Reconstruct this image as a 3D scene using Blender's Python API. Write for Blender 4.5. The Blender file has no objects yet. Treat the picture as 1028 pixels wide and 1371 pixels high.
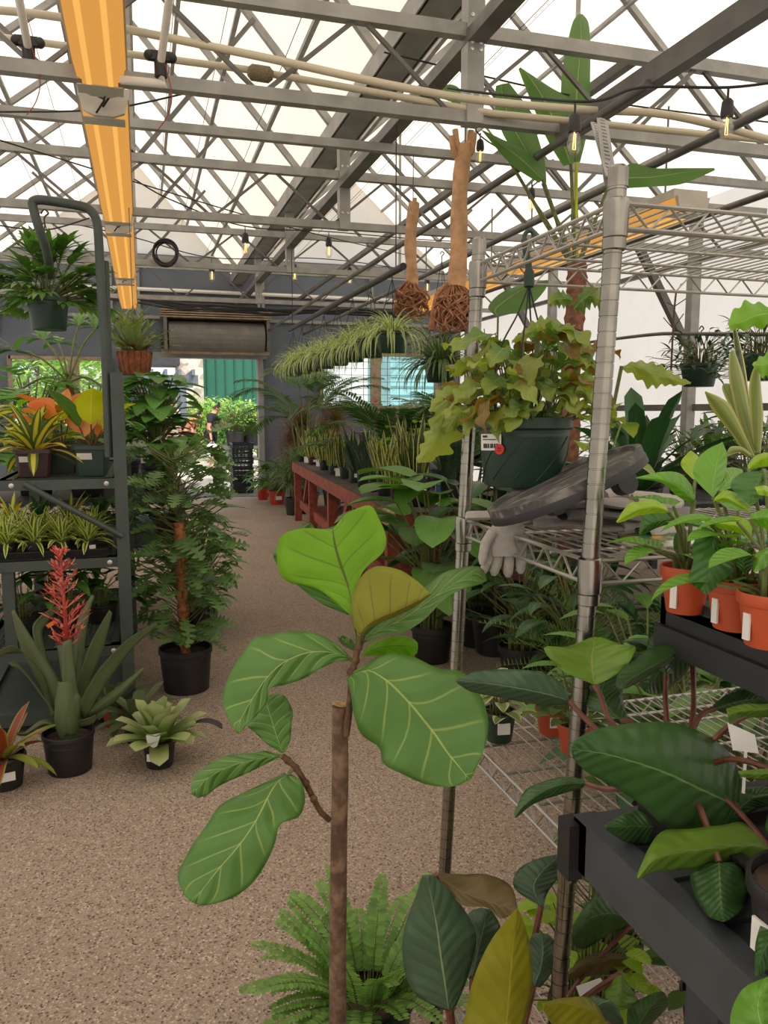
import bpy, math, random
from mathutils import Vector as V, Matrix
S = bpy.context.scene
COL = S.collection
PI = math.pi
# ---------------------------------------------------------------- camera
FPX = 1070.0; CX, CY = 514.0, 685.5
YAW = math.radians(16.72); PITCH = math.radians(7.11)
CAM = V((0.0, 0.0, 1.45))
FW = V((math.sin(YAW)*math.cos(PITCH), math.cos(YAW)*math.cos(PITCH), -math.sin(PITCH)))
RT = V((math.cos(YAW), -math.sin(YAW), 0.0))
UP = RT.cross(FW)
cd = bpy.data.cameras.new('camera'); cam = bpy.data.objects.new('camera', cd); COL.objects.link(cam)
cd.sensor_fit = 'VERTICAL'; cd.sensor_height = 24.0; cd.lens = FPX/1371.0*24.0
cd.clip_start = 0.02; cd.clip_end = 300
cam.location = CAM
cam.rotation_euler = Matrix((RT, UP, -FW)).transposed().to_euler()
S.camera = cam

def ray(px, py):
    return FW + RT*((px-CX)/FPX) - UP*((py-CY)/FPX)
def P(px, py, d):               # point seen at a pixel, d metres along the view axis
    return CAM + ray(px, py)*d
def PZ(px, py, z=0.0):          # point seen at a pixel, on a level plane
    r = ray(px, py); return CAM + r*((z-CAM.z)/r.z)
def PY(px, py, y):
    r = ray(px, py); return CAM + r*(y/r.y)
def PX(px, py, x):
    r = ray(px, py); return CAM + r*(x/r.x)

# ---------------------------------------------------------------- objects
def tag(o, label=None, cat=None, group=None, kind=None):
    if label: o['label'] = label
    if cat: o['category'] = cat
    if group: o['group'] = group
    if kind: o['kind'] = kind
    return o
def thing(name, label, cat, loc=(0, 0, 0), group=None):
    o = bpy.data.objects.new(name, None); COL.objects.link(o)
    o.location = loc; o.empty_display_size = 0.05
    return tag(o, label, cat, group)
def wloc(o):
    p = V((0, 0, 0))
    while o is not None:
        p += o.location; o = o.parent
    return p

class MB:
    def __init__(s): s.v = []; s.f = []; s.uv = []; s.mi = []; s.cur = 0
    def add(s, vs, fs, uvs=None):
        b = len(s.v); s.v.extend([tuple(p) for p in vs])
        s.uv.extend(uvs if uvs else [(0.5, 0.5)]*len(vs))
        for f in fs: s.f.append(tuple(b+i for i in f)); s.mi.append(s.cur)
    def quad(s, a, b, c, d): s.add([a, b, c, d], [(0, 1, 2, 3)], [(0, 0), (1, 0), (1, 1), (0, 1)])
    def boxaxes(s, c, ax, ay, az):      # half-extents as vectors
        c = V(c); vs = [c+ax*i+ay*j+az*k for i in (-1, 1) for j in (-1, 1) for k in (-1, 1)]
        s.add(vs, [(0, 1, 3, 2), (4, 6, 7, 5), (0, 4, 5, 1), (2, 3, 7, 6), (0, 2, 6, 4), (1, 5, 7, 3)])
    def box(s, c, size, rz=0.0):
        cz, sz = math.cos(rz), math.sin(rz)
        s.boxaxes(c, V((cz, sz, 0))*size[0]/2, V((-sz, cz, 0))*size[1]/2, V((0, 0, 1))*size[2]/2)
    def bar(s, a, b, w, h, up=(0, 0, 1)):
        a = V(a); b = V(b); d = b-a; L = d.length
        if L < 1e-6: return
        d /= L; u = V(up); sd = d.cross(u)
        if sd.length < 1e-4: sd = d.cross(V((0, 1, 0)))
        sd.normalize(); n = sd.cross(d)
        s.boxaxes((a+b)/2, d*L/2, sd*w/2, n*h/2)
    def tube(s, pts, r, n=8, cap=True):
        pts = [V(p) for p in pts]; m = len(pts)
        rs = r if isinstance(r, (list, tuple)) else [r]*m
        prev = None; vs = []; fs = []; uvs = []
        for i, p in enumerate(pts):
            t = (pts[min(i+1, m-1)]-pts[max(i-1, 0)])
            if t.length < 1e-9: t = V((0, 0, 1))
            t.normalize()
            if prev is None:
                a = V((0, 0, 1)) if abs(t.z) < .9 else V((1, 0, 0))
                x = t.cross(a).normalized()
            else:
                x = prev - t*prev.dot(t)
                if x.length < 1e-6: x = t.orthogonal()
                x.normalize()
            prev = x; y = t.cross(x)
            for k in range(n):
                an = 2*PI*k/n
                vs.append(p+(x*math.cos(an)+y*math.sin(an))*rs[i]); uvs.append((i/max(1, m-1), k/n))
        for i in range(m-1):
            for k in range(n):
                k2 = (k+1) % n
                fs.append((i*n+k, i*n+k2, (i+1)*n+k2, (i+1)*n+k))
        if cap:
            fs.append(tuple(range(n-1, -1, -1))); fs.append(tuple((m-1)*n+k for k in range(n)))
        s.add(vs, fs, uvs)
    def cyl(s, a, b, r, r2=None, n=16): s.tube([a, b], [r, r if r2 is None else r2], n)
    def lathe(s, c, prof, n=24, axis=None):     # prof [(r,z)...]
        c = V(c)
        if axis is None: X, Y, Z = V((1, 0, 0)), V((0, 1, 0)), V((0, 0, 1))
        else:
            Z = V(axis).normalized(); X = Z.orthogonal().normalized(); Y = Z.cross(X)
        vs = []; fs = []; m = len(prof); uvs = []
        for i, (r, z) in enumerate(prof):
            for k in range(n):
                a = 2*PI*k/n; vs.append(c+X*(r*math.cos(a))+Y*(r*math.sin(a))+Z*z); uvs.append((i/(m-1), k/n))
        for i in range(m-1):
            for k in range(n):
                k2 = (k+1) % n; fs.append((i*n+k, i*n+k2, (i+1)*n+k2, (i+1)*n+k))
        s.add(vs, fs, uvs)
    def disc(s, c, r, n=24, axis=(0, 0, 1)):
        Z = V(axis).normalized(); X = Z.orthogonal().normalized(); Y = Z.cross(X)
        s.add([V(c)+X*(r*math.cos(2*PI*k/n))+Y*(r*math.sin(2*PI*k/n)) for k in range(n)], [tuple(range(n))])
    def ball(s, c, r, n=10, m=7, sz=1.0):
        s.lathe(c, [(max(1e-4, r*math.sin(PI*i/m)), -r*sz*math.cos(PI*i/m)) for i in range(m+1)], n)
    def grid(s, rows, uvrows=None):
        nr = len(rows); nc = len(rows[0]); vs = [p for r in rows for p in r]; fs = []
        for i in range(nr-1):
            for j in range(nc-1):
                fs.append((i*nc+j, i*nc+j+1, (i+1)*nc+j+1, (i+1)*nc+j))
        uvs = [q for r in uvrows for q in r] if uvrows else [(i/(nr-1), j/(nc-1)) for i in range(nr) for j in range(nc)]
        s.add(vs, fs, uvs)
    def build(s, name, mats, parent=None, smooth=False, loc=None, kind=None, solid=0.0):
        base = wloc(parent) if parent else (V(loc) if loc else V((0, 0, 0)))
        me = bpy.data.meshes.new(name)
        me.from_pydata([(x-base.x, y-base.y, z-base.z) for x, y, z in s.v], [], s.f)
        ul = me.uv_layers.new(name='UVMap')
        li = [0]*len(me.loops); me.loops.foreach_get('vertex_index', li)
        flat = []
        for i in li: flat.extend(s.uv[i])
        ul.data.foreach_set('uv', flat)
        if not isinstance(mats, (list, tuple)): mats = [mats]
        for m in mats: me.materials.append(m)
        if len(mats) > 1: me.polygons.foreach_set('material_index', s.mi)
        if smooth: me.polygons.foreach_set('use_smooth', [True]*len(me.polygons))
        if smooth and not any(('leaf' in m_.name) for m_ in mats): me.set_sharp_from_angle(angle=math.radians(38))
        me.update()
        o = bpy.data.objects.new(name, me); COL.objects.link(o)
        if parent: o.parent = parent
        elif loc: o.location = loc
        if kind: o['kind'] = kind
        if solid:
            md = o.modifiers.new('thick', 'SOLIDIFY'); md.thickness = solid; md.offset = 0
        return o

# ---------------------------------------------------------------- materials
def lin(c):
    return tuple(((x/255.0)/12.92 if x/255.0 <= .04045 else ((x/255.0+.055)/1.055)**2.4) for x in c)
class NT:
    def __init__(s, name):
        s.m = bpy.data.materials.new(name); s.m.use_nodes = True
        s.t = s.m.node_tree; s.t.nodes.clear()
        s.out = s.t.nodes.new('ShaderNodeOutputMaterial')
    def n(s, typ, **kw):
        nd = s.t.nodes.new('ShaderNode'+typ)
        for k, v in kw.items():
            if k.startswith('i_'):
                key = k[2:]; key = int(key) if key.isdigit() else key.replace('_', ' ')
                nd.inputs[key].default_value = v
            else: setattr(nd, k, v)
        return nd
    def l(s, a, b): s.t.links.new(a, b)
    def math(s, op, a, b=None, c=None):
        nd = s.n('Math', operation=op)
        for i, x in enumerate((a, b, c)):
            if x is None: continue
            if isinstance(x, (int, float)): nd.inputs[i].default_value = x
            else: s.l(x, nd.inputs[i])
        return nd.outputs[0]
    def mix(s, f, a, b):
        nd = s.n('Mix', data_type='RGBA')
        for i, x in ((0, f), (6, a), (7, b)):
            if isinstance(x, (int, float)): nd.inputs[i].default_value = x
            elif isinstance(x, tuple): nd.inputs[i].default_value = (*x[:3], 1)
            else: s.l(x, nd.inputs[i])
        return nd.outputs[2]
    def step(s, x, a, b):       # smooth ramp a..b
        nd = s.n('MapRange', interpolation_type='SMOOTHSTEP'); s.l(x, nd.inputs[0])
        nd.inputs[1].default_value = a; nd.inputs[2].default_value = b
        return nd.outputs[0]
    def noise(s, scale, detail=3.0, vec=None, rough=.55):
        nd = s.n('TexNoise'); nd.inputs['Scale'].default_value = scale; nd.inputs['Detail'].default_value = detail
        nd.inputs['Roughness'].default_value = rough
        if vec is None:
            tc = s.n('TexCoord'); vec = tc.outputs['Object']
        s.l(vec, nd.inputs['Vector']); return nd.outputs['Fac']
    def bump(s, h, strength=.3, dist=.01):
        nd = s.n('Bump'); nd.inputs['Strength'].default_value = strength; nd.inputs['Distance'].default_value = dist
        s.l(h, nd.inputs['Height']); return nd.outputs['Normal']
    def principled(s, col, rough=.6, metal=0.0, normal=None, spec=.5):
        b = s.n('BsdfPrincipled')
        if isinstance(col, tuple): b.inputs['Base Color'].default_value = (*col[:3], 1)
        else: s.l(col, b.inputs['Base Color'])
        if isinstance(rough, (int, float)): b.inputs['Roughness'].default_value = rough
        else: s.l(rough, b.inputs['Roughness'])
        b.inputs['Metallic'].default_value = metal
        b.inputs['Specular IOR Level'].default_value = spec
        if normal is not None: s.l(normal, b.inputs['Normal'])
        return b
    def fin(s, sh): s.l(sh.outputs[0] if hasattr(sh, 'outputs') else sh, s.out.inputs['Surface']); return s.m

def mat(name, rgb, rough=.6, metal=0.0, var=.18, scale=12.0, bump=0.0, bscale=60.0, spec=.5):
    t = NT(name); c = lin(rgb)
    f = t.noise(scale, 4)
    lo = tuple(x*(1-var) for x in c); hi = tuple(min(1, x*(1+var)) for x in c)
    col = t.mix(t.step(f, .3, .7), lo, hi)
    nrm = t.bump(t.noise(bscale, 3), bump, .004) if bump else None
    return t.fin(t.principled(col, rough, metal, nrm, spec))

def leafmat(name, rgb, rib=None, edge=None, centre=None, tip=None, alt=None, veins=0.0, bands=None, rough=.42, trans=.3, tcol=None, ribw=.05,
            edgew=.8, spec=.45, var=.25, spots=None, vscale=7.0, bumpv=.25):
    """leaf with UV: x along the midrib, y across (0..1)"""
    t = NT(name); c = lin(rgb)
    uv = t.n('UVMap'); sep = t.n('SeparateXYZ'); t.l(uv.outputs[0], sep.inputs[0])
    u = sep.outputs[0]; vabs = t.math('ABSOLUTE', t.math('MULTIPLY_ADD', sep.outputs[1], 2.0, -1.0))
    geo = t.n('NewGeometry'); rnd = geo.outputs['Random Per Island']
    nz = t.noise(9.0, 3)
    lo = tuple(x*(1-var) for x in c); hi = tuple(min(1, x*(1+var)) for x in c)
    col = t.mix(rnd, lo, hi)
    col = t.mix(t.math('MULTIPLY', t.step(nz, .35, .75), .35), col, tuple(x*.62 for x in c))
    if alt is not None:
        sel = t.step(rnd, alt[1]-.03, alt[1]+.03); col = t.mix(sel, col, lin(alt[0]))
    if bands is not None:
        wv = t.noise(1.0, 2, vec=None)
        sc = t.n('CombineXYZ'); t.l(t.math('MULTIPLY', u, 22.0), sc.inputs[0]); t.l(t.math('MULTIPLY', vabs, 1.6), sc.inputs[1]); t.l(t.math('MULTIPLY', rnd, 40.0), sc.inputs[2])
        wv = t.noise(1.0, 2, vec=sc.outputs[0])
        col = t.mix(t.step(wv, .48, .6), col, lin(bands))
    if tip is not None: col = t.mix(t.step(u, .35, .95), col, lin(tip))
    if centre is not None: col = t.mix(t.step(vabs, .55, .35), col, lin(centre))
    if edge is not None: col = t.mix(t.step(vabs, edgew-.08, edgew+.04), col, lin(edge))
    hgt = None
    if veins:
        ph = t.math('MULTIPLY', t.math('SUBTRACT', u, t.math('MULTIPLY', t.math('POWER', vabs, .8), .22)), vscale)
        fr = t.math('ABSOLUTE', t.math('SUBTRACT', t.math('FRACT', ph), .5))
        vm = t.math('MULTIPLY', t.step(fr, .07, .0), t.step(vabs, 1.0, .55))
        vc = lin(rib) if rib else tuple(min(1, x*1.7) for x in c)
        col = t.mix(t.math('MULTIPLY', vm, veins), col, vc)
        hgt = t.math('MULTIPLY', t.step(fr, .5, .0), -1.0)
    if rib is not None:
        rw = t.math('MULTIPLY_ADD', u, -ribw*.7, ribw)
        rm = t.math('LESS_THAN', vabs, rw)
        col = t.mix(t.math('MULTIPLY', rm, .85), col, lin(rib))
    if spots is not None:
        sp = t.noise(7.0, 4); col = t.mix(t.step(sp, .62, .70), col, lin(spots))
    fine = t.noise(55.0, 2)
    h2 = fine if hgt is None else t.math('ADD', t.math('MULTIPLY', fine, .4), hgt)
    nrm = t.bump(h2, bumpv, .004)
    b = t.principled(col, rough, 0.0, nrm, spec)
    tr = t.n('BsdfTranslucent')
    tm = t.n('Mix', data_type='RGBA', blend_type='MULTIPLY'); tm.inputs[0].default_value = 1.0
    t.l(col, tm.inputs[6]); tm.inputs[7].default_value = (1, 1, 1, 1)
    hs = t.n('HueSaturation'); hs.inputs['Saturation'].default_value = 1.15; hs.inputs['Value'].default_value = 1.7
    t.l(col, hs.inputs['Color']); t.l(hs.outputs[0], tr.inputs['Color'])
    ms = t.n('MixShader'); ms.inputs[0].default_value = trans
    t.l(b.outputs[0], ms.inputs[1]); t.l(tr.outputs[0], ms.inputs[2])
    return t.fin(ms)

def emit(name, rgb, strength):
    t = NT(name); e = t.n('Emission'); e.inputs[0].default_value = (*lin(rgb), 1); e.inputs[1].default_value = strength
    return t.fin(e)

# ---------------------------------------------------------------- leaves
def prof(kind, u):
    if kind == 'lance': return (math.sin(PI*min(1, u**.75)))**.9 if u < 1 else 0
    if kind == 'oval': return max(0, math.sin(PI*u**.85))**.65
    if kind == 'heart': return max(0, (math.sin(PI*(u*.88+.12)**.62))**.75) if u < 1 else 0
    if kind == 'strap': return min(1, .55+u*2.2)*(1-max(0, (u-.55)/.45)**2.2)
    if kind == 'tongue': return min(1, .6+u*1.2)*(1-max(0, (u-.8)/.2)**2)**.5 if u < 1 else 0
    if kind == 'sword': return min(1, .5+u*1.8)*(1-max(0, (u-.5)/.5)**1.6)
    if kind == 'grass': return (1-u)**.6
    if kind == 'paddle': return max(0, math.sin(PI*min(1, u*.93+.07)))**.5
    if kind == 'lobed':
        env = max(0, math.sin(PI*u**.8))**.6
        return env*(.42+.58*abs(math.sin(PI*u*6.5)))
    if kind == 'split':
        env = max(0, math.sin(PI*u**.7))**.55
        k = (u*5.5) % 1.0
        return env*(1.0 if k < .62 else .22)
    if kind == 'wavy':
        env = max(0, math.sin(PI*u**.8))**.7
        return env*(.66+.34*abs(math.sin(PI*u*4.5+.4)))
    return 1.0
def leaf(mb, base, d, L, W, droop=.6, fold=.25, kind='lance', nu=7, nv=2, wave=0.0, twist=0.0, rng=None, up=None, sweep=0.0):
    d = V(d).normalized(); base = V(base)
    sd = d.cross(V(up) if up else V((0, 0, 1)))
    if sd.length < .05: sd = V((math.cos(7*base.x+3), math.sin(5*base.y+1), 0))
    sd.normalize()
    if twist: sd = Matrix.Rotation(twist, 3, d) @ sd
    rows = []; uvs = []; c = base.copy(); cur = d.copy()
    ph = rng.random()*6 if rng else 0
    Rm = Matrix.Rotation(-droop/nu, 3, sd)
    for i in range(nu+1):
        u = i/nu; w = W*.5*prof(kind, u)+W*.004
        nrm = sd.cross(cur).normalized()
        row = []; uvr = []
        for j in range(-nv, nv+1):
            a = j/nv
            q = c+sd*(a*w*math.cos(fold))+nrm*(abs(a)*w*math.sin(fold))
            if sweep: q = q + cur*(sweep*abs(a)*w)
            if wave and j: q = q+nrm*(wave*W*math.sin(u*15+ph+(2.0 if a > 0 else 0))*abs(a))
            row.append(q); uvr.append((u, .5+a*.5))
        rows.append(row); uvs.append(uvr)
        c = c+cur*(L/nu); cur = Rm @ cur
    mb.grid(rows, uvs); return rows[-1][nv]
def dirv(az, el): return V((math.cos(az)*math.cos(el), math.sin(az)*math.cos(el), math.sin(el)))
def rosette(mb, c, n, L, W, el=(.2, 1.3), droop=(.5, 1.2), kind='strap', rng=None, fold=.25, nu=7, r0=.01, nv=1, lvar=.25, twist=.0, az0=0):
    for i in range(n):
        t = i/max(1, n-1); az = az0+i*2.39996+rng.uniform(-.25, .25)
        e = el[0]+(el[1]-el[0])*t+rng.uniform(-.1, .1)
        l = L*(1-lvar*rng.random()); dr = droop[0]+(droop[1]-droop[0])*(1-t)+rng.uniform(-.1, .1)
        leaf(mb, V(c)+V((math.cos(az), math.sin(az), 0))*r0*(1-t*.6), dirv(az, e), l, W*rng.uniform(.85, 1.1), dr, fold, kind, nu, nv, rng=rng, twist=rng.uniform(-twist, twist))
def bush(mb, c, n, R, H, L, W, kind='heart', rng=None, stem=None, droop=(.5, 1.0), fold=.25, nu=6, nv=2, base_r=.03, zmin=.1, wave=0.0, tilt=.5, sr=.0025):
    """petioles from the pot, each with a blade at its end"""
    for i in range(n):
        az = i*2.39996+rng.uniform(-.4, .4); q = rng.random()
        h = H*(zmin+(1-zmin)*q); r = R*math.sqrt(max(.03, 1-(q*.85)**2))*rng.uniform(.45, 1)
        p0 = V(c)+V((math.cos(az), math.sin(az), 0))*base_r*rng.random()
        p2 = V(c)+V((math.cos(az)*r, math.sin(az)*r, h))
        p1 = (p0+p2)/2+V((-math.cos(az)*r*.25, -math.sin(az)*r*.25, h*.15))
        if stem is not None:
            stem.tube([p0, p1, p2], [sr*1.3, sr, sr*.8], 5, False)
        l = L*rng.uniform(.75, 1.15)
        leaf(mb, p2, dirv(az+rng.uniform(-.6, .6), rng.uniform(-.5, .5)*tilt+.15), l, W*l/L, rng.uniform(*droop), fold, kind, nu, nv, wave, rng=rng)
def frond(mb, stem, base, d, L, droop, npin, pl, pw, rng, pk='lance', pd=.4, prof_pow=.6, sr=.003, vee=.3, start=.12, sweep=.5, nu=3, nv=1):
    """pinnate frond: rachis with leaflets both sides"""
    d = V(d).normalized(); sd = d.cross(V((0, 0, 1)))
    if sd.length < .05: sd = V((1, 0, 0))
    sd.normalize(); c = V(base); cur = d.copy(); st = 14; pts = [c.copy()]; dirs = [cur.copy()]
    Rm = Matrix.Rotation(-droop/st, 3, sd)
    for i in range(st):
        c = c+cur*(L/st); cur = Rm @ cur; pts.append(c.copy()); dirs.append(cur.copy())
    stem.tube(pts, [sr*(1-.8*i/st) for i in range(st+1)], 4, False)
    for k in range(npin):
        u = start+(1-start)*(k+.5)/npin; f = u*st; i = min(st-1, int(f)); q = pts[i].lerp(pts[i+1], f-i); cu = dirs[i]
        nrm = sd.cross(cu).normalized(); l = pl*(max(.02, math.sin(PI*(u*.86+.1)))**prof_pow)*rng.uniform(.9, 1.1)
        for sg in (-1, 1):
            dd = sd*sg+cu*sweep+nrm*vee*rng.uniform(.6, 1.3)
            leaf(mb, q, dd, l, pw, pd, .15, pk, nu, nv, up=nrm)

# ---------------------------------------------------------------- pots
def pot_round(mb, c, r, h, rim=.018, taper=.78, n=28, wall=.004):
    """c = centre of the base"""
    rb = r*taper; rl = rim
    mb.lathe(c, [(.001, .001), (rb*.96, 0), (rb, .004), (rb+(r-rb)*(1-rl/h)*.96, h-rl-.001), (r*1.0, h-rl), (r*1.03, h-rl+.003), (r*1.03, h-.002), (r*1.01, h), (r*.95, h-.001), (rb+(r-rb)*.75, h*.72), (.001, h*.72)], n)
def pot_square(mb, c, w, h, taper=.76, rz=0.0, rim=.02):
    c = V(c); rows = []
    def ring(s, z):
        out = []
        b = s*.16
        for (sx, sy) in ((1, 1), (-1, 1), (-1, -1), (1, -1)):
            for q in ((s, s-b), (s-b, s)) if (sx*sy > 0) else ((s-b, s), (s, s-b)):
                out.append(V((sx*q[0]*math.cos(rz)-sy*q[1]*math.sin(rz), sx*q[0]*math.sin(rz)+sy*q[1]*math.cos(rz), z)))
        return [c+p for p in out]
    hw = w/2
    lv = [(.001, 0), (hw*taper, 0), (hw*(taper+.2*(1-rim/h)), h-rim), (hw*1.0, h-rim), (hw*1.03, h-rim*.9), (hw*1.03, h), (hw*.93, h), (hw*.85, h*.75), (.001, h*.75)]
    rings = [ring(s, z) for s, z in lv]
    vs = [p for r in rings for p in r]; fs = []
    for i in range(len(rings)-1):
        for k in range(8):
            k2 = (k+1) % 8; fs.append((i*8+k, i*8+k2, (i+1)*8+k2, (i+1)*8+k))
    mb.add(vs, fs)
# ================================================================ materials used all over
M = {}
M['steel'] = mat('galvanised_steel', (150, 149, 143), .5, .3, .16, 6, .1, 40)
M['steel_d'] = mat('weathered_steel', (104, 102, 97), .5, .3, .2, 5)
M['chrome'] = mat('chrome_wire', (150, 147, 138), .24, 1.0, .12, 30)
M['wire'] = mat('bright_wire', (174, 171, 163), .32, .6, .06)
M['black_plastic'] = mat('black_plastic', (34, 33, 34), .5, 0, .2, 10)
M['tray_plastic'] = mat('tray_plastic', (48, 50, 52), .55, 0, .15, 8)
M['dark_wall'] = mat('slate_paint', (96, 104, 114), .8, 0, .08, 2)
M['wall_trim'] = mat('grey_trim', (138, 138, 132), .7, 0, .1, 4)
M['wood'] = mat('bare_timber', (150, 132, 108), .8, 0, .25, 9)
M['red_wood'] = mat('red_stained_timber', (138, 66, 46), .7, 0, .3, 14, .2, 50)
M['pot_green'] = mat('green_pot_plastic', (32, 58, 44), .42, 0, .1, 8)
M['pot_orange'] = mat('terracotta_plastic', (196, 84, 46), .5, 0, .1, 8)
M['pot_red'] = mat('red_pot_plastic', (176, 52, 34), .5, 0, .1, 8)
M['pot_brown'] = mat('brown_pot_plastic', (58, 34, 36), .5, 0, .1, 8)
M['soil'] = mat('potting_soil', (62, 46, 34), .95, 0, .5, 60, .8, 120)
M['white_label'] = mat('paper_label', (236, 234, 230), .6, 0, .02)
M['print_ink'] = mat('label_print', (60, 60, 62), .7)
M['cart_paint'] = mat('cart_green_paint', (62, 72, 66), .45, .1, .12, 8)
M['bolt'] = mat('zinc_bolt', (200, 200, 196), .35, .6)
M['pvc'] = mat('pvc_pipe', (196, 186, 160), .5, 0, .06, 4)
M['pvc_white'] = mat('white_pvc', (222, 220, 212), .45, 0, .05)
M['cable'] = mat('black_cable', (30, 29, 28), .6)

def film_mat(name, rgb, tr=.85):
    t = NT(name)
    n1 = t.noise(.9, 4); n2 = t.noise(5.0, 3)
    c = lin(rgb)
    col = t.mix(t.math('MULTIPLY', t.step(n1, .4, .8), .35), c, tuple(x*.74 for x in c))
    col = t.mix(t.math('MULTIPLY', t.step(n2, .5, .8), .12), col, tuple(x*.6 for x in c))
    d = t.n('BsdfDiffuse'); t.l(col, d.inputs[0]); tr_ = t.n('BsdfTranslucent'); t.l(col, tr_.inputs[0])
    ms = t.n('MixShader'); ms.inputs[0].default_value = tr; t.l(d.outputs[0], ms.inputs[1]); t.l(tr_.outputs[0], ms.inputs[2])
    return t.fin(ms)
M['film'] = film_mat('roof_film', (233, 221, 205))
M['film_wall'] = film_mat('wall_film', (224, 216, 206), .8)

# ================================================================ floor
def floor_mat():
    t = NT('pebble_concrete')
    v = t.n('TexVoronoi'); v.inputs['Scale'].default_value = 190.0
    tc = t.n('TexCoord'); t.l(tc.outputs['Object'], v.inputs['Vector'])
    sepc = t.n('SeparateColor'); t.l(v.outputs['Color'], sepc.inputs[0])
    a = lin((174, 156, 139)); b = lin((140, 123, 108))
    col = t.mix(sepc.outputs[0], b, a)
    col = t.mix(t.step(sepc.outputs[1], .86, .95), col, lin((196, 180, 164)))
    col = t.mix(t.step(sepc.outputs[2], .88, .96), col, lin((100, 84, 70)))
    big = t.noise(1.1, 5)
    col = t.mix(t.math('MULTIPLY', t.step(big, .45, .75), .35), col, lin((120, 98, 80)))
    st = t.noise(.35, 6)
    col = t.mix(t.math('MULTIPLY', t.step(st, .58, .7), .3), col, lin((96, 80, 68)))
    nrm = t.bump(v.outputs['Distance'], .5, .004)
    return t.fin(t.principled(col, .85, 0, nrm, .3))
GX0, GX1, Y0, Y1 = -2.3, 5.6, -3.5, 13.8
m = MB(); m.box(((GX0+GX1)/2, (Y0+Y1)/2, -.1), (GX1-GX0+.2, Y1-Y0+.2, .2)); m.build('floor', floor_mat(), kind='structure', loc=(1.6, 5, 0))
M['threshold'] = mat('dark_boards', (104, 96, 90), .85, 0, .25, 12)
m = MB()
for k in range(5): m.box((.98, 13.98+k*.22, -.03), (2.3, .21, .08))
m.build('trim_1', M['threshold'], kind='structure', loc=(.98, 14.4, 0))
def ground_mat():
    t = NT('sunlit_paving'); n = t.noise(.8, 5)
    col = t.mix(t.step(n, .35, .7), lin((206, 196, 182)), lin((172, 160, 146)))
    return t.fin(t.principled(col, .9))
m = MB(); m.box((4, 36, -.15), (70, 44.5, .2)); m.build('ground', ground_mat(), kind='structure', loc=(4, 36, 0))

# ================================================================ walls
RIDX, RIDZ, GUTX, GUTZ = .03, 5.4, 1.58, 3.62
RID2X, RID2Z = 3.6, 5.4
def wallbox(name, x0, x1, y0, y1, z0, z1, mt):
    b = MB(); b.box(((x0+x1)/2, (y0+y1)/2, (z0+z1)/2), (x1-x0, y1-y0, z1-z0)); return b
YB = 13.8; TH = .12
bw = MB()
def bwbox(x0, x1, z0, z1): bw.box(((x0+x1)/2, YB+TH/2, (z0+z1)/2), (x1-x0, TH, z1-z0))
DX0, DX1, DZ = .05, 1.90, 2.34
LW = (-1.95, -.45, 1.0, 2.30)                       # window beside the door
RW = (3.0, 5.15, 1.54, 2.46)                         # window over the tables
WT = 3.98
bwbox(GX0, LW[0], 0, WT); bwbox(LW[0], LW[1], 0, LW[2]); bwbox(LW[0], LW[1], LW[3], WT); bwbox(LW[1], DX0, 0, WT)
bwbox(DX0, DX1, DZ, WT); bwbox(DX1, RW[0], 0, WT); bwbox(RW[0], RW[1], 0, RW[2]); bwbox(RW[0], RW[1], RW[3], WT); bwbox(RW[1], GX1, 0, WT)
bw.build('wall_back', M['dark_wall'], kind='structure', loc=(1.6, YB, 0))
# white film gables above the dark wall
def gable(name, x0, xr, x1, zr, zg, y):
    b = MB(); b.add([(x0, y, WT if y > 5 else 0), (x1, y, WT if y > 5 else 0), (x1, y, max(zg, WT) if y > 5 else zg), (xr, y, zr), (x0, y, max(zg, WT) if y > 5 else zg)], [(0, 1, 2, 3, 4)]); return b
g = gable('g', GX0, RIDX, GUTX, RIDZ, GUTZ, YB+.06); g2 = gable('g', GUTX, RID2X, GX1, RID2Z, GUTZ, YB+.06)
g.add(g2.v, [tuple(range(5))]); g.build('wall_gable', M['film_wall'], kind='structure', loc=(1.6, YB, 4))
g = gable('g', GX0, RIDX, GUTX, RIDZ, GUTZ, Y0); g2 = gable('g', GUTX, RID2X, GX1, RID2Z, GUTZ, Y0)
g.add(g2.v, [tuple(range(5))]); g.build('wall_front', M['film_wall'], kind='structure', loc=(1.6, Y0, 2))
b = MB(); b.quad((GX0, Y0, 0), (GX0, YB, 0), (GX0, YB, GUTZ), (GX0, Y0, GUTZ)); b.build('wall_left', M['film_wall'], kind='structure', loc=(GX0, 5, 0))
b = MB(); b.quad((GX1, Y0, 0), (GX1, YB, 0), (GX1, YB, GUTZ), (GX1, Y0, GUTZ)); b.build('wall_right', M['film_wall'], kind='structure', loc=(GX1, 5, 0))
# roof film, two bays
def rz(x):
    if x <= RIDX: return GUTZ+(RIDZ-GUTZ)*(x-GX0)/(RIDX-GX0)
    if x <= GUTX: return RIDZ+(GUTZ-RIDZ)*(x-RIDX)/(GUTX-RIDX)
    if x <= RID2X: return GUTZ+(RID2Z-GUTZ)*(x-GUTX)/(RID2X-GUTX)
    return RID2Z+(GUTZ-RID2Z)*(x-RID2X)/(GX1-RID2X)
b = MB()
xs = [GX0, RIDX, GUTX, RID2X, GX1]
for i in range(4):
    x0, x1 = xs[i], xs[i+1]
    b.quad((x0, Y0, rz(x0)), (x1, Y0, rz(x1)), (x1, YB+.3, rz(x1)), (x0, YB+.3, rz(x0)))
b.build('ceiling', M['film'], kind='structure', loc=(1.6, 5, 4))
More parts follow.
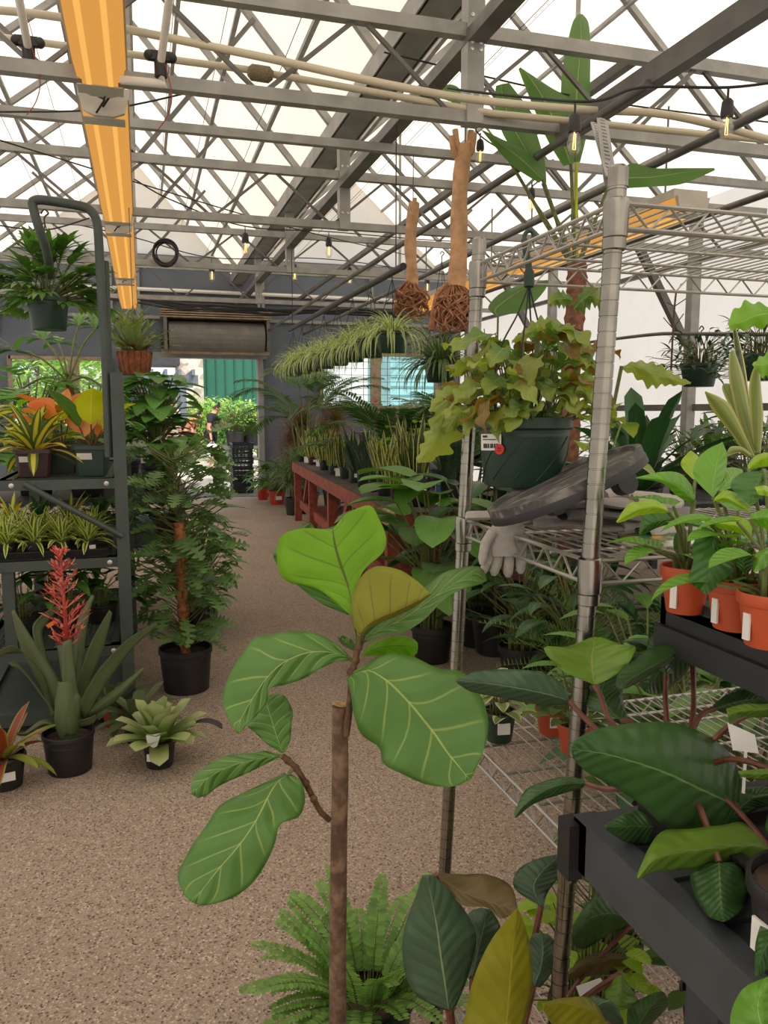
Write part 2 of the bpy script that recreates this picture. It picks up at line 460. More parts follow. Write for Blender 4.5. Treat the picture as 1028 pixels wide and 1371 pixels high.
# rafters, purlins
raf = MB(); y = 1.2
while y < YB:
    for i in range(4):
        x0, x1 = xs[i], xs[i+1]
        raf.bar((x0, y, rz(x0)-.04), (x1, y, rz(x1)-.04), .05, .05)
    y += 1.3
raf.build('trim_2', M['steel'], kind='structure', loc=(1.6, 5, 4))
pur = MB()
for i in range(4):
    for f in (.25, .5, .75, 1.0) if i % 2 == 0 else (.25, .5, .75):
        x = xs[i]+(xs[i+1]-xs[i])*f
        pur.bar((x, Y0, rz(x)-.05), (x, YB, rz(x)-.05), .035, .035)
pur.build('trim_3', M['steel'], kind='structure', loc=(1.6, 5, 4))
# gutters between the bays, and eaves
gt = MB()
for x in (GUTX,):
    gt.box((x, (Y0+YB)/2, GUTZ-.05), (.20, YB-Y0, .03)); gt.box((x-.1, (Y0+YB)/2, GUTZ), (.02, YB-Y0, .13)); gt.box((x+.1, (Y0+YB)/2, GUTZ), (.02, YB-Y0, .13))
gt.build('trim_4', M['steel'], kind='structure', loc=(1.6, 5, 3.6))
gt = MB(); gt.bar((GUTX, Y0, 3.22), (GUTX, YB, 3.22), .09, .06); gt.bar((2.07, -1.5, 2.83), (2.07, 3.8, 2.83), .06, .09)
gt.bar((2.55, 3.9, 3.30), (2.55, YB, 3.30), .05, .05)
gt.build('trim_5', M['steel_d'], kind='structure', loc=(1.6, 5, 3.2))
# ---------------------------------------------------------------- trusses
def truss(y, zb, zt, n):
    t = thing('roof_truss', 'TRUSS', 'roof truss', (GUTX, y, zb)); t['kind'] = 'structure'
    b = MB(); b.bar((GX0, y, zb), (GX1, y, zb), .055, .055); b.build('bottom_chord', M['steel'], t)
    b = MB(); b.bar((GX0, y, zt), (GX1, y, zt), .055, .06); b.build('top_chord', M['steel'], t)
    b = MB(); st = .46; x = GX0+.1; k = 0
    while x+st < GX1:
        z0, z1 = (zb, zt) if k % 2 == 0 else (zt, zb)
        b.bar((x, y, z0), (x+st, y, z1), .018, .018); x += st; k += 1
    b.build('web', M['steel_d'], t)
    b = MB(); b.bar((GUTX, y+.0, zb-.03), (GUTX, y, GUTZ-.05), .085, .085, up=(0, 1, 0)); b.build('post', M['steel'], t)
    b = MB(); b.bar((RIDX-.03, y, zt), (RIDX-.03, y, RIDZ-.08), .03, .03, up=(0, 1, 0)); b.bar((RID2X, y, zt), (RID2X, y, RIDZ-.08), .03, .03, up=(0, 1, 0)); b.build('king_post', M['steel'], t)
    b = MB()
    for sx, ex in ((RIDX, -1.2), (RIDX, .9), (RID2X, 2.5), (RID2X, 4.7)):
        b.bar((sx, y, zt), (ex, y, rz(ex)-.05), .03, .03)
    b.build('brace', M['steel_d'], t)
    if zb > 0:
        b = MB()
        for zz in (zb+.09, zb+.3, zt-.06, zt+.06):
            for dx in (-.022, .022): b.lathe((GUTX+dx, y-.045, zz), [(.0, -.005), (.010, -.005), (.010, .004), (.001, .006)], 6, axis=(0, -1, 0))
        b.build('bolts', M['bolt'], t)
    return t
for i, (y, zb, zt, lb) in enumerate(((3.78, 2.86, 3.25, 'nearest galvanised roof truss, crossing just behind the front end of the near left lamp'), (6.36, 2.91, 3.29, 'galvanised roof truss crossing above the middle of the aisle'),
        (8.78, 2.97, 3.33, 'galvanised roof truss crossing behind the two bare hanging trunks'), (11.2, 2.95, 3.35, 'galvanised roof truss nearest the dark back wall'))):
    tag(truss(y, zb, zt, i), lb)
b = MB(); b.bar((GX0, 5.15, 3.13), (GX1, 5.15, 3.13), .05, .05); b.build('trim_6', M['steel'], kind='structure', loc=(1.6, 5.15, 3.13))
# right wall columns, rails and braces
b = MB(); yc = (1.2, 4.2, 7.2, 10.2, 13.2)
for y in yc: b.box((GX1-.10, y, GUTZ/2), (.10, .10, GUTZ))
b.build('trim_7', M['steel'], kind='structure', loc=(GX1, 5, 1.8))
b = MB(); b.bar((GX1-.06, Y0, 1.50), (GX1-.06, YB, 1.50), .05, .07); b.bar((GX1-.06, Y0, 3.0), (GX1-.06, YB, 3.0), .05, .05)
for y in yc[1:]: b.bar((GX1-.16, y, 2.15), (GX1-.9, y, 3.3), .07, .07); 
b.build('trim_8', M['steel_d'], kind='structure', loc=(GX1, 5, 2))
# ---------------------------------------------------------------- back wall trim
b = MB()
for z, h in ((3.90, .10), (3.42, .05), (3.28, .05), (2.98, .05)): b.box((1.6, YB-.03, z), (GX1-GX0, .06, h))
for x in (-2.1, -.42, 0.0, 1.95, 2.0, 3.9): b.box((x, YB-.04, 3.3), (.07, .06, 1.3))
b.build('trim_9', M['wall_trim'], kind='structure', loc=(1.6, YB, 3.3))
b = MB()
b.box((DX0-.05, YB-.02, DZ/2), (.10, .2, DZ)); b.box((DX1+.04, YB-.02, DZ/2), (.09, .2, DZ)); b.box(((DX0+DX1)/2, YB-.02, DZ+.04), (DX1-DX0+.3, .2, .09))
b.build('door_1', M['wall_trim'], kind='structure', loc=(1, YB, 1.2))
# windows
glass = NT('window_glass'); gp = glass.n('BsdfTransparent'); gp.inputs[0].default_value = (.92, .97, .97, 1); gg = glass.n('BsdfGlossy'); gg.inputs['Roughness'].default_value = .03
gm = glass.n('MixShader'); gm.inputs[0].default_value = .06; glass.l(gp.outputs[0], gm.inputs[1]); glass.l(gg.outputs[0], gm.inputs[2]); M['glass'] = glass.fin(gm)
def window(n, x0, x1, z0, z1, bars, grid):
    t = bpy.data.objects.new('window_%d' % n, None); COL.objects.link(t); t.location = ((x0+x1)/2, YB, z0); t['kind'] = 'structure'
    b = MB(); w = .05
    b.box((x0, YB, (z0+z1)/2), (w, .18, z1-z0+w)); b.box((x1, YB, (z0+z1)/2), (w, .18, z1-z0+w)); b.box(((x0+x1)/2, YB-.02, z0), (x1-x0, .24, w)); b.box(((x0+x1)/2, YB, z1), (x1-x0, .18, w))
    for f in bars: b.box((x0+(x1-x0)*f, YB, (z0+z1)/2), (.16, .16, z1-z0))
    b.build('window_frame', M['wood'], t)
    b = MB(); b.quad((x0, YB+.06, z0), (x1, YB+.06, z0), (x1, YB+.06, z1), (x0, YB+.06, z1)); b.build('pane', M['glass'], t)
    if grid:
        b = MB(); z = z0+.1
        while z < z1: b.box(((x0+x1)/2, YB-.03, z), (x1-x0, .008, .008)); z += .115
        x = x0+.1
        while x < x1: b.box((x, YB-.03, (z0+z1)/2), (.007, .008, z1-z0)); x += .22
        b.build('wire_grid', M['steel_d'], t)
window(1, *LW[:2], *LW[2:], (.62,), False); window(2, *RW[:2], *RW[2:], (.46,), True)
# rolled-up door under its hood
t = thing('roller_door', 'grey rolled-up door with ribbed hood hanging above the open doorway', 'roller door', (1.3, YB-.3, 2.4))
b = MB(); n = 14
b.lathe((.45, YB-.28, 2.66), [(.001, 0), (.25, 0), (.25, 1.52), (.001, 1.52)], 20, axis=(1, 0, 0)); b.build('roll', mat('roller_curtain', (118, 116, 108), .6, 0, .15, 5), t)
b = MB()
for k in range(5): b.box((1.2, YB-.33-.02*k+.04, 2.95+.035*k), (1.75, .5-.03*k, .02))
b.box((1.2, YB-.3, 2.42), (1.72, .12, .06))
b.build('hood', M['wood'], t)
b = MB(); b.box((.40, YB-.28, 2.72), (.05, .5, .55)); b.box((2.02, YB-.28, 2.72), (.05, .5, .55)); b.build('bracket', M['steel_d'], t)
b = MB(); b.lathe((.33, YB-.3, 2.6), [(.001, 0), (.13, 0), (.13, .03), (.001, .03)], 16, axis=(1, 0, 0)); b.build('chain_wheel', M['black_plastic'], t)

# ================================================================ light: overcast sun and sky through the film
w = bpy.data.worlds.new('sky'); S.world = w; w.use_nodes = True; wt = w.node_tree; wt.nodes.clear()
wo = wt.nodes.new('ShaderNodeOutputWorld'); wb = wt.nodes.new('ShaderNodeBackground'); ws = wt.nodes.new('ShaderNodeTexSky')
ws.sky_type = 'NISHITA'; ws.sun_disc = False; ws.sun_elevation = math.radians(58); ws.sun_rotation = math.radians(200); ws.dust_density = 4; ws.air_density = 1.0
wm = wt.nodes.new('ShaderNodeMix'); wm.data_type = 'RGBA'; wm.inputs[0].default_value = .85
wt.links.new(ws.outputs[0], wm.inputs[6]); wm.inputs[7].default_value = (.92, .90, .86, 1)
wt.links.new(wm.outputs[2], wb.inputs[0]); wb.inputs[1].default_value = 1.0
wt.links.new(wb.outputs[0], wo.inputs[0])
sl = bpy.data.lights.new('sun', 'SUN'); so = bpy.data.objects.new('sun', sl); COL.objects.link(so)
sl.energy = 2.2; sl.angle = math.radians(6); sl.color = (1, .95, .86)
so.rotation_euler = (math.radians(38), math.radians(18), 0); so.location = (0, 0, 12)
S.view_settings.view_transform = 'Standard'; S.view_settings.look = 'None'; S.view_settings.gamma = 1.0; S.view_settings.exposure = 0.24
S.cycles.max_bounces = 10; S.cycles.diffuse_bounces = 7; S.cycles.transmission_bounces = 6; S.cycles.transparent_max_bounces = 12
# ================================================================ ceiling lamps
M['lens'] = emit('amber_lens', (226, 160, 78), .8)
M['lens_hot'] = emit('amber_tube_glow', (246, 182, 92), .9)
M['lamp_metal'] = mat('lamp_housing', (196, 190, 176), .5, .2, .1, 5)
M['bulb_glass'] = NT('bulb_glass')
_b = M['bulb_glass']; _t = _b.n('BsdfTransparent'); _t.inputs[0].default_value = (.95, .92, .86, 1); _g = _b.n('BsdfGlossy'); _g.inputs['Roughness'].default_value = .06
_m = _b.n('MixShader'); _m.inputs[0].default_value = .14; _b.l(_t.outputs[0], _m.inputs[1]); _b.l(_g.outputs[0], _m.inputs[2]); M['bulb_glass'] = _b.fin(_m)
M['filament'] = emit('bulb_filament', (255, 206, 120), 2.5)
def fixture(x, y0, y1, z, w, label):
    t = thing('ceiling_lamp', label, 'lamp', (x, (y0+y1)/2, z), 'long amber ceiling lamps')
    h = w*.42
    def ring(y, s=1.0, dz=0): return [V((x-w*.5*s, y, z+h)), V((x-w*.42*s, y, z+.02+dz)), V((x-w*.2*s, y, z+dz)), V((x+w*.2*s, y, z+dz)), V((x+w*.42*s, y, z+.02+dz)), V((x+w*.5*s, y, z+h))]
    b = MB(); b.grid([ring(y0), ring(y1)]); b.build('lens', M['lens'], t)
    b = MB()
    for sx in (-.2, .2): b.box((x+w*sx, (y0+y1)/2, z-.002), (w*.10, (y1-y0)-.2, .003))
    b.build('tube_glow', M['lens_hot'], t)
    b = MB(); b.box((x, (y0+y1)/2, z+h+.02), (w*1.06, y1-y0, .05)); b.build('housing', M['lamp_metal'], t)
    for y, s in ((y0, -1), (y1, 1)):
        b = MB(); r = ring(y+s*.004, 1.02, -.003); q = ring(y+s*.03, 1.02, -.003)
        b.add(r+q, [tuple(range(6)), tuple(range(11, 5, -1))]+[(i, (i+1) % 6, 6+(i+1) % 6, 6+i) for i in range(6)])
        b.box((x, y-s*.05, z-.003), (w*.86, .10, .004))
        b.build('end_cap', M['lamp_metal'], t)
    b = MB(); y_ = y0+.25
    b.tube([(x, y_, z+h), (x, y_, z+h+.6)], .006, 6); b.build('hanger', M['steel_d'], t); b = MB(); b.tube([(x, y1-.25, z+h), (x, y1-.25, z+h+.6)], .006, 6); b.build('hanger', M['steel_d'], t)
    b = MB(); rg = random.Random(int(y0*100)); pts = [(x+w*.1+.03*math.sin(k*1.3), y1-.03+k*.035, z+h*.8-.05*math.sin(k*.9)) for k in range(9)]
    b.tube(pts, .006, 5); b.tube([V(p)+V((-.03, 0, -.03)) for p in pts], .005, 5); b.build('wiring', M['cable'], t)
fixture(-.12, 1.6, 3.86, 2.82, .215, 'nearest amber ceiling lamp of the left row, large in the top left corner')
fixture(-.12, 4.15, 6.40, 2.82, .215, 'second amber ceiling lamp of the left row, hung behind the big one')
fixture(-.12, 6.70, 8.95, 2.82, .215, 'third amber ceiling lamp of the left row, over the staghorn fern')
fixture(-.12, 9.25, 11.5, 2.82, .215, 'farthest amber ceiling lamp of the left row, by the back wall')
fixture(3.16, 4.2, 6.5, 2.62, .22, 'amber ceiling lamp seen through the top wire shelf')
fixture(3.16, 6.8, 9.1, 2.62, .22, 'amber ceiling lamp of the right bay seen behind the big root ball')

# ================================================================ pipes
def pipething(name, label, pts, r, mt, cat='pipe'):
    b = MB(); b.tube(pts, r, 10); o = b.build(name, mt, None, True, loc=tuple(pts[0])); tag(o, label, cat); return o
def arc(pts, n=6):     # Catmull-Rom through points
    pts = [V(p) for p in pts]; out = []
    for i in range(len(pts)-1):
        p0 = pts[max(0, i-1)]; p1 = pts[i]; p2 = pts[i+1]; p3 = pts[min(len(pts)-1, i+2)]
        for k in range(n):
            t = k/n
            out.append(.5*((2*p1)+(p2-p0)*t+(2*p0-5*p1+4*p2-p3)*t*t+(-p0+3*p1-3*p2+p3)*t**3))
    out.append(pts[-1]); return out
pipething('water_pipe', 'cream plastic pipe sagging across the roof in front of the nearest truss', arc([P(-60, 10, 3.5), P(80, 23, 3.5), P(330, 72, 3.5), P(514, 112, 3.55), P(640, 134, 3.6), P(780, 147, 3.65), P(900, 155, 3.7), P(1060, 195, 3.8)]), .017, M['pvc'])
pipething('conduit_pipe', 'straight cream pipe running just above the lower bar of the nearest truss', [P(-60, 42, 3.75), P(330, 93, 3.75), P(660, 152, 3.85), P(1080, 193, 4.0)], .016, M['pvc'])
for px, a, lb in ((215, ((229, -20), (215, 86)), 'white drop pipe with black valve right of the big amber lamp'), (40, ((22, -20), (38, 66)), 'white drop pipe with black valve left of the big amber lamp')):
    t = thing('valve_pipe', lb, 'pipe', P(*a[1], 3.3))
    b = MB(); pa_ = P(*a[0], 3.0); pb_ = P(*a[1], 3.3); b.tube([pa_+(pa_-pb_).normalized()*(rz(pa_.x)-pa_.z), pa_, pb_], .016, 10); b.build('pipe', M['pvc_white'], t, True)
    q = P(*a[1], 3.3)
    b = MB(); b.lathe(q, [(.001, -.05), (.026, -.05), (.026, .02), (.018, .03), (.001, .03)], 12); b.box(q+V((0, 0, .03)), (.075, .03, .035)); b.ball(q+V((-.045, 0, .03)), .022); b.ball(q+V((.045, 0, .03)), .022)
    b.build('valve', M['black_plastic'], t, True)
    b = MB(); b.tube([q+V((0, 0, -.05)), q+V((.02, 0, -.075)), q+V((.13, .05, -.06)) if px == 40 else q+V((-.16, .05, -.06))], .017, 10); b.build('elbow', M['pvc_white'], t, True)
    b = MB(); rr = random.Random(px); b.tube(arc([q+V((.01, -.02, .02)), q+V((.04, -.02, -.12)), q+V((.02, 0, -.2)), q+V((-.02, 0, -.26))]), .002, 4); b.build('wire', mat('red_wire', (150, 60, 50), .5), t)
t = thing('pipe_strainer', 'tan mesh strainer bulb on the conduit above the aisle', 'strainer', P(349, 98, 3.7))
b = MB(); a = P(332, 96, 3.72); c = P(365, 101, 3.72); b.tube([a, a.lerp(c, .15), a.lerp(c, .85), c], [.02, .036, .036, .02], 14); b.build('body', mat('tan_mesh', (120, 108, 84), .8, 0, .4, 200), t, True)
# hanging rails in the right bay (round conduit along the bay)
def rail(lab, x, z, y0, y1, r=.021, mt=None):
    b = MB(); b.tube([(x, y0, z), (x, y1, z)], r, 10); o = b.build('hanging_rail', mt or M['steel_d'], None, True, loc=(x, y0, z)); tag(o, lab, 'rail')
    return x, z
rail('long round hanging rail above the big bare trunk, nearest rail to the aisle', 2.03, 2.78, 3.0, 13.4)
rail('round hanging rail crossing above the top wire shelf, second rail from the aisle', 2.62, 2.74, 2.4, 13.4)
rail('round hanging rail of the right bay beside the amber lamps', 3.55, 2.72, 2.4, 13.4)

# ================================================================ string lights
def string_light(name, label, pts, bulbs, r=.005, size=1.0):
    t = thing(name, label, 'string lights', pts[0]); b = MB(); b.tube(arc(pts), r, 6); b.build('cable', M['cable'], t, True)
    for p in bulbs:
        p = V(p); s = size
        c = MB(); c.tube([p, p-V((0, 0, .03*s))], .004, 6); c.lathe(p-V((0, 0, .075*s)), [(.001, 0), (.016*s, 0), (.018*s, .01*s), (.015*s, .04*s), (.008*s, .048*s), (.001, .05*s)], 14); so_ = c.build('socket', M['black_plastic'], t, True)
        q = p-V((0, 0, .075*s))
        c = MB(); c.lathe(q, [(.012*s, 0), (.016*s, -.012*s), (.020*s, -.032*s), (.016*s, -.05*s), (.008*s, -.06*s), (.001, -.062*s)], 14); c.build('bulb', M['bulb_glass'], so_, True)
        c = MB(); c.tube([q, q-V((.004*s, 0, .045*s)), q-V((-.004*s, 0, .045*s)), q-V((-.004*s, 0, .004))], .0016*s, 4); c.build('filament', M['filament'] if p.z < 9 else M['steel'], so_)
D = 2.7
string_light('string_lights', 'black bulb string looping in front of the tall strelitzia', [P(600, 118, 3.2), P(626, 122, 3.1), P(700, 130, 2.9), P(770, 136, D), P(810, 133, D), P(860, 117, D), P(975, 117, D), P(1050, 108, D)], [P(770, 138, D), P(975, 118, D)], size=1.25)
string_light('string_lights', 'thin black bulb string above the bare trunks', [P(636, 150, 4.6), P(643, 182, 4.6), P(720, 230, 4.9), P(712, 250, 5.0)], [P(643, 178, 4.6), P(712, 244, 5.0)], .004, 1.3)
string_light('string_lights', 'bulb string sagging over the aisle beside the left lamps', [P(180, 240, 5.6), P(230, 268, 6), P(328, 303, 6.6), P(440, 310, 7.4), P(556, 320, 8), P(640, 325, 8)], [P(328, 304, 6.6), P(440, 311, 7.4)], .005, 1.7)
string_light('string_lights', 'bulb string hung low in front of the dark back wall', [P(100, 300, 8), P(180, 318, 8.5), P(283, 345, 9.5), P(394, 345, 10), P(470, 350, 10), P(572, 365, 10.5), P(640, 370, 10.5)], [P(283, 346, 9.5), P(394, 347, 10), P(468, 352, 10), P(572, 364, 10.5)], .006, 2.0)
t = thing('cable_coil', 'coil of black cable hanging in front of the dark back wall', 'cable coil', PY(221, 339, 8.66))
b = MB(); rr = random.Random(3)
for k in range(7):
    c = PY(221+rr.uniform(-2, 2), 339+rr.uniform(-2, 2), 8.66+rr.uniform(-.03, .03)); r0 = .115+rr.uniform(-.02, .02)
    b.tube([c+RT*r0*math.cos(a*PI/12)+V((0, 0, 1))*r0*math.sin(a*PI/12) for a in range(25)], .008, 5, False)
b.build('loops', M['cable'], t)
# bundle of black cables along the back wall
b = MB(); rr = random.Random(4)
for k in range(6):
    b.tube(arc([P(x, 396+(x-100)*.058+rr.uniform(-5, 5)+(6 if 200 < x < 400 else 0), 12.0) for x in range(60, 560, 60)]), .018, 5)
o = b.build('cable_bundle', M['cable'], None, True, loc=P(300, 410, 12.0)); tag(o, 'sagging bundle of black cables strung along the dark back wall', 'cables')
b = MB(); b.tube([PY(80, 382, 13.735), PY(560, 404, 13.735)], .03, 8); o = b.build('water_pipe', M['pvc_white'], None, True, loc=PY(80, 382, 13.735)); tag(o, 'white pipe running along the upper back wall above the black cables', 'pipe')
# tension wires under the film
wr = random.Random(8)
for k, x in enumerate((-1.6, -1.1, -.75, .35, .7, 1.05, 2.1, 2.6, 3.1)):
    b = MB(); z = rz(x)-.25-.25*wr.random(); b.tube([(x, Y0, z), (x, 13.7, z)], .0028, 4); o = b.build('tension_wire', M['cable'], None, loc=(x, 5, z))
    tag(o, 'thin dark tension wire stretched under the white roof film along the bay', 'wire', 'tension wires under the roof')
for k, (a, c) in enumerate(((P(0, 188, 4.6), P(560, 345, 9.0)), (P(0, 302, 5.0), P(120, 292, 5)), (P(514, 70, 4.2), P(1040, 165, 4.6)), (P(0, 150, 4.0), P(300, 112, 4.0)))):
    b = MB(); b.tube(arc([V(a), (V(a)+V(c))/2-V((0, 0, .05)), V(c)]), .005, 5)
    o = b.build('roof_cable', M['cable'], None, loc=tuple(a)); tag(o, ['black cable slanting down from the far left over the aisle', 'short black cable at the left edge under the truss', 'thin cable slanting across the top right in front of the strelitzia', 'thin tie rod at the top left behind the valve pipes'][k], 'cable')
# ================================================================ traced blades: midrib, left and right margins at stations, own depths
def cr(a, b, c, d, t):
    return .5*((2*b)+(c-a)*t+(2*a-5*b+4*c-d)*t*t+(-a+3*b-3*c+d)*t**3)
def resample(vals, n):
    m = len(vals)-1; out = []
    for i in range(n+1):
        f = i/n*m; k = min(m-1, int(f)); t = f-k
        out.append(cr(vals[max(0, k-1)], vals[k], vals[k+1], vals[min(m, k+2)], t))
    return out
def blade(mb, st, view, d0, d1, dl=.02, dr=.02, n=22, nv=5, wav=.004, belly=0.0, seed=0, lob=0.0, nl=7):
    """st: rows (mx,my,lx,ly,rx,ry) read in a window (x0,y0,scale) of the picture; d0..d1 real distance at base and tip"""
    x0, y0, s = view; ch = [resample([r[k] for r in st], n) for k in range(6)]
    rows = []; uvs = []; rg = random.Random(seed); p1, p2 = rg.random()*6, rg.random()*6
    wm = max(math.hypot(ch[2][i]-ch[4][i], ch[3][i]-ch[5][i]) for i in range(n+1))
    for i in range(n+1):
        u = i/n; row = []; uvr = []; dm = d0+(d1-d0)*u+belly*math.sin(PI*u)
        wf = min(1, math.hypot(ch[2][i]-ch[4][i], ch[3][i]-ch[5][i])/wm*1.15)
        for j in range(-nv, nv+1):
            a = j/nv; k = 2 if j < 0 else 4; e = abs(a)
            e = e*(1-lob*(.5+.5*math.cos(2*PI*nl*u+(p1 if j < 0 else p2))))
            X = ch[0][i]*(1-e)+ch[k][i]*e; Y = ch[1][i]*(1-e)+ch[k+1][i]*e
            dd = dm+(dl if j < 0 else dr)*wf*max(0,e)**1.3+wav*wf*e*math.sin(u*17+(p1 if j < 0 else p2))
            row.append(P(x0+X/s, y0+Y/s, dd)); uvr.append((u, .5+.5*a))
        rows.append(row); uvs.append(uvr)
    mb.grid(rows, uvs); return rows
def mirror_rows(r): return r

# ================================================================ fiddle leaf fig
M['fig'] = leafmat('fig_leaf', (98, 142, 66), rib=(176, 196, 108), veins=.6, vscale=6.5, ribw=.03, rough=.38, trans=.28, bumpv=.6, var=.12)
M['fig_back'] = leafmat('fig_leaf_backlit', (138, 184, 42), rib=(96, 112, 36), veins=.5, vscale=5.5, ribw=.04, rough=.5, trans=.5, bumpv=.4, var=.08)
M['fig_old'] = leafmat('fig_leaf_old', (150, 152, 48), rib=(104, 92, 40), veins=.55, vscale=6, ribw=.05, rough=.5, trans=.4, bumpv=.4, var=.08, spots=(150, 92, 40))
M['bark'] = NT('fig_bark'); _t = M['bark']
_n = _t.noise(45, 5); _n2 = _t.noise(8, 4); _c = _t.mix(_t.step(_n, .35, .7), lin((96, 72, 54)), lin((142, 116, 92))); _c = _t.mix(_t.math('MULTIPLY', _t.step(_n2, .5, .7), .5), _c, lin((78, 58, 44)))
M['bark'] = _t.fin(_t.principled(_c, .85, 0, _t.bump(_n, .8, .006)))
M['petiole'] = mat('petiole', (96, 104, 52), .5, 0, .3, 40)
M['twig'] = mat('brown_twig', (92, 66, 44), .7, 0, .4, 60, .5, 90)
FV = (230, 650, 2.2844)
tr0 = P(455, 950, 1.30); TY = tr0.y
fig = thing('fiddle_leaf_fig', 'fiddle leaf fig with cut-off trunk and large veined leaves in the aisle', 'plant', (PY(452, 1371, TY).x, TY, 0))
b = MB(); zs = [(454.5, 946), (455, 990), (455.5, 1030), (454, 1100), (453, 1180), (452, 1260), (452, 1371)]
pts = [PY(x, y, TY) for x, y in zs]; pts.append(V((pts[-1].x, TY, .2)))
b.tube(pts, [.0125, .0135, .0138, .0138, .0142, .0145, .0148, .017], 16)
for k in range(9):
    q = PY(455+random.Random(k).uniform(-8, 8), 985+k*42, TY-.012); b.ball(q, .0035, 6, 5)
b.build('trunk', M['bark'], fig, True)
b = MB(); top = PY(454.5, 944, TY); b.disc(top+V((0, 0, .002)), .0118, 16, (0.2, -.1, 1)); b.build('cut_top', mat('cut_wood', (176, 140, 96), .9, 0, .4, 80, .8, 150), fig)
b = MB(); b.tube(arc([P(463, 985, 1.288), P(468, 945, 1.285), P(470, 920, 1.285), P(473, 895, 1.285), P(479, 868, 1.285), P(484, 850, 1.285)]), [.006]*5+[.0055]*26, 10)
for i, (x, y) in enumerate(((470, 900), (476, 884), (480, 866), (482, 856))): b.ball(P(x, y, 1.285), .0075, 8, 6)
b.build('leader_stem', M['twig'], fig, True)
b = MB(); b.tube(arc([P(441, 1098, 1.295), P(428, 1085, 1.285), P(415, 1060, 1.27), P(404, 1040, 1.26), P(395, 1027, 1.255), P(378, 1012, 1.25)]), .0048, 9)
for x, y in ((420, 1070), (409, 1048), (396, 1028), (385, 1018)): b.ball(P(x, y, 1.262), .0065, 7, 5)
b.build('side_branch', M['twig'], fig, True)
FIG = [
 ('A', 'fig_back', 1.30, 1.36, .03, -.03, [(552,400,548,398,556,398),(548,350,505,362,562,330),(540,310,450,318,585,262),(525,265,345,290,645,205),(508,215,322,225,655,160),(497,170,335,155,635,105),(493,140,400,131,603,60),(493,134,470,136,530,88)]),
 ('B', 'fig_old', 1.27, 1.24, .035, .02, [(575,455,570,450,580,458),(600,428,550,405,612,432),(640,408,560,310,652,414),(690,388,615,250,700,394),(735,366,690,256,742,372),(765,348,745,288,770,352),(790,330,785,326,792,332)]),
 ('C', 'fig', 1.29, 1.33, .05, -.02, [(585,475,583,468,590,482),(640,440,625,430,650,457),(700,412,690,380,705,450),(760,372,775,310,770,412),(820,330,830,268,830,352),(880,292,893,249,885,318),(930,270,940,249,940,303),(963,285,960,275,964,292)]),
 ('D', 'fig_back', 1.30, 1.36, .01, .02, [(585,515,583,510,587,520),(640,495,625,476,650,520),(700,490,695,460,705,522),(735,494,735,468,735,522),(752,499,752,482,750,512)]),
 ('E', 'fig', 1.28, 1.16, .03, .02, [(545,583,550,570,535,590),(600,565,592,548,548,640),(650,590,650,515,556,700),(700,635,735,523,580,762),(750,692,815,560,634,802),(800,755,892,572,646,850),(845,820,948,648,704,882),(880,862,969,735,778,914),(905,893,952,815,852,922),(915,898,928,868,895,908)]),
 ('F', 'fig', 1.28, 1.20, .03, .0, [(540,527,538,518,540,535),(495,512,500,482,500,540),(440,508,440,452,450,562),(385,520,370,446,405,590),(330,550,300,456,345,610),(290,590,250,468,300,622),(255,640,195,545,290,665),(225,690,160,620,258,705),(205,730,158,680,232,728),(200,757,188,742,210,757)]),
 ('G', 'fig', 1.26, 1.31, .01, .01, [(338,818,330,815,345,815),(325,780,290,790,362,780),(312,740,250,752,366,730),(298,695,228,728,370,690),(290,660,258,685,347,645),(300,640,288,648,328,636)]),
 ('H', 'fig', 1.25, 1.22, .02, .01, [(330,828,330,824,328,832),(290,830,285,812,300,845),(240,842,235,820,250,870),(180,858,170,826,200,893),(120,888,110,855,145,918),(80,925,66,890,110,945),(62,945,58,935,80,956)]),
 ('I', 'fig', 1.25, 1.15, .03, .01, [(355,885,345,880,368,885),(325,905,290,905,395,905),(300,940,240,930,408,955),(278,985,180,958,390,1012),(255,1030,140,985,332,1035),(225,1075,105,1040,318,1085),(190,1120,65,1095,292,1148),(150,1165,35,1150,245,1218),(110,1215,17,1195,185,1262),(75,1262,38,1252,112,1283),(66,1276,58,1272,82,1284)]),
 ('J', 'fig', 1.36, 1.40, .01, .01, [(540,395,535,395,545,395),(470,330,440,350,500,320),(400,230,330,250,470,200),(360,160,316,195,430,120),(405,118,395,125,420,122)]),
 ('K', 'fig', 1.30, 1.28, .02, .01, [(560,500,555,505,565,495),(535,480,525,490,545,468),(505,462,512,475,520,458)]),
 ('L', 'fig', 1.34, 1.40, .02, .02, [(570,480,560,480,580,480),(620,400,600,380,650,410),(660,330,640,300,690,350),(690,270,670,250,712,290)]),
]
for nm, mt, d0, d1, dl, dr, st in FIG:
    b = MB(); blade(b, st, FV, d0, d1, dl, dr, 26, 6, .005, 0, ord(nm)); b.build('leaf', M[mt], fig, True, solid=.0006)
b = MB()
for (x, y, d), (x1, y1, d1_) in (((478, 868, 1.285), (472, 826, 1.30)), ((480, 866, 1.285), (481, 850, 1.27)), ((480, 872, 1.285), (487, 857, 1.29)), ((474, 890, 1.285), (467, 880, 1.28)), ((470, 905, 1.285), (468, 907, 1.28)), ((394, 1026, 1.255), (386, 1037, 1.25)), ((380, 1014, 1.25), (374, 1012, 1.25))):
    b.tube([P(x, y, d), P(x1, y1, d1_)], .003, 6)
b.build('petiole', M['petiole'], fig, True)
b = MB(); fb = V((pts[-1].x, TY, 0)); pot_round(b, fb, .15, .27); b.build('pot', M['black_plastic'], fig, True)
b = MB(); b.disc(fb+V((0, 0, .235)), .138); b.build('soil', M['soil'], fig)

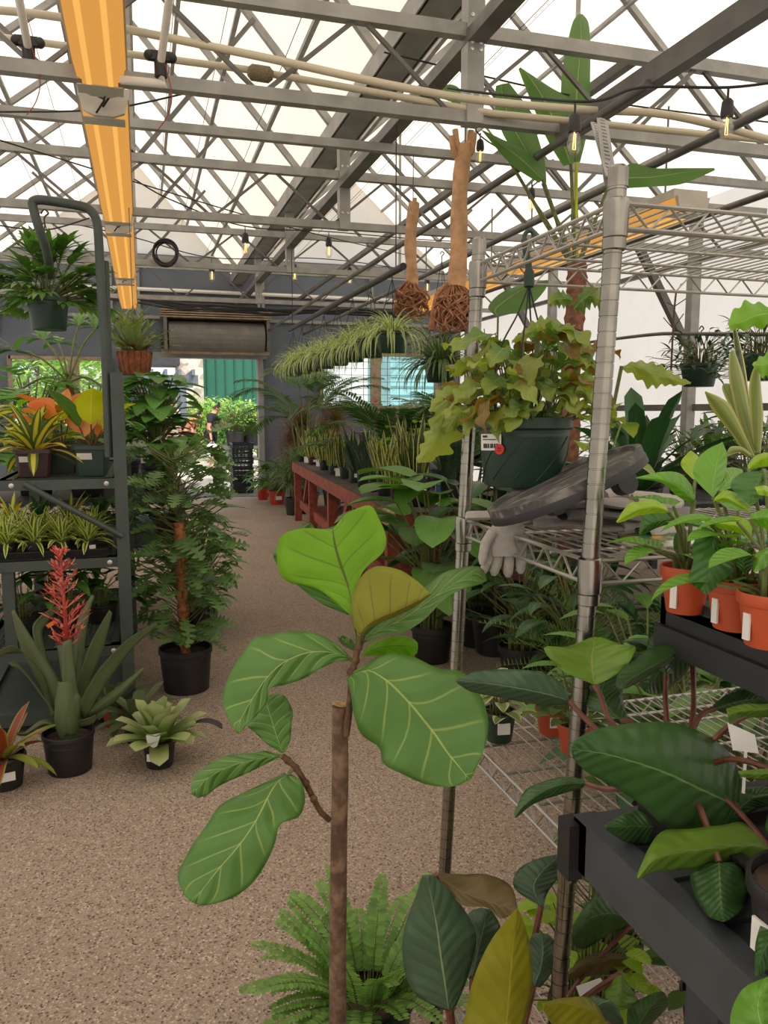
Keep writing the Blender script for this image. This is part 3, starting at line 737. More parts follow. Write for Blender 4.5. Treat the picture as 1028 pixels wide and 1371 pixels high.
# ================================================================ wire shelving unit
SY0, SY1 = .97, 1.43
qa = PY(825, 272, SY0); qb = PY(790, 752, SY0)
K = (qa.x-qb.x)/(qa.z-qb.z)
def sx(z): return qb.x+K*(z-qb.z)
rack = thing('wire_shelving_unit', 'chrome wire shelving unit with grooved posts right of the fiddle leaf fig', 'shelf', (sx(0), SY0, 0))
SW = 1.15; SZ = [qa.z, qb.z, .835, .30]
def rpost(x, y, top):
    b = MB(); n = int(top/.025)
    prof_ = []; z = 0
    pr = [(.001, 0)]
    while z < top: pr += [(.0127, z+.0002), (.0127, z+.0185), (.0116, z+.0188), (.0116, z+.0203)]; z += .0205
    pr.append((.001, z)); c0 = V((x+sx(0), y, 0))
    vs0 = len(b.v); b.lathe((0, 0, 0), pr, 16)
    b.v = [(c0.x+vx+K*vz, c0.y+vy, vz) for vx, vy, vz in b.v]
    o = b.build('post', M['chrome'], rack, True)
    c = MB(); c.lathe((c0.x+K*top, y, top+.01), [(.0135, -.02), (.0135, .004), (.010, .008), (.001, .009)], 16); c.build('post_cap', M['chrome'], o, True)
    return o
for x in (0, SW):
    for y in (SY0, SY1): rpost(x, y, qa.z+.03)
for z in SZ:
    x0, x1 = sx(z), sx(z)+SW; b = MB(); r = .0032; h = .032
    for y in (SY0, SY1):
        for zz in (z, z-h): b.tube([(x0, y, zz), (x1, y, zz)], r, 6)
        k = 0; x = x0+.02; pts = []
        while x < x1-.01: pts.append((x, y, z if k % 2 == 0 else z-h)); x += .032; k += 1
        b.tube(pts, .0022, 5)
    for x in (x0, x1):
        for zz in (z, z-h): b.tube([(x, SY0, zz), (x, SY1, zz)], r, 6)
        k = 0; y = SY0+.02; pts = []
        while y < SY1-.01: pts.append((x, y, z if k % 2 == 0 else z-h)); y += .028; k += 1
        b.tube(pts, .0022, 5)
    for f in (.25, .5, .75): y = SY0+(SY1-SY0)*f; b.tube([(x0, y, z-.006), (x1, y, z-.006)], .0028, 5)
    fr = b.build('shelf', M['wire'], rack, True)
    b = MB(); x = x0+.022
    while x < x1: b.tube([(x, SY0, z+.003), (x, SY1, z+.003)], .0016, 5); x += .0235
    b.build('wires', M['wire'], fr, True)
    for x in (x0, x1):
        for y in (SY0, SY1):
            b = MB(); b.lathe((x, y, z-.022), [(.013, -.025), (.0165, -.022), (.0175, .02), (.0165, .026), (.013, .028)], 16); b.lathe((x-K*.03, y, z-.05), [(.013, -.012), (.0160, -.01), (.0160, .004), (.013, .006)], 16)
            b.build('collar', M['chrome'] if z != SZ[1] else M['chrome'], fr, True)
# perforated straps that tie the shelving to the roof beam
for k, (a, c, lb) in enumerate((((806, 160), (818, 252), 'perforated steel strap tying the front post of the wire shelving to the roof beam'), ((795, 165), (817, 238), 'thinner perforated strap slanting beside the one above the front shelf post'))):
    A = P(*a, 1.35+.1*k); C_ = P(*c, 1.08); b = MB(); dv = (C_-A); L = dv.length; w = .009 if k == 0 else .006
    sd = dv.cross(FW).normalized(); nn = dv.cross(sd).normalized(); n = 18
    for side in (-1, 1): b.bar(A+sd*w*.75*side, C_+sd*w*.75*side, w*.6, .002, up=nn)
    for i in range(n+1):
        q = A+dv*(i/n); b.bar(q-dv*(.3/n), q+dv*(.3/n), w*1.1, .002, up=nn)
    o = b.build('perforated_strap', M['steel'], None, loc=tuple(A)); tag(o, lb, 'strap')
# ================================================================ things on the wire shelves
ZM = SZ[1]+.005
# tilted round plant caddy with castors
M['caddy'] = NT('worn_black_plastic'); _t = M['caddy']; _n = _t.noise(22, 6); _mp = _t.n('Mapping'); _tc = _t.n('TexCoord'); _t.l(_tc.outputs['Object'], _mp.inputs[0]); _mp.inputs['Scale'].default_value = (3, 60, 60)
_w = _t.noise(1.0, 4, _mp.outputs[0]); _c = _t.mix(_t.step(_w, .45, .7), lin((74, 72, 70)), lin((136, 131, 126))); M['caddy'] = _t.fin(_t.principled(_c, .6))
ca = P(672, 690, 1.20); cb = P(832, 604, 1.30); ctr = (ca+cb)/2; ax = (cb-ca).normalized()
vd_ = (ctr-CAM).normalized(); sd = vd_+UP*.15; sd = (sd-ax*sd.dot(ax)).normalized(); nrm = ax.cross(sd)*-1
if nrm.z < 0: nrm = -nrm
R = (cb-ca).length/2
caddy = thing('plant_caddy', 'worn round black plant caddy lying tilted on the gloves on the wire shelf', 'plant caddy', ctr-V((0, 0, .08)))
b = MB(); b.lathe(ctr, [(.001, .002), (R*.9, .002), (R*.93, .008), (R, .008), (R, -.012), (R*.92, -.014), (.001, -.012)], 40, axis=nrm); b.build('disc', M['caddy'], caddy, True)
b = MB(); b.lathe(ctr, [(R*1.0, -.004), (R*1.012, -.006), (R*1.012, -.017), (R*.97, -.018)], 40, axis=nrm); b.build('rim', M['black_plastic'], caddy, True)
for k in range(3):
    a = (.5, -.5, 1.3)[k]; X = ax; Y = nrm.cross(ax); q = ctr+(X*math.cos(a)+Y*math.sin(a))*R*.66-nrm*.026
    b = MB(); b.cyl(q+nrm*.018, q-nrm*.002, .012, n=10); o = b.build('castor', M['black_plastic'], caddy, True)
    b = MB(); b.cyl(q-Y*.010-nrm*.012, q+Y*.010-nrm*.012, .02, n=16); b.build('wheel', M['black_plastic'], o, True)
wq = P(831, 620, 1.33); b = MB(); b.lathe(wq, [(.001, -.012), (.02, -.012), (.027, -.008), (.027, .008), (.02, .012), (.001, .012)], 24, axis=FW*.8+RT*.5); b.build('castor', M['black_plastic'], caddy, True)
# work gloves, folded in a pile
M['glove'] = mat('grey_glove_knit', (178, 172, 166), .9, 0, .1, 40, .5, 300)
M['glove_d'] = mat('grey_glove_cuff', (120, 116, 112), .9, 0, .1, 40, .5, 300)
def flat_glove(c, L, W, az, h, label, mt):
    t = thing('work_glove', label, 'glove', c); d = V((math.cos(az), math.sin(az), 0)); s = V((-d.y, d.x, 0)); rows = []
    n = 12
    def ring(f, w, hh, off=0):
        return [V(c)+d*(L*(f-.5))+s*(w*.5*math.cos(a)+off)+V((0, 0, hh*.5+hh*.5*math.sin(a)+.004*math.sin(f*9))) for a in [2*PI*k/14 for k in range(15)]]
    b = MB(); b.grid([ring(f, W*wf, h) for f, wf in ((0, .5), (.02, .62), (.25, .62), (.32, .7), (.5, 1), (.62, 1), (.64, .9))]); b.build('palm', mt, t, True)
    for k, (o, l) in enumerate(((-.36, .30), (-.12, .36), (.12, .34), (.36, .26))):
        b = MB(); q = V(c)+d*(L*.12)+s*(W*o); b.tube([q+V((0, 0, h*.5)), q+d*(L*l*.5)+V((0, 0, h*.5)), q+d*(L*l)+V((0, 0, h*.45)), q+d*(L*(l+.04))+V((0, 0, h*.4))], [W*.13, W*.13, W*.115, W*.05], 10); b.build('finger', mt, t, True)
    b = MB(); q = V(c)+s*W*.4+V((0, 0, h*.5)); b.tube([q-d*L*.05, q+s*W*.2+d*L*.06, q+s*W*.3+d*L*.17], [W*.15, W*.15, W*.07], 10); b.build('thumb', mt, t, True)
    return t
xs_, ys_ = sx(ZM), SY0
gl = [((xs_+.075, ys_+.37, ZM), .20, .11, -.5, .016, 'folded grey work glove at the shelf corner beside the rear post', 'glove'),
      ((xs_+.17, ys_+.25, ZM), .24, .12, -.35, .016, 'bottom grey work glove of the pile under the plant caddy', 'glove'),
      ((xs_+.20, ys_+.22, ZM+.020), .23, .12, -.15, .016, 'grey work glove with dark cuff in the middle of the pile', 'glove_d'),
      ((xs_+.19, ys_+.24, ZM+.040), .22, .115, -.30, .016, 'topmost grey work glove of the pile under the plant caddy', 'glove'),
      ((xs_+.28, ys_+.13, ZM+.001), .20, .11, -.1, .015, 'grey work glove lying behind the front shelf post beside the printed bag', 'glove')]
for c, L, W, az, h, lb, mt in gl: flat_glove(c, L, W, az, h, lb, M[mt])
# glove hanging under the shelf edge
hg = thing('hanging_glove', 'pale grey work glove hanging fingers-down below the middle wire shelf', 'glove', P(680, 722, 1.36))
b = MB(); dd = 1.36
def gr(y, x0, x1, th): return [P((x0+x1)/2+(x1-x0)/2*math.cos(a), y, dd+th*math.sin(a)) for a in [2*PI*k/14 for k in range(15)]]
b.grid([gr(700, 660, 700, .016), gr(715, 655, 704, .018), gr(732, 652, 705, .018), (gr(745, 655, 704, .016))]); b.build('palm', M['glove'], hg, True)
for (x, y0, x2, y2, r) in ((658, 735, 648, 768, .0085), (669, 740, 661, 771, .0088), (682, 742, 680, 773, .009), (697, 738, 697, 768, .0088)):
    b = MB(); b.tube([P(x, y0-8, dd), P((x+x2)/2, (y0+y2)/2, dd), P(x2, y2-5, dd), P(x2, y2, dd)], [r, r, r*.9, r*.4], 10); b.build('finger', M['glove'], hg, True)
b = MB(); b.tube([P(660, 712, dd-.012), P(650, 728, dd-.014), P(646, 748, dd-.014), P(645, 756, dd-.014)], [.009, .009, .008, .004], 10); b.build('thumb', M['glove'], hg, True)
# printed bag lying flat
t = NT('printed_bag'); n = t.noise(9, 4); n2 = t.noise(14, 3)
c_ = t.mix(t.step(n, .42, .5), lin((222, 216, 200)), lin((34, 110, 70))); c_ = t.mix(t.step(n2, .55, .6), c_, lin((214, 170, 60))); M['bag'] = t.fin(t.principled(c_, .35))
b = MB(); q0 = V((sx(ZM)+.14, SY0+.02, ZM)); rows = []
for i in range(9): rows.append([q0+V((.26*i/8, .13*j/5, .004+.008*math.sin(PI*j/5)*math.sin(PI*i/8)+.003*math.sin(i*1.7+j))) for j in range(6)])
b.grid(rows); o = b.build('plant_food_bag', M['bag'], None, True, loc=tuple(q0), solid=.004); tag(o, 'flat printed green and yellow bag at the front of the middle wire shelf', 'bag')

# ================================================================ hanging green pot with wavy fern
M['wavy_leaf'] = leafmat('crested_fern_leaf', (106, 140, 66), rib=(156, 174, 100), veins=.35, vscale=7, ribw=.04, alt=((136, 154, 70), .5), tip=(146, 160, 76), trans=.35, var=.3)
M['wavy_rust'] = leafmat('rusty_leaf', (136, 112, 52), rib=(170, 120, 60), trans=.3, var=.35, alt=((122, 132, 52), .6))
HP = P(701, 605, 1.40); hr = .0815; hz0 = HP.z-.058; hz1 = HP.z+.062
hp = thing('hanging_fern_pot', 'large green hanging pot with ruffled yellow-green fern hung from the top wire shelf', 'hanging plant', (HP.x, HP.y, hz0))
b = MB(); pot_round(b, (HP.x, HP.y, hz0), hr, hz1-hz0, .022, .84, 40); po = b.build('pot', M['pot_green'], hp, True)
b = MB()
for k in range(11):      # slanting raised ribs moulded in the wall
    a = k*2*PI/11; pts = []
    for i in range(10):
        f = i/9; z = .012+f*.075; rr_ = hr*(.84+.155*(z/(hz1-hz0)))*1.004; an = a+f*.9
        pts.append((HP.x+rr_*math.cos(an), HP.y+rr_*math.sin(an), hz0+z))
    b.tube(pts, .0011, 5)
b.build('ribs', M['pot_green'], po, True)
b = MB(); b.disc((HP.x, HP.y, hz1-.012), hr*.95); b.build('soil', M['soil'], hp)
def on_wall(c, r, h0, taper, h, px0, py0, px1, py1, off=.0012):
    """patch on a round pot wall facing the camera, spanned by two picture corners"""
    rows = []
    for j in range(3):
        row = []
        for i in range(6):
            px = px0+(px1-px0)*i/5; py = py0+(py1-py0)*j/2
            rv = ray(px, py); lo, hi = .3, 12.0
            best = None; k = .3
            dd_ = (V((c[0], c[1], 0))-V((CAM.x, CAM.y, 0))).length
            # march to the wall
            s0 = max(.05, dd_-r*1.6); st_ = r/60
            for q in range(400):
                t_ = s0+q*st_; pt = CAM+rv*t_
                f = (pt.z-h0)/h; R_ = r*(taper+(1-taper)*f)+off
                if (pt.x-c[0])**2+(pt.y-c[1])**2 <= R_*R_: best = pt; break
            row.append(best if best is not None else CAM+rv*dd_)
        rows.append(row)
    return rows
b = MB(); b.grid(on_wall(HP, hr, hz0, .84, hz1-hz0, 644, 581, 671, 603, .003)); lb_ = b.build('price_label', M['white_label'], hp); lb_['label'] = 'white price label'
b = MB()
for (x0, y0, x1, y1) in ((646, 583, 652, 586), (647, 594, 652, 600), (653, 594, 655, 600), (656, 594, 660, 600), (661, 594, 663, 600), (664, 594, 667, 600), (646, 588, 664, 589.2)): b.grid(on_wall(HP, hr, hz0, .84, hz1-hz0, x0, y0, x1, y1, .0036))
b.build('barcode', M['print_ink'], lb_)
b = MB(); g = on_wall(HP, hr, hz0, .84, hz1-hz0, 663, 594, 677, 609, .0042); cc = g[1][2]; tdir = (V((cc.x-HP.x, cc.y-HP.y, 0))).normalized(); b.lathe(cc, [(.001, .001), (.0088, .001), (.0088, -.001), (.001, -.001)], 24, axis=tdir); st_ = b.build('round_sticker', mat('red_sticker', (214, 44, 40), .5, 0, .05), hp)
st_['label'] = 'round red sticker'
b = MB(); b.box(cc+tdir*.0012+V((0, 0, .002)), (.007, .0006, .002), math.atan2(tdir.x, -tdir.y)); b.box(cc+tdir*.0012-V((0, 0, .0025)), (.006, .0006, .0018), math.atan2(tdir.x, -tdir.y)); b.build('print', mat('sticker_print', (120, 20, 20), .5), st_)
# hanger: flat green hook and thin wires
b = MB(); hk = P(709, 318, 1.405)
b.tube(arc([P(716, 322, 1.40), P(714, 312, 1.40), P(708, 309, 1.40), P(702, 316, 1.40), P(704, 335, 1.40), P(708, 360, 1.40), P(708, 384, 1.40)]), [.004]*20+[.006]*11+[.009]*6, 8); b.build('hook', M['pot_green'], hp, True)
for (x, y, dd) in ((665, 480, 1.33), (697, 485, 1.36), (713, 470, 1.46), (735, 490, 1.42)):
    b = MB(); b.tube(arc([P(708, 382, 1.40), P(708+(x-708)*.35, 420, 1.40+(dd-1.4)*.4), P(x, y, dd), P(x+(x-708)*.06, 560, dd+.0)]), .0016, 5); b.build('hanger_wire', M['cable'], hp, True)
rg = random.Random(11); b = MB(); s_ = MB()
for i in range(95):
    az = rg.uniform(0, 2*PI); rr_ = hr*rg.uniform(.1, .9); q = V((HP.x+rr_*math.cos(az), HP.y+rr_*math.sin(az), hz1-.012)); hgt = rg.uniform(.01, .15)
    q2 = q+V((math.cos(az)*rg.uniform(.0, .05), math.sin(az)*rg.uniform(0, .05), hgt)); s_.tube([q, q2], .0014, 4, False)
    b.cur = 0 if rg.random() < .8 else 1
    leaf(b, q2, dirv(az+rg.uniform(-.8, .8), rg.uniform(-.3, .7)), rg.uniform(.055, .105), rg.uniform(.034, .052), rg.uniform(.5, 1.7), .2, 'wavy', 22, 3, .12, rng=rg, twist=rg.uniform(-.6, .6))
b.cur = 0
b.build('foliage', [M['wavy_leaf'], M['wavy_rust']], hp, True); s_.build('stalks', M['petiole'], hp)
# long arching fronds of it
for nm, st in (('up', [P(735, 560, 1.40), P(760, 470, 1.40), P(725, 430, 1.38), P(690, 450, 1.36)]),):
    pass
b = MB()
RV = (600, 343, 2.402)
blade(b, [(390,230,385,225,395,235),(350,225,345,200,360,250),(310,230,310,185,305,262),(270,240,270,205,262,275),(235,260,235,240,222,280),(205,275,205,268,203,282)], RV, 1.42, 1.38, .02, .02, 44, 5, .012, 0, 3, .42, 7)
blade(b, [(405,170,400,165,410,175),(430,140,420,110,440,190),(460,125,455,90,465,165),(490,140,490,105,487,182),(510,155,513,140,505,165)], RV, 1.45, 1.42, .02, .02, 44, 5, .012, 0, 4, .4, 6)
blade(b, [(400,140,405,150,398,130),(370,135,370,170,365,105),(340,140,342,165,335,110),(322,155,325,162,320,140)], RV, 1.46, 1.45, .02, .02, 40, 4, .012, 0, 5, .42, 6)
blade(b, [(450,410,440,415,460,405),(455,360,430,370,478,350),(440,310,415,320,470,300),(430,270,415,280,448,262),(428,250,425,252,432,248)], RV, 1.42, 1.45, .02, .02, 40, 4, .012, 0, 6, .42, 6)
blade(b, [(470,480,465,490,475,470),(440,440,420,460,465,410),(400,420,390,450,420,385),(360,415,350,440,370,380)], RV, 1.36, 1.33, .02, .02, 40, 4, .012, 0, 7, .42, 6)
b.build('frond', M['wavy_leaf'], hp, True)

# ================================================================ strap: tall philodendron leaf seen right of the front post
ft = thing('ruffled_leaf_plant', 'plant with one long ruffled lime leaf pointing right behind the front shelf post', 'plant', P(800, 650, 1.75))
b = MB(); blade(b, [(555,360,550,365,560,355),(600,355,590,385,600,335),(650,372,645,430,660,338),(700,390,690,420,705,358),(740,403,735,418,745,385),(780,408,778,412,782,405)], RV, 1.7, 1.72, .03, .02, 56, 6, .02, 0, 9, .32, 8); b.build('leaf', M['wavy_leaf'], ft, True)
b = MB(); b.tube(arc([P(832, 490, 1.7), P(824, 530, 1.72), P(812, 590, 1.74), P(805, 640, 1.75)]), .004, 6); b.build('petiole', M['petiole'], ft, True)
b = MB(); rg = random.Random(5); q = P(805, 640, 1.75); bush(b, q-V((0, 0, .05)), 9, .07, .22, .08, .05, 'wavy', rg, b, (.5, 1.2)); b.build('foliage', M['wavy_leaf'], ft, True)
b = MB(); pot_round(b, q-V((0, 0, .16)), .06, .11); b.build('pot', M['black_plastic'], ft, True)
# ================================================================ grey bench, riser, philodendrons, pothos
M['bench'] = mat('grey_bench_plastic', (66, 70, 74), .55, 0, .12, 14, .1, 90)
BZ = .93; bc = PZ(768, 1090, BZ)
t = thing('plant_bench', 'grey plastic plant bench in the bottom right corner against the wire shelving', 'bench', (bc.x, bc.y, 0))
bx0, bx1, by1, by0 = bc.x, bc.x+1.1, bc.y, bc.y-1.35
b = MB(); b.box(((bx0+bx1)/2, (by0+by1)/2, BZ-.022), (bx1-bx0-.02, by1-by0-.02, .02)); 
for i in range(16): b.box(((bx0+bx1)/2, by0+.05+i*.083, BZ-.010), (bx1-bx0-.06, .03, .008))
b.build('top', M['bench'], t)
b = MB()
b.box((bx0+.016, (by0+by1)/2, BZ-.035), (.032, by1-by0, .07)); b.build('side_rail', M['bench'], t); b = MB(); b.box((bx1-.016, (by0+by1)/2, BZ-.035), (.032, by1-by0, .07)); b.build('side_rail', M['bench'], t)
b = MB(); b.box(((bx0+bx1)/2, by1-.016, BZ-.036), (bx1-bx0, .03, .068)); b.build('end_rail', M['bench'], t); b = MB(); b.box(((bx0+bx1)/2, by0+.016, BZ-.036), (bx1-bx0, .03, .068)); b.build('end_rail', M['bench'], t)
for x in (bx0+.10, bx1-.10):
    for y in (by1-.17, by0+.2):
        b = MB(); b.box((x, y, (BZ-.07)/2), (.055, .055, BZ-.07)); b.build('leg', M['bench'], t)
b = MB(); b.box((bx0-.004, by1+.0, BZ-.045), (.02, .03, .075)); b.build('corner_cap', M['black_plastic'], t)
b = MB(); b.box((bx0+.10, (by0+by1)/2, .35), (.04, by1-by0-.3, .03)); b.box((bx1-.10, (by0+by1)/2, .35), (.04, by1-by0-.3, .03)); b.box(((bx0+bx1)/2, by1-.17, .35), (bx1-bx0-.2, .04, .03)); b.build('stretcher', M['bench'], t)
b = MB(); b.box(((bx0+bx1)/2, (by0+by1)/2, .375), (bx1-bx0-.1, by1-by0-.3, .02)); b.build('lower_shelf', mat('brown_boards', (96, 76, 66), .8, 0, .3, 12), t)
# riser shelf carrying the pothos
rc = P(885, 803, 1.12); RZ = rc.z
t = thing('riser_shelf', 'black plastic riser shelf standing on the grey bench under the orange pots', 'shelf', (rc.x, rc.y, BZ))
b = MB(); b.box((rc.x+.3, rc.y-.40, RZ-.008), (.6, .80, .012)); b.box((rc.x+.006, rc.y-.40, RZ-.01), (.012, .80, .045)); b.box((rc.x+.022, rc.y-.40, RZ+.004), (.018, .80, .012)); b.box((rc.x-.004, rc.y-.40, RZ-.05), (.012, .80, .035)); b.box((rc.x+.3, rc.y-.006, RZ-.02), (.6, .012, .05)); b.build('top', M['tray_plastic'], t)
for x in (.30, .56):
    for y in (-.15, -.74): b = MB(); b.box((rc.x+x, rc.y+y, (RZ+BZ)/2-.01), (.04, .04, RZ-BZ-.02)); b.build('leg', M['tray_plastic'], t)

# ---------------------------------------------------------------- golden pothos in orange pots
M['pothos'] = leafmat('pothos_leaf', (112, 164, 58), rib=(150, 190, 96), veins=.2, vscale=7, ribw=.03, rough=.36, trans=.3, var=.14, bumpv=.3)
M['pothos_l'] = leafmat('pothos_lime_leaf', (158, 190, 58), rib=(178, 204, 100), veins=.15, ribw=.03, rough=.36, trans=.35, var=.1, spots=(190, 190, 110))
M['pothos_d'] = leafmat('pothos_dark_leaf', (70, 112, 50), rib=(96, 134, 70), veins=.25, ribw=.03, rough=.38, trans=.22, var=.12, bumpv=.4)
PV = (820, 560, 4.894)
POTH = [
 ('leftmost', 918, 778, 1.05, .028, [('pothos_l', 1.0, .97, .02, .015, [(365,610,352,580,345,622),(290,580,270,532,260,625),(190,590,175,545,165,640),(110,625,100,566,75,675),(25,682,22,678,28,686)]),
    ('pothos_d', 1.03, 1.05, .01, .01, [(400,660,385,628,390,690),(310,670,300,612,300,715),(230,700,200,630,230,750),(178,765,172,755,184,770)]),
    ('pothos', 1.07, 1.04, .02, .01, [(540,540,545,480,505,562),(430,450,455,368,410,500),(310,402,330,350,325,425),(152,390,155,387,156,394)]),
    ('pothos_l', 1.09, 1.12, .0, .02, [(540,405,520,395,555,400),(510,345,452,320,560,350),(495,270,455,270,570,265),(512,212,505,215,520,214)]),
    ('pothos_d', 1.06, 1.10, .02, .02, [(470,730,455,720,485,745),(440,790,405,770,480,800),(430,860,400,850,470,860),(440,920,435,915,450,920)]),]),
 ('second', 986, 800, .97, .031, [('pothos', 1.0, 1.04, .015, .015, [(655,518,648,510,665,512),(658,440,535,390,705,450),(675,340,545,280,742,345),(695,240,620,205,750,240),(716,152,712,160,722,160)]),
    ('pothos_l', .97, .93, .02, .02, [(665,545,668,520,672,550),(730,520,740,472,740,550),(820,560,830,505,810,575),(905,612,898,598,900,622)]),
    ('pothos_l', .95, .90, .02, .015, [(632,682,650,668,655,705),(720,690,730,645,720,730),(820,705,830,645,800,745),(885,745,905,690,862,765),(900,792,912,780,885,796)]),
    ('pothos_d', .95, .90, .02, .02, [(650,760,560,760,700,800),(655,850,525,830,745,900),(650,950,528,940,800,985),(625,1050,498,1060,715,1075),(600,1148,575,1128,640,1142)]),
    ('pothos', 1.02, 1.10, .02, .02, [(700,480,690,470,720,480),(760,420,730,400,800,440),(790,370,740,330,850,360),(830,330,800,322,850,335)]),
    ('pothos_d', .93, .91, .01, .02, [(870,1015,850,1010,890,1010),(860,950,805,950,930,960),(865,890,820,880,945,890),(900,850,890,850,920,850)])]),
 ('third', 1030, 838, .90, .031, [('pothos_d', .96, .92, .02, .02, [(992,335,960,345,1018,340),(950,420,830,365,1030,400),(925,500,775,450,1005,460),(912,578,880,555,950,545)]),
    ('pothos_l', .98, .95, .02, .01, [(890,335,888,320,900,340),(950,280,930,250,960,320),(1010,250,1000,225,1030,300),(1060,240,1058,230,1060,260)]),
    ('pothos', .9, .87, .02, .02, [(900,660,905,630,920,690),(960,650,960,605,980,715),(1040,650,1035,595,1050,730),(1100,670,1095,650,1100,690)]),
    ('pothos', .88, .84, .02, .01, [(1060,850,1040,845,1070,860),(1000,880,980,860,1040,930),(955,940,930,900,1000,980),(925,1008,920,1000,932,1010)]),
    ('pothos_l', .93, .90, .02, .01, [(1060,500,1050,480,1070,520),(1000,470,1000,440,1010,510),(940,470,930,450,950,500)])]),
]
for i, (lb, px, py, d, r, lv) in enumerate(POTH):
    h = .062; base = P(px, py, d); base.z = RZ
    t = thing('pothos_plant', {'leftmost': 'golden pothos in orange pot nearest the wire shelving, a lime leaf reaching left', 'second': 'golden pothos in orange pot with a big dark leaf hanging over the pot front', 'third': 'golden pothos in an orange pot cut off by the right edge'}[lb], 'plant', base, 'pothos on the riser shelf')
    b = MB(); pot_round(b, base, r*1.15, h, .014, .74, 32); po = b.build('pot', M['pot_orange'], t, True)
    b = MB(); b.disc(base+V((0, 0, h*.86)), r); b.build('soil', M['soil'], t)
    tg = P(px-22 if lb != 'leftmost' else px-3, py+20, d-.045); b = MB(); dv = (CAM-tg).normalized(); sdv = dv.cross(V((0, 0, 1))).normalized()
    rr_ = r*1.0; ang = math.atan2(-dv.x, dv.y)
    an0 = math.atan2(CAM.y-base.y, CAM.x-base.x)+(-.8 if lb != 'leftmost' else -.5); c0 = base+V((math.cos(an0)*r*1.03, math.sin(an0)*r*1.03, .024)); b.box(c0, (.003, .009, .030), an0); o = b.build('plant_label', M['white_label'], t); 
    top = base+V((0, 0, h*.85)); s_ = MB()
    for (mt, d0, d1, dl, dr, st) in lv:
        b = MB(); rows = blade(b, st, PV, d0, d1, dl, dr, 16, 4, .003, 0, len(st)); b.build('leaf', M[mt], t, True)
        q = rows[0][4]; s_.tube(arc([top, (top+q)/2+V((0, 0, .015)), q]), .0022, 5)
    b = MB(); rg = random.Random(i+30); bush(b, top, 12, .07, .09, .06, .045, 'heart', rg, s_, (.4, 1.0), nu=8, nv=3, base_r=.02); b.build('foliage', M['pothos'], t, True)
    s_.build('stems', M['petiole'], t, True)

# ---------------------------------------------------------------- big philodendrons
M['phil'] = leafmat('philodendron_leaf', (62, 98, 50), rib=(120, 146, 84), veins=.10, vscale=12, ribw=.03, rough=.33, trans=.14, var=.12, bumpv=.25, spec=.5)
M['phil_l'] = leafmat('philodendron_young_leaf', (112, 148, 52), rib=(150, 160, 84), veins=.1, ribw=.03, rough=.36, trans=.25, var=.1)
M['phil_y'] = leafmat('philodendron_olive_leaf', (150, 150, 34), rib=(178, 168, 60), veins=.22, vscale=9, ribw=.03, rough=.4, trans=.3, var=.08)
M['phil_b'] = leafmat('philodendron_brown_leaf', (98, 84, 42), rib=(120, 100, 56), veins=.2, ribw=.03, rough=.4, trans=.15, var=.1)
M['phil_g'] = leafmat('philodendron_bluegreen_leaf', (72, 100, 74), rib=(150, 168, 120), veins=.14, vscale=10, ribw=.03, rough=.34, trans=.15, var=.1)
M['red_petiole'] = mat('red_petiole', (106, 62, 48), .4, 0, .3, 40)
QV = (600, 840, 2.402)
def traced_plant(name, label, cat, base, potr, poth, potm, leaves, view, stemm='red_petiole', crown=None, group=None, pscale=1.0, prad=.0035):
    t = thing(name, label, cat, base, group)
    b = MB(); pot_round(b, base, potr, poth); b.build('pot', M[potm], t, True)
    b = MB(); b.disc(V(base)+V((0, 0, poth*.88)), potr*.92); b.build('soil', M['soil'], t)
    top = V(base)+V((0, 0, poth*.86)) if crown is None else crown
    for k, (mt, d0, d1, dl, dr, st, *via) in enumerate(leaves):
        b = MB(); rows = blade(b, st, view, d0, d1, dl, dr, 22, 5, .004, 0, k*7+3); lf = b.build('leaf', M[mt], t, True, solid=.0006)
        q = rows[0][5]; s_ = MB()
        mid = [P(view[0]+x/view[2], view[1]+y/view[2], d) for x, y, d in via]
        if not mid: mid = [(top+q)/2+V((0, 0, .02))]
        s_.tube(arc([top+V((0, 0, -.01))]+mid+[q]), prad, 7); s_.build('petiole', M[stemm], t, True)
    return t, top
cr_ = P(905, 1010, .98); base = V((cr_.x, cr_.y, BZ))
L5 = [(925,575,935,560,915,600),(880,552,938,480,885,660),(800,515,905,405,800,668),(710,472,830,345,700,642),(610,437,720,305,610,562),(510,408,600,308,510,500),(430,395,480,325,440,462),(394,388,402,365,402,420)]
L1 = [(390,236,388,222,385,246),(330,218,345,165,320,250),(250,200,270,140,240,240),(160,185,180,135,150,222),(80,175,90,142,75,207),(24,172,28,168,30,180)]
L2 = [(470,186,465,182,478,184),(463,140,365,138,560,140),(462,96,308,66,602,66),(468,60,380,62,560,55),(472,30,455,34,500,34)]
L3 = [(828,27,822,24,826,33),(760,60,735,40,765,72),(690,105,660,62,690,128),(620,145,590,100,620,170),(560,182,546,150,575,195),(543,195,540,188,548,198)]
L4 = [(780,62,760,50,790,75),(740,90,700,70,775,130),(690,130,650,100,730,180),(650,180,625,150,690,212),(630,205,620,195,650,215)]
L6 = [(1035,712,1028,690,1035,740),(960,700,950,628,970,762),(880,708,880,636,880,765),(790,716,770,648,790,776),(720,728,690,655,715,782),(660,748,645,710,655,788),(609,808,606,800,613,810)]
L7 = [(870,755,800,758,940,756),(872,800,778,800,965,800),(875,860,795,865,964,865),(880,915,830,925,945,910),(885,946,870,942,900,942)]
L8 = [(695,640,690,618,690,662),(640,640,640,588,640,700),(570,640,565,598,570,690),(505,642,503,636,508,650)]
L9 = [(442,502,440,492,432,515),(370,503,375,480,350,540),(300,530,280,505,300,556),(245,570,240,535,258,578),(214,612,212,600,220,612)]
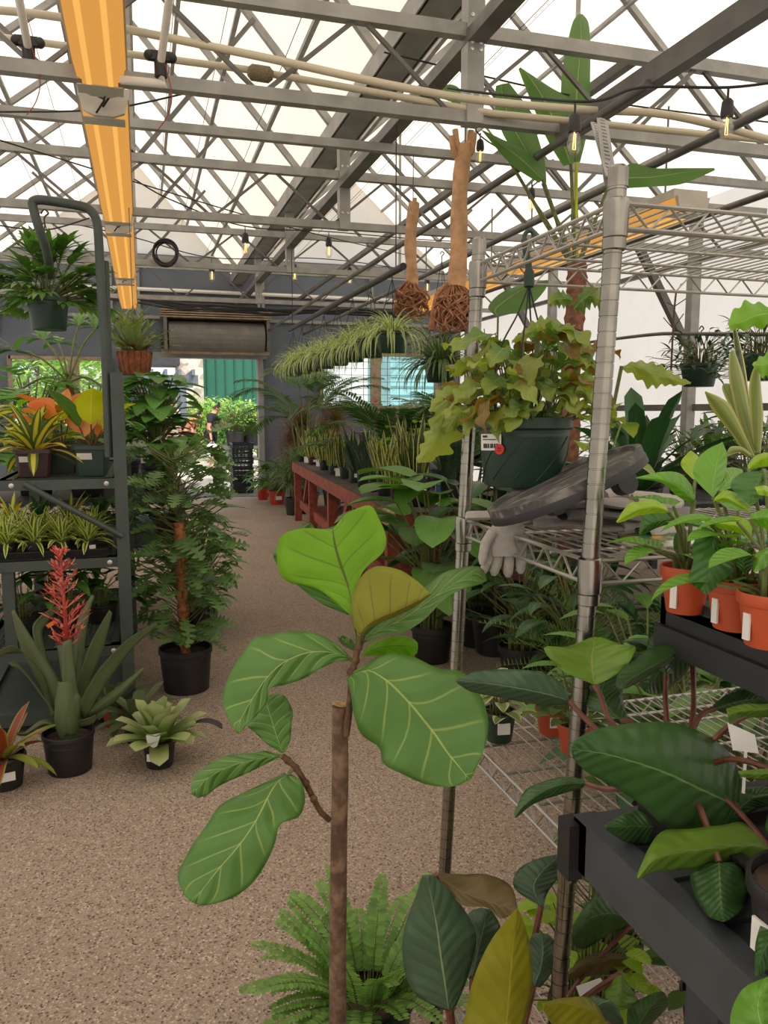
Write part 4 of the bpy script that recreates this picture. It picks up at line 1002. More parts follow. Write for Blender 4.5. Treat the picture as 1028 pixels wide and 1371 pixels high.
traced_plant('philodendron', 'philodendron on the grey bench with huge glossy dark leaves on red stalks', 'plant', base, .05, .085, 'black_plastic', [
  ('phil', .95, .80, .05, .02, L5), ('phil_g', 1.02, .93, .02, .02, L1, (480, 330, 1.0)), ('phil_l', 1.05, 1.10, -.02, -.02, L2, (530, 310, 1.02), (490, 220, 1.04)),
  ('phil', 1.12, .98, .02, .02, L3, (785, 290, 1.05), (790, 110, 1.12)), ('phil', 1.15, 1.10, .02, .02, L4, (785, 300, 1.08), (785, 120, 1.15)), ('phil_l', .90, .80, .03, .02, L6),
  ('phil', .86, .78, .03, .03, L7), ('phil', .97, .95, .02, .02, L8), ('phil', 1.02, .98, .02, .01, L9, (520, 520, 1.0)),
  ('phil', 1.10, 1.14, .02, .02, [(700,150,680,140,720,150),(680,90,640,70,720,110),(700,30,660,20,740,60),(745,-10,735,-8,752,-5)], (700, 260, 1.06)),
  ('phil', 1.08, 1.16, .02, .02, [(560,300,540,290,580,300),(500,240,440,250,560,220),(500,180,455,190,570,170),(540,120,520,130,560,125)], (600, 320, 1.03)),
  ('phil', 1.05, 1.10, .02, .02, [(860,260,850,250,870,270),(930,240,920,200,950,290),(1000,230,1000,190,1020,280),(1060,240,1060,225,1060,255)], (800, 300, 1.03)),
  ('phil_l', .90, .84, .02, .02, [(1090,240,1090,225,1090,262),(1020,262,1030,246,1020,288),(950,268,955,246,950,290),(898,278,893,262,905,312)]),
  ('phil_l', .86, .82, .01, .01, [(1080,470,1080,450,1080,490),(1010,470,1010,455,1010,490),(935,470,932,462,940,480)]),
  ('phil', 1.0, .98, .02, .02, [(900,620,890,600,910,640),(960,560,930,530,980,590),(1010,540,1000,510,1040,570),(1070,540,1070,520,1070,560)]),
 ], QV)
t = thing('plant_tag', 'blank pale plant tag standing among the red philodendron stalks', 'plant tag', P(988, 1000, .93)-V((0, 0, .06))); b = MB()
a_, b_, c_, d_ = [P(600+x/2.402, 840+y/2.402, .93) for x, y in ((897, 305), (985, 345), (998, 405), (915, 395))]; b.quad(a_, b_, c_, d_); b.tube([(c_+d_)/2, (c_+d_)/2-V((0, 0, .05))], .002, 4); b.build('card', M['white_label'], t, solid=.001)
pb = P(1088, 1178, .74); pb.z = BZ
traced_plant('philodendron', 'philodendron in a black pot at the right edge of the grey bench', 'plant', pb, .055, .09, 'black_plastic', [
  ('phil', .76, .66, .02, .02, [(1100,900,1090,880,1110,900),(1060,960,1020,930,1090,990),(1010,1050,990,1010,1060,1070),(990,1120,985,1110,1000,1120)]),
  ('phil', .76, .80, .02, .02, [(1080,700,1070,690,1090,700),(1060,640,1020,650,1110,630),(1060,560,1040,570,1090,560)])], QV)
b = MB(); an = math.atan2(CAM.y-pb.y, CAM.x-pb.x)-.75; b.box(pb+V((math.cos(an)*.0515, math.sin(an)*.0515, .040)), (.003, .030, .032), an); o = b.build('label', M['white_label'], bpy.data.objects['philodendron.001'])
b = MB()
# tray rim piece in front
t = thing('plant_tray', 'black plastic tray on the grey bench under the large leaves', 'tray', V((bx0+.09, by1-.35, BZ)))
def tray(t, c, w, l, h, rz=0.0, mt='black_plastic'):
    b = MB(); cz, sz = math.cos(rz), math.sin(rz); X = V((cz, sz, 0)); Y = V((-sz, cz, 0)); c = V(c)
    b.box(c+V((0, 0, .003)), (w-.02, l-.02, .004), rz)
    for s in (-1, 1):
        b.boxaxes(c+X*s*(w/2-.006)+V((0, 0, h/2)), X*.003+V((0, 0, 0)), Y*(l/2-.004), V((0, 0, h/2))+X*s*.004)
        b.boxaxes(c+Y*s*(l/2-.006)+V((0, 0, h/2)), Y*.003, X*(w/2-.004), V((0, 0, h/2))+Y*s*.004)
        b.box(c+X*s*(w/2)+V((0, 0, h)), (.016, l+.016, .004), rz); b.box(c+Y*s*(l/2)+V((0, 0, h)), (w+.016, .016, .004), rz)
    return b.build('tray', M[mt], t)
tray(t, (bx0+.30, by1-.30, BZ), .42, .48, .035)

# floor philodendrons at the bottom edge
UV_ = (380, 1100, 1.586)
fb = PZ(650, 1900, 0.0); fb = V((fb.x, fb.y, 0))
fb = V((P(640, 1371, 1.15).x, P(640, 1371, 1.15).y, 0.0))
F1 = [(350,402,342,400,360,402),(343,350,280,368,385,345),(333,285,255,310,408,262),(325,225,254,235,398,212),(314,165,280,158,355,150),(303,113,294,114,318,114)]
F2 = [(470,470,365,470,490,470),(474,420,382,420,512,420),(480,340,402,335,528,350),(486,270,435,260,522,262),(491,220,470,212,508,212),(494,186,490,188,498,188)]
F3 = [(322,112,320,108,328,116),(370,145,380,112,375,175),(420,165,430,112,430,182),(465,180,480,135,460,205),(497,188,496,180,488,194)]
F4 = [(546,180,538,176,552,178),(530,140,490,142,560,150),(545,110,495,105,585,115),(570,85,530,82,592,85),(585,70,578,70,590,72)]
F5 = [(400,330,390,330,410,330),(410,280,385,280,440,290),(425,220,390,200,460,230),(430,185,420,182,440,186)]
F6 = [(530,350,515,345,545,352),(545,310,515,310,575,310),(550,265,520,255,582,265),(545,238,535,235,560,238)]
traced_plant('philodendron', 'philodendron at the bottom edge with a tall blue-green and an olive leaf', 'plant', fb, .12, .22, 'black_plastic', [
  ('phil_g', 1.12, 1.10, .03, .02, F1), ('phil_y', 1.06, 1.02, .02, .02, F2), ('phil_b', 1.14, 1.08, .03, -.02, F3), ('phil_g', 1.25, 1.30, .02, .02, F4), ('phil_g', 1.2, 1.22, .02, .02, F5), ('phil_g', 1.2, 1.22, .02, .02, F6),
  ('phil_y', 1.05, .98, .02, .01, [(690,430,690,440,680,460),(650,400,655,378,640,450),(590,385,600,374,580,440),(550,392,548,385,552,402)]),
  ('phil_g', 1.10, 1.08, .02, .02, [(560,470,555,465,570,470),(620,420,610,400,640,450),(690,380,660,370,715,430),(720,420,710,415,722,440)])], UV_, prad=.005)
fb2 = V((P(800, 1440, 1.25).x, P(800, 1440, 1.25).y, 0))
traced_plant('philodendron', 'philodendron with dark drooping leaves behind the front shelf post at the bottom', 'plant', fb2+V((-.12, .05, SZ[3]+.006)), .07, .12, 'black_plastic', [
  ('phil', 1.32, 1.25, .03, .02, [(745,212,742,205,745,220),(700,195,705,160,690,240),(650,205,655,162,640,270),(612,240,610,225,614,262)]),
  ('phil_b', 1.32, 1.26, .03, .02, [(760,295,755,290,760,300),(700,290,700,280,700,315),(640,305,645,285,640,330),(600,330,598,325,604,335)]),
  ('phil_l', 1.15, 1.12, .02, .02, [(715,320,712,318,718,322),(715,355,690,350,740,360),(710,385,680,368,752,380),(705,402,700,400,730,396)]),
  ('phil', 1.16, 1.1, .02, .02, [(740,470,735,465,745,470),(760,420,730,400,790,420),(790,380,770,370,815,390),(805,362,800,360,810,365)])], UV_)
t_ = thing('philodendron', 'single bright green leaf rising in the bottom right corner from a potted philodendron', 'plant', V((bx0+.22, by0+.72, BZ)))
b = MB(); pot_round(b, V((bx0+.22, by0+.72, BZ-0)), .05, .08); b.build('pot', M['black_plastic'], t_, True)
b = MB(); blade(b, [(1040,500,1030,495,1050,505),(1010,420,950,440,1060,430),(1010,370,970,360,1060,380),(1040,328,1035,326,1048,330)], UV_, .62, .66, .02, .02, 16, 4, .003); b.build('leaf', M['pothos'], t_, True)
tw = P(650/1.586+380, 352/1.586+1100, 1.28)
t = thing('plant_tag', 'white folded plant tag low among the dark leaves beside the front shelf post', 'plant tag', tw); b = MB()
q = [P(380+x/1.586, 1100+y/1.586, 1.26) for x, y in ((620, 350), (672, 332), (680, 345), (628, 372))]; b.quad(*q); b.build('card', M['white_label'], t, solid=.001)

# ---------------------------------------------------------------- Boston fern on the floor behind the fig
M['fern'] = leafmat('fern_leaflet', (122, 160, 82), trans=.3, var=.3, rough=.5)
M['fern_d'] = leafmat('fern_leaflet_dark', (66, 110, 46), trans=.25, var=.3, rough=.5)
fp = PZ(492, 1440); t = thing('boston_fern', 'bright green fern in a pot on the floor behind the fig trunk', 'plant', fp)
b = MB(); pot_round(b, fp, .10, .2); b.build('pot', M['pot_green'], t, True)
b = MB(); s_ = MB(); rg = random.Random(21)
for i in range(52):
    az = i*2.39996; el = rg.uniform(.35, 1.4)
    frond(b, s_, fp+V((math.cos(az)*.05, math.sin(az)*.05, .19)), dirv(az, el), rg.uniform(.16, .27), rg.uniform(.5, 1.3), 22, .026, .0125, rg, 'oval', .3, .4, .0016, .2, .1, .25)
b.build('fronds', M['fern'], t, True); s_.build('rachis', M['petiole'], t)
b = MB(); b.disc(fp+V((0, 0, .18)), .09); b.build('soil', M['soil'], t)

# ---------------------------------------------------------------- small pots on the lower wire shelf
M['ivy'] = leafmat('ivy_leaf', (138, 160, 92), edge=(206, 210, 160), edgew=.6, trans=.25, var=.3)
M['small_l'] = leafmat('small_leaf', (96, 128, 60), trans=.25, var=.35)
ZL = SZ[2]+.005
def smallpot(name, label, px, py, r, h, pm, lm, seed, kind='heart', n=26, L=.03, W=.026, R=.05, H=.06, z=None, lab=True, cat='plant', group=None):
    base = PZ(px, py, ZL if z is None else z); t = thing(name, label, cat, base, group); base = V(base)
    b = MB(); pot_round(b, base, r, h, h*.2, .76, 28); b.build('pot', M[pm], t, True)
    b = MB(); b.disc(base+V((0, 0, h*.88)), r*.93); b.build('soil', M['soil'], t)
    b = MB(); s_ = MB(); rg = random.Random(seed); bush(b, base+V((0, 0, h*.85)), n, R, H, L, W, kind, rg, s_, (.3, 1.0), nu=6, nv=2, base_r=r*.7, sr=.0012); b.build('foliage', M[lm], t, True); s_.build('stems', M['petiole'], t)
    if lab:
        an = math.atan2(CAM.y-base.y, CAM.x-base.x)+.3; b = MB(); b.box(base+V((math.cos(an)*r*.93, math.sin(an)*r*.93, h*.55)), (.003, r*.75, h*.36), an); b.build('label', M['white_label'], t)
    return t
smallpot('ivy_plant', 'variegated ivy in a small green pot on the lower wire shelf', 668, 990, .031, .058, 'pot_green', 'ivy', 1, H=.075)
smallpot('houseplant', 'small plant in orange pot on lower wire shelf next to the ivy', 738, 980, .032, .055, 'pot_orange', 'small_l', 2)
smallpot('houseplant', 'trailing plant in the orange pot half hidden by the front shelf post', 768, 1006, .031, .055, 'pot_orange', 'small_l', 3, n=40, R=.07, H=.10)
for k, (fx, fy, lb) in enumerate(((.16, .17, 'small yellow-green plant in a pot low behind the front shelf post'), (.30, .30, 'low leafy plant on the bottom shelf under the grey bench corner'), (.40, .12, 'dark pot with tangled foliage beside the bench leg'))):
    z = SZ[3]+.006; base = V((sx(z)+fx, SY0+fy, z)); t = thing('groundcover_plant', lb, 'plant', base); b = MB(); pot_round(b, base, .06, .11); b.build('pot', M['black_plastic' if k % 2 else 'pot_brown'], t, True)
    b = MB(); s_ = MB(); rg = random.Random(50+k); bush(b, base+V((0, 0, .09)), 70, .12, .26, .045, .032, 'oval', rg, s_, (.2, 1), nu=5, base_r=.05, sr=.0014); b.build('foliage', M['small_l' if k != 0 else 'pothos_l'], t, True); s_.build('stems', M['petiole'], t)

for k, (dx, dy, lb) in enumerate(((.25, -.30, 'dark pot of tangled foliage under the grey bench nearest the wire shelving'), (.42, -.58, 'dark pot of tangled foliage in the middle under the grey bench'), (.62, -.28, 'dark pot of tangled foliage at the back under the grey bench'))):
    base = V((bx0+dx, by1+dy, .387)); t = thing('houseplant', lb, 'plant', base); b = MB(); pot_round(b, base, .085, .14); b.build('pot', M['black_plastic'], t, True)
    b = MB(); s_ = MB(); rg = random.Random(80+k); bush(b, base+V((0, 0, .12)), 60, .14, .24, .06, .04, 'oval', rg, s_, (.3, 1), base_r=.06, sr=.0018); b.build('foliage', M['small_l'], t, True); s_.build('stems', M['petiole'], t)
# ================================================================ a potted plant: pot, soil, foliage, stems, label
def potted(name, label, base, r, h, pm, fol, seed, mats, cat='plant', group=None, square=False, rim=None, taper=.78, lab=None, smooth=True, hang=None, rz=0.0, tray_=False, stemm='petiole'):
    base = V(base); t = thing(name, label, cat, base, group); rg = random.Random(seed)
    if pm:
        b = MB()
        if square: pot_square(b, base, r*2, h, taper, rz)
        else: pot_round(b, base, r, h, rim or h*.16, taper, 26)
        b.build('pot', M[pm], t, not square)
        b = MB(); b.disc(base+V((0, 0, h*.86)), r*.9, 16); b.build('soil', M['soil'], t)
    f = MB(); s = MB(); top = base+V((0, 0, h*.85))
    fol(f, s, top, rg)
    ml = mats if isinstance(mats, (list, tuple)) else [mats]
    fo = f.build('foliage', [M[m] for m in ml], t, True) if f.v else None
    if s.v: s.build('stems', M[stemm], t, True)
    if lab:
        an = math.atan2(CAM.y-base.y, CAM.x-base.x)+lab; rr = r*(taper+(1-taper)*.6)
        if square:
            b = MB(); rr = r*.88; d = V((math.cos(-PI/2+rz), math.sin(-PI/2+rz), 0)); s2 = V((-d.y, d.x, 0)); b.boxaxes(base+d*(rr+.004)+V((0, 0, h*.62))+s2*(-r*.3), s2*r*.42, d*.002+V((0, 0, .0)), V((0, 0, h*.14))+d*.01)
        else:
            b = MB(); b.box(base+V((math.cos(an)*(rr+.003), math.sin(an)*(rr+.003), h*.5)), (.004, r*.7, h*.26), an)
        b.build('label', M['white_label'], t)
    if hang is not None:
        for k in range(3):
            a = k*2.094+.3; b = MB(); b.tube([base+V((r*math.cos(a), r*math.sin(a), h)), V(hang)], .0025, 5); b.build('hanger_wire', M['cable'], t)
        b = MB(); b.tube(arc([V(hang), V(hang)+V((0, 0, .03)), V(hang)+V((.018, 0, .05)), V(hang)+V((.0, 0, .065)), V(hang)+V((-.015, 0, .045))]), .004, 6); b.build('hook', M['pot_green'], t, True)
    return t
def F_rosette(**k):
    def f(mb, s, top, rg): rosette(mb, top, rng=rg, **k)
    return f
def F_bush(**k):
    def f(mb, s, top, rg): bush(mb, top, rng=rg, stem=s, **k)
    return f
# leaf kinds
M['snake'] = leafmat('snake_leaf', (72, 92, 56), edge=(200, 196, 96), edgew=.78, bands=(44, 62, 42), trans=.12, var=.15, rough=.4)
M['snake_d'] = leafmat('snake_dark_leaf', (58, 78, 54), bands=(36, 54, 40), trans=.1, var=.15, rough=.4)
M['snake_y'] = leafmat('snake_gold_leaf', (100, 124, 62), edge=(200, 196, 108), edgew=.66, bands=(66, 84, 46), trans=.15, var=.2, rough=.4)
M['spider'] = leafmat('spider_plant_leaf', (112, 150, 70), edge=(220, 224, 164), edgew=.52, trans=.28, var=.2)
M['spider_d'] = leafmat('spider_green_leaf', (86, 112, 66), edge=(150, 166, 112), edgew=.7, trans=.22, var=.25)
M['palm'] = leafmat('palm_leaf', (70, 104, 52), trans=.22, var=.3)
M['mons'] = leafmat('monstera_leaf', (96, 142, 66), rib=(126, 164, 92), ribw=.03, veins=.12, trans=.24, var=.3, rough=.34)
M['rhaph'] = leafmat('split_leaf', (100, 134, 76), rib=(128, 158, 104), ribw=.03, trans=.24, var=.3, rough=.36)
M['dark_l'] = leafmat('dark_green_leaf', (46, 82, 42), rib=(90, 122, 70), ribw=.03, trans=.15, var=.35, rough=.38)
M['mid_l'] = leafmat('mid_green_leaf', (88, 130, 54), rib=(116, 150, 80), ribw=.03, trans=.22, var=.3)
M['bright_l'] = leafmat('bright_green_leaf', (120, 170, 52), rib=(150, 190, 90), trans=.3, var=.25)
M['brom'] = leafmat('bromeliad_leaf', (88, 104, 66), trans=.16, var=.16, rough=.42, tip=(96, 110, 74))
M['brom_pale'] = leafmat('bromeliad_pale_leaf', (134, 156, 84), tip=(168, 178, 126), trans=.2, var=.15, rough=.35)
M['brom_red'] = leafmat('bromeliad_red_leaf', (150, 72, 52), edge=(128, 140, 60), edgew=.75, alt=((134, 146, 56), .55), trans=.2, var=.25)
M['croton'] = leafmat('variegated_strap_leaf', (84, 108, 48), centre=(206, 196, 80), alt=((206, 170, 60), .8), trans=.22, var=.25)
M['orange_l'] = leafmat('orange_leaf', (226, 146, 84), rib=(200, 110, 60), tip=(220, 124, 80), trans=.3, var=.12)
M['peach_l'] = leafmat('peach_leaf', (226, 164, 100), rib=(206, 140, 84), tip=(222, 150, 86), trans=.3, var=.1)
M['lime_l'] = leafmat('lime_yellow_leaf', (188, 196, 52), rib=(210, 210, 110), trans=.32, var=.15)
M['drac'] = leafmat('striped_dracaena_leaf', (96, 126, 54), edge=(206, 212, 116), edgew=.5, trans=.25, var=.2)
M['reddrac'] = leafmat('red_dracaena_leaf', (150, 112, 76), alt=((116, 128, 74), .6), tip=(150, 96, 62), trans=.2, var=.25)
M['strel'] = leafmat('strelitzia_leaf', (96, 130, 70), rib=(150, 168, 110), ribw=.05, veins=.2, vscale=26, trans=.42, var=.15, rough=.36)
M['agave'] = leafmat('variegated_agave_leaf', (136, 152, 84), edge=(176, 180, 110), edgew=.7, trans=.2, var=.2)
M['asp'] = leafmat('asparagus_leaf', (88, 132, 48), trans=.3, var=.35)
M['stag'] = leafmat('staghorn_leaf', (134, 150, 90), trans=.22, var=.2, rough=.6)
M['shield'] = leafmat('shield_leaf', (150, 104, 70), trans=.1, var=.25, rough=.8)
M['shrub_l'] = leafmat('shrub_leaf', (150, 190, 84), alt=((190, 212, 112), .6), trans=.3, var=.3)
M['trunk_l'] = mat('palm_trunk', (118, 78, 58), .9, 0, .4, 30, .6, 80)
M['root_bark'] = mat('pale_trunk_bark', (186, 146, 106), .9, 0, .22, 14, .4, 60)
M['roots'] = mat('bare_roots', (156, 108, 76), .9, 0, .4, 30, .4, 90)
# ================================================================ red timber bench with snake plants
BH = .80
FL = PZ(391, 617, BH); NL = PZ(530, 686, BH); ey = (FL-NL); LB = ey.length; ey.normalize(); ex = V((ey.y, -ey.x, 0)); WB = 1.25
t = thing('red_bench', 'long red-stained timber bench carrying the row of snake plants', 'bench', V((NL.x, NL.y, 0)))
def bb(name, c, sx_, sy_, sz_, mt, par=None):
    b = MB(); b.boxaxes(c, ex*sx_/2, ey*sy_/2, V((0, 0, sz_/2))); return b.build(name, mt, par or t)
mid = NL+ex*WB/2+ey*LB/2
b = MB()
for k in range(9): b.boxaxes(NL+ex*(WB*(k+.5)/9)+ey*LB/2+V((0, 0, -.016)), ex*(WB/18-.006), ey*LB/2, V((0, 0, .012)))
b.build('top', mat('dark_bench_boards', (72, 62, 58), .85, 0, .3, 10), t)
bb('skirt_board', NL+ex*.02+ey*LB/2+V((0, 0, -.075)), .04, LB, .12, M['red_wood']); bb('skirt_board', NL+ex*(WB-.02)+ey*LB/2+V((0, 0, -.075)), .04, LB, .12, M['red_wood'])
bb('end_board', NL+ex*WB/2+ey*.02+V((0, 0, -.075)), WB, .04, .12, M['red_wood']); bb('end_board', NL+ex*WB/2+ey*(LB-.02)+V((0, 0, -.075)), WB, .04, .12, M['red_wood'])
bb('corner_block', NL+ex*(-.008)+ey*.16+V((0, 0, -.07)), .02, .30, .125, mat('raw_timber_end', (178, 146, 110), .85, 0, .3, 30))
for f in (.06, .27, .5, .74, .98):
    for s in (.06, WB-.06):
        c = NL+ex*s+ey*LB*f
        b = MB(); b.boxaxes(V((c.x, c.y, (BH-.03)/2)), ex*.045, ey*.045, V((0, 0, (BH-.03)/2))); b.build('leg', M['red_wood'], t)
for f in (.34, .80):
    c = NL+ex*.06+ey*LB*f
    b = MB(); b.bar(c+V((0, 0, -.12)), V((c.x, c.y, 0))+ey*.35+V((0, 0, .35)), .04, .08); b.build('brace', M['red_wood'], t)
bb('lower_rail', NL+ex*.08+ey*LB/2+V((0, 0, -.55)), .04, LB*.9, .09, M['red_wood'])
bb('lower_shelf', NL+ex*WB/2+ey*LB/2+V((0, 0, -.60)), WB*.9, LB*.9, .02, M['red_wood'])
def F_snake(n, L, W, spread=.3):
    def f(mb, s, top, rg):
        for i in range(n):
            az = rg.uniform(0, 2*PI); rr = spread*.22*math.sqrt(rg.random())
            leaf(mb, top+V((math.cos(az)*rr, math.sin(az)*rr, 0)), dirv(az, PI/2-rg.uniform(.02, spread)), L*rg.uniform(.55, 1.0), W*rg.uniform(.8, 1.15), rg.uniform(-.15, .3), .22, 'sword', 8, 1, .05, rng=rg, twist=rg.uniform(-.8, .8))
    return f
row = [ # px py(base) half-width height px, leaf height px, pot, leaf, n, label
 (556, 678, 22, 38, 92, 'black_plastic', 'snake', 20, 'large snake plant in the widest black pot on the red bench'),
 (607, 677, 19, 36, 80, 'black_plastic', 'snake_d', 16, 'snake plant in a black pot half hidden behind the rear shelf post'),
 (530, 671, 8, 26, 60, 'pot_brown', 'snake_y', 8, 'snake plant in the narrow brown pot left of the widest black pot'),
 (515, 664, 12, 36, 70, 'black_plastic', 'snake_y', 14, 'gold-edged snake plant in the tall black pot on the red bench'),
 (500, 658, 7, 19, 52, 'pot_green', 'snake_d', 8, 'dark snake plant in a small green pot between two black pots'),
 (486, 652, 9, 27, 60, 'black_plastic', 'snake_d', 12, 'dark snake plant in the square-looking black pot of the middle of the row'),
 (474, 646, 7, 20, 56, 'pot_green', 'snake_d', 9, 'dark upright snake plant in a green pot, third green pot from the near end'),
 (461, 641, 7, 19, 52, 'pot_green', 'snake', 9, 'snake plant in a green pot beside the white plant labels'),
 (447, 635, 7, 14, 50, 'pot_green', 'snake_y', 10, 'yellow-edged snake plant behind the cluster of white labels'),
 (434, 629, 7, 13, 50, 'pot_green', 'snake_y', 11, 'yellow-edged snake plant in a low green pot toward the far end'),
 (419, 622, 7, 11, 46, 'pot_brown', 'snake_y', 11, 'small yellow snake plant in the brown-red pot near the far end'),
 (404, 618, 6, 8, 30, 'black_plastic', 'mid_l', 10, 'small plant in a low black pot at the far corner of the red bench')]
for i, (px, py, hw, hh, lh, pm, lm, n, lb) in enumerate(row):
    q = PZ(px, py, BH+.001); d = (q-CAM).dot(FW); k = d/FPX
    rad = hw*k; q = q+V((q.x, q.y, 0)).normalized()*rad*.7; q.z = BH-.003
    q = q+ex*max(0, .03+rad-(q-NL).dot(ex)) if (q-NL).dot(ex) < rad+.02 else q
    potted('snake_plant' if 'snake' in lb else 'houseplant', lb, q, rad, hh*k, pm, F_snake(int(n*1.7), lh*k*1.05, .058 if hw > 10 else .046, .42) if lm != 'mid_l' else F_rosette(n=10, L=.14, W=.03), 100+i, lm, lab=(.4 if i % 2 == 0 else None))
    if i in (8, 9, 5):
        pass
tags = [(444, 634), (450, 637), (455, 635), (424, 624), (408, 619)]
for i, (px, py) in enumerate(tags):
    q = PZ(px, py+1, BH-.004)+ex*.02; b = MB(); b.boxaxes(q+V((0, 0, .045)), RT*.028, FW*.001, V((0, 0, .040))); o = b.build('plant_tag', M['white_label'], None, loc=tuple(q)); tag(o, 'white plant tag in front of the far pots on the red bench', 'plant tag', 'white tags on the red bench')
t_ = thing('care_card', 'blue and yellow picture care card leaning between the two nearest black pots', 'card', PZ(588, 676, BH-.003))
q = PZ(588, 676, BH-.003); b = MB(); b.boxaxes(q+V((0, 0, .085)), RT*.03, FW*.001, V((0, 0, .082))); b.build('card', M['white_label'], t_)
b = MB(); b.boxaxes(q+V((0, 0, .10))-FW*.0025, RT*.026, FW*.0005, V((0, 0, .045))); b.build('picture', mat('card_blue', (60, 112, 168), .5, 0, .3, 30), t_)
b = MB(); b.boxaxes(q+V((0, 0, .045))-FW*.0025, RT*.026, FW*.0005, V((0, 0, .014))); b.build('caption', mat('card_yellow', (214, 178, 70), .5, 0, .3, 30), t_)
# second row behind the snake plants
def onb(px, py, back): q = PZ(px, py, BH); return q+ex*back+V((0, 0, -.003))
for i, (px, py, bk, r, h, pm, fol, lm, lb) in enumerate((
   (470, 648, .55, .11, .2, 'black_plastic', F_bush(n=34, R=.24, H=.42, L=.17, W=.085, kind='oval', base_r=.05), 'bright_l', 'bright green leafy plant standing behind the snake plants on the red bench'),
   (500, 655, .60, .09, .16, 'black_plastic', F_rosette(n=34, L=.40, W=.026, el=(.5, 1.4)), 'spider_d', 'narrow-leaved green plant behind the middle snake plants'),
   (430, 630, .60, .09, .16, 'black_plastic', F_rosette(n=40, L=.42, W=.022, el=(.4, 1.45), droop=(.3, 1.0)), 'drac', 'grassy variegated plant at the far back of the red bench'),
   (545, 676, .75, .09, .15, 'pot_green', F_bush(n=30, R=.2, H=.32, L=.10, W=.06, kind='oval', base_r=.04), 'dark_l', 'dark leafy plant behind the large near snake plant'),
   (610, 682, .55, .09, .15, 'pot_green', F_bush(n=30, R=.2, H=.32, L=.12, W=.06, kind='oval', base_r=.04), 'mid_l', 'green plant at the back right corner of the red bench'),
   (575, 684, .95, .09, .16, 'black_plastic', F_rosette(n=26, L=.36, W=.03, el=(.5, 1.4)), 'snake_d', 'dark strappy plant at the back of the red bench near end'))):
    potted('houseplant', lb, onb(px, py, bk), r, h, pm, fol, 130+i, lm)

# ---------------------------------------------------------------- hanging rail with spider plants
sz = 2.33; b = MB(); b.tube([(1.55, 4.75, sz), (1.55, 8.7, sz)], .022, 10); o = b.build('plant_rail', M['black_plastic'], None, True, loc=(1.55, 4.75, sz)); tag(o, 'black pipe with hooks above the red bench carrying the row of spider plants', 'rail')
for k, y in enumerate((4.9, 8.5)):
    b = MB(); b.tube([(1.55, y, sz), (1.55, y, 3.2)], .004, 5); o = b.build('rail_wire', M['cable'], None, loc=(1.55, y, sz)); tag(o, ('near' if k == 0 else 'far')+' wire holding up the black spider plant rail', 'wire')
names = ['nearest and largest', 'second nearest', 'third nearest', 'fourth from the near end', 'fourth from the far end', 'third from the far end', 'second from the far end', 'farthest and smallest looking']
for k in range(8):
    y = 4.98+k*.5; base = V((1.55, y, sz-.50)); lb = 'spider plant hanging from the black pipe, '+names[k]+' of the row'
    def fsp(mb, s, top, rg, k=k):
        rosette(mb, top, 120, .29, .017, el=(.05, 1.45), droop=(1.5, 2.6), kind='grass', rng=rg, r0=.06, nu=7)
    potted('spider_plant', lb, base, .105, .13, 'pot_green', fsp, 150+k, 'spider', 'plant', 'spider plants on the black pipe', hang=(1.55, y, sz-.04))
def dspider(name, lb, px, py, d, L, n, W, lm, r=.13, hz=.9, seed=1):
    base = P(px, py, d); 
    def f(mb, s, top, rg): rosette(mb, top, n, L, W, el=(.1, 1.45), droop=(1.2, 2.2), kind='grass', rng=rg, r0=.08, nu=7)
    potted(name, lb, base, r, .16, 'pot_green', f, seed, lm, hang=tuple(base+V((0, 0, hz))))
dspider('spider_plant', 'big dark green spider plant hanging by itself in front of the back window', 590, 512, 6.4, .46, 190, .028, 'spider_d', .14, .95, 171)
rail('round rail in the back right carrying the single dark spider plant', P(590, 440, 6.4).x, P(590, 448, 6.4).z, 5.6, 10.5, .02)
# ---------------------------------------------------------------- palms
def F_palm(n, L, pl, pw, el=(.5, 1.35), npin=26, stemh=.35, droop=(.8, 1.6)):
    def f(mb, s, top, rg):
        for i in range(n):
            az = i*2.39996+rg.uniform(-.3, .3); e = rg.uniform(*el)
            q = top+V((rg.uniform(-.04, .04), rg.uniform(-.04, .04), 0)); q2 = q+dirv(az, PI/2-.18)*stemh*rg.uniform(.7, 1.2)
            s.tube([q, q2], .007, 5, False)
            frond(mb, s, q2, dirv(az, e), L*rg.uniform(.75, 1.05), rg.uniform(*droop), npin, pl, pw, rg, 'lance', .7, .45, .006, .15, .18, .75, 4)
    return f
p = PZ(472, 705); potted('parlour_palm', 'tall feathery palm rising behind the snake plants under the spider plants', V((2.55, 8.1, BH*0)), .17, .3, 'black_plastic', F_palm(19, 1.0, .32, .026, (.6, 1.45), 24, .8), 181, 'palm')
potted('parlour_palm', 'feathery palm right of the tall one, behind the red bench', V((3.15, 7.4, 0)), .16, .3, 'black_plastic', F_palm(16, .95, .30, .026, (.7, 1.45), 22, .8), 182, 'palm')
potted('parlour_palm', 'palm with arching fronds near the doorway beyond the far end of the red bench', V((2.25, 11.35, 0)), .17, .3, 'black_plastic', F_palm(15, 1.1, .34, .03, (.5, 1.3), 22, 1.45), 183, 'palm')
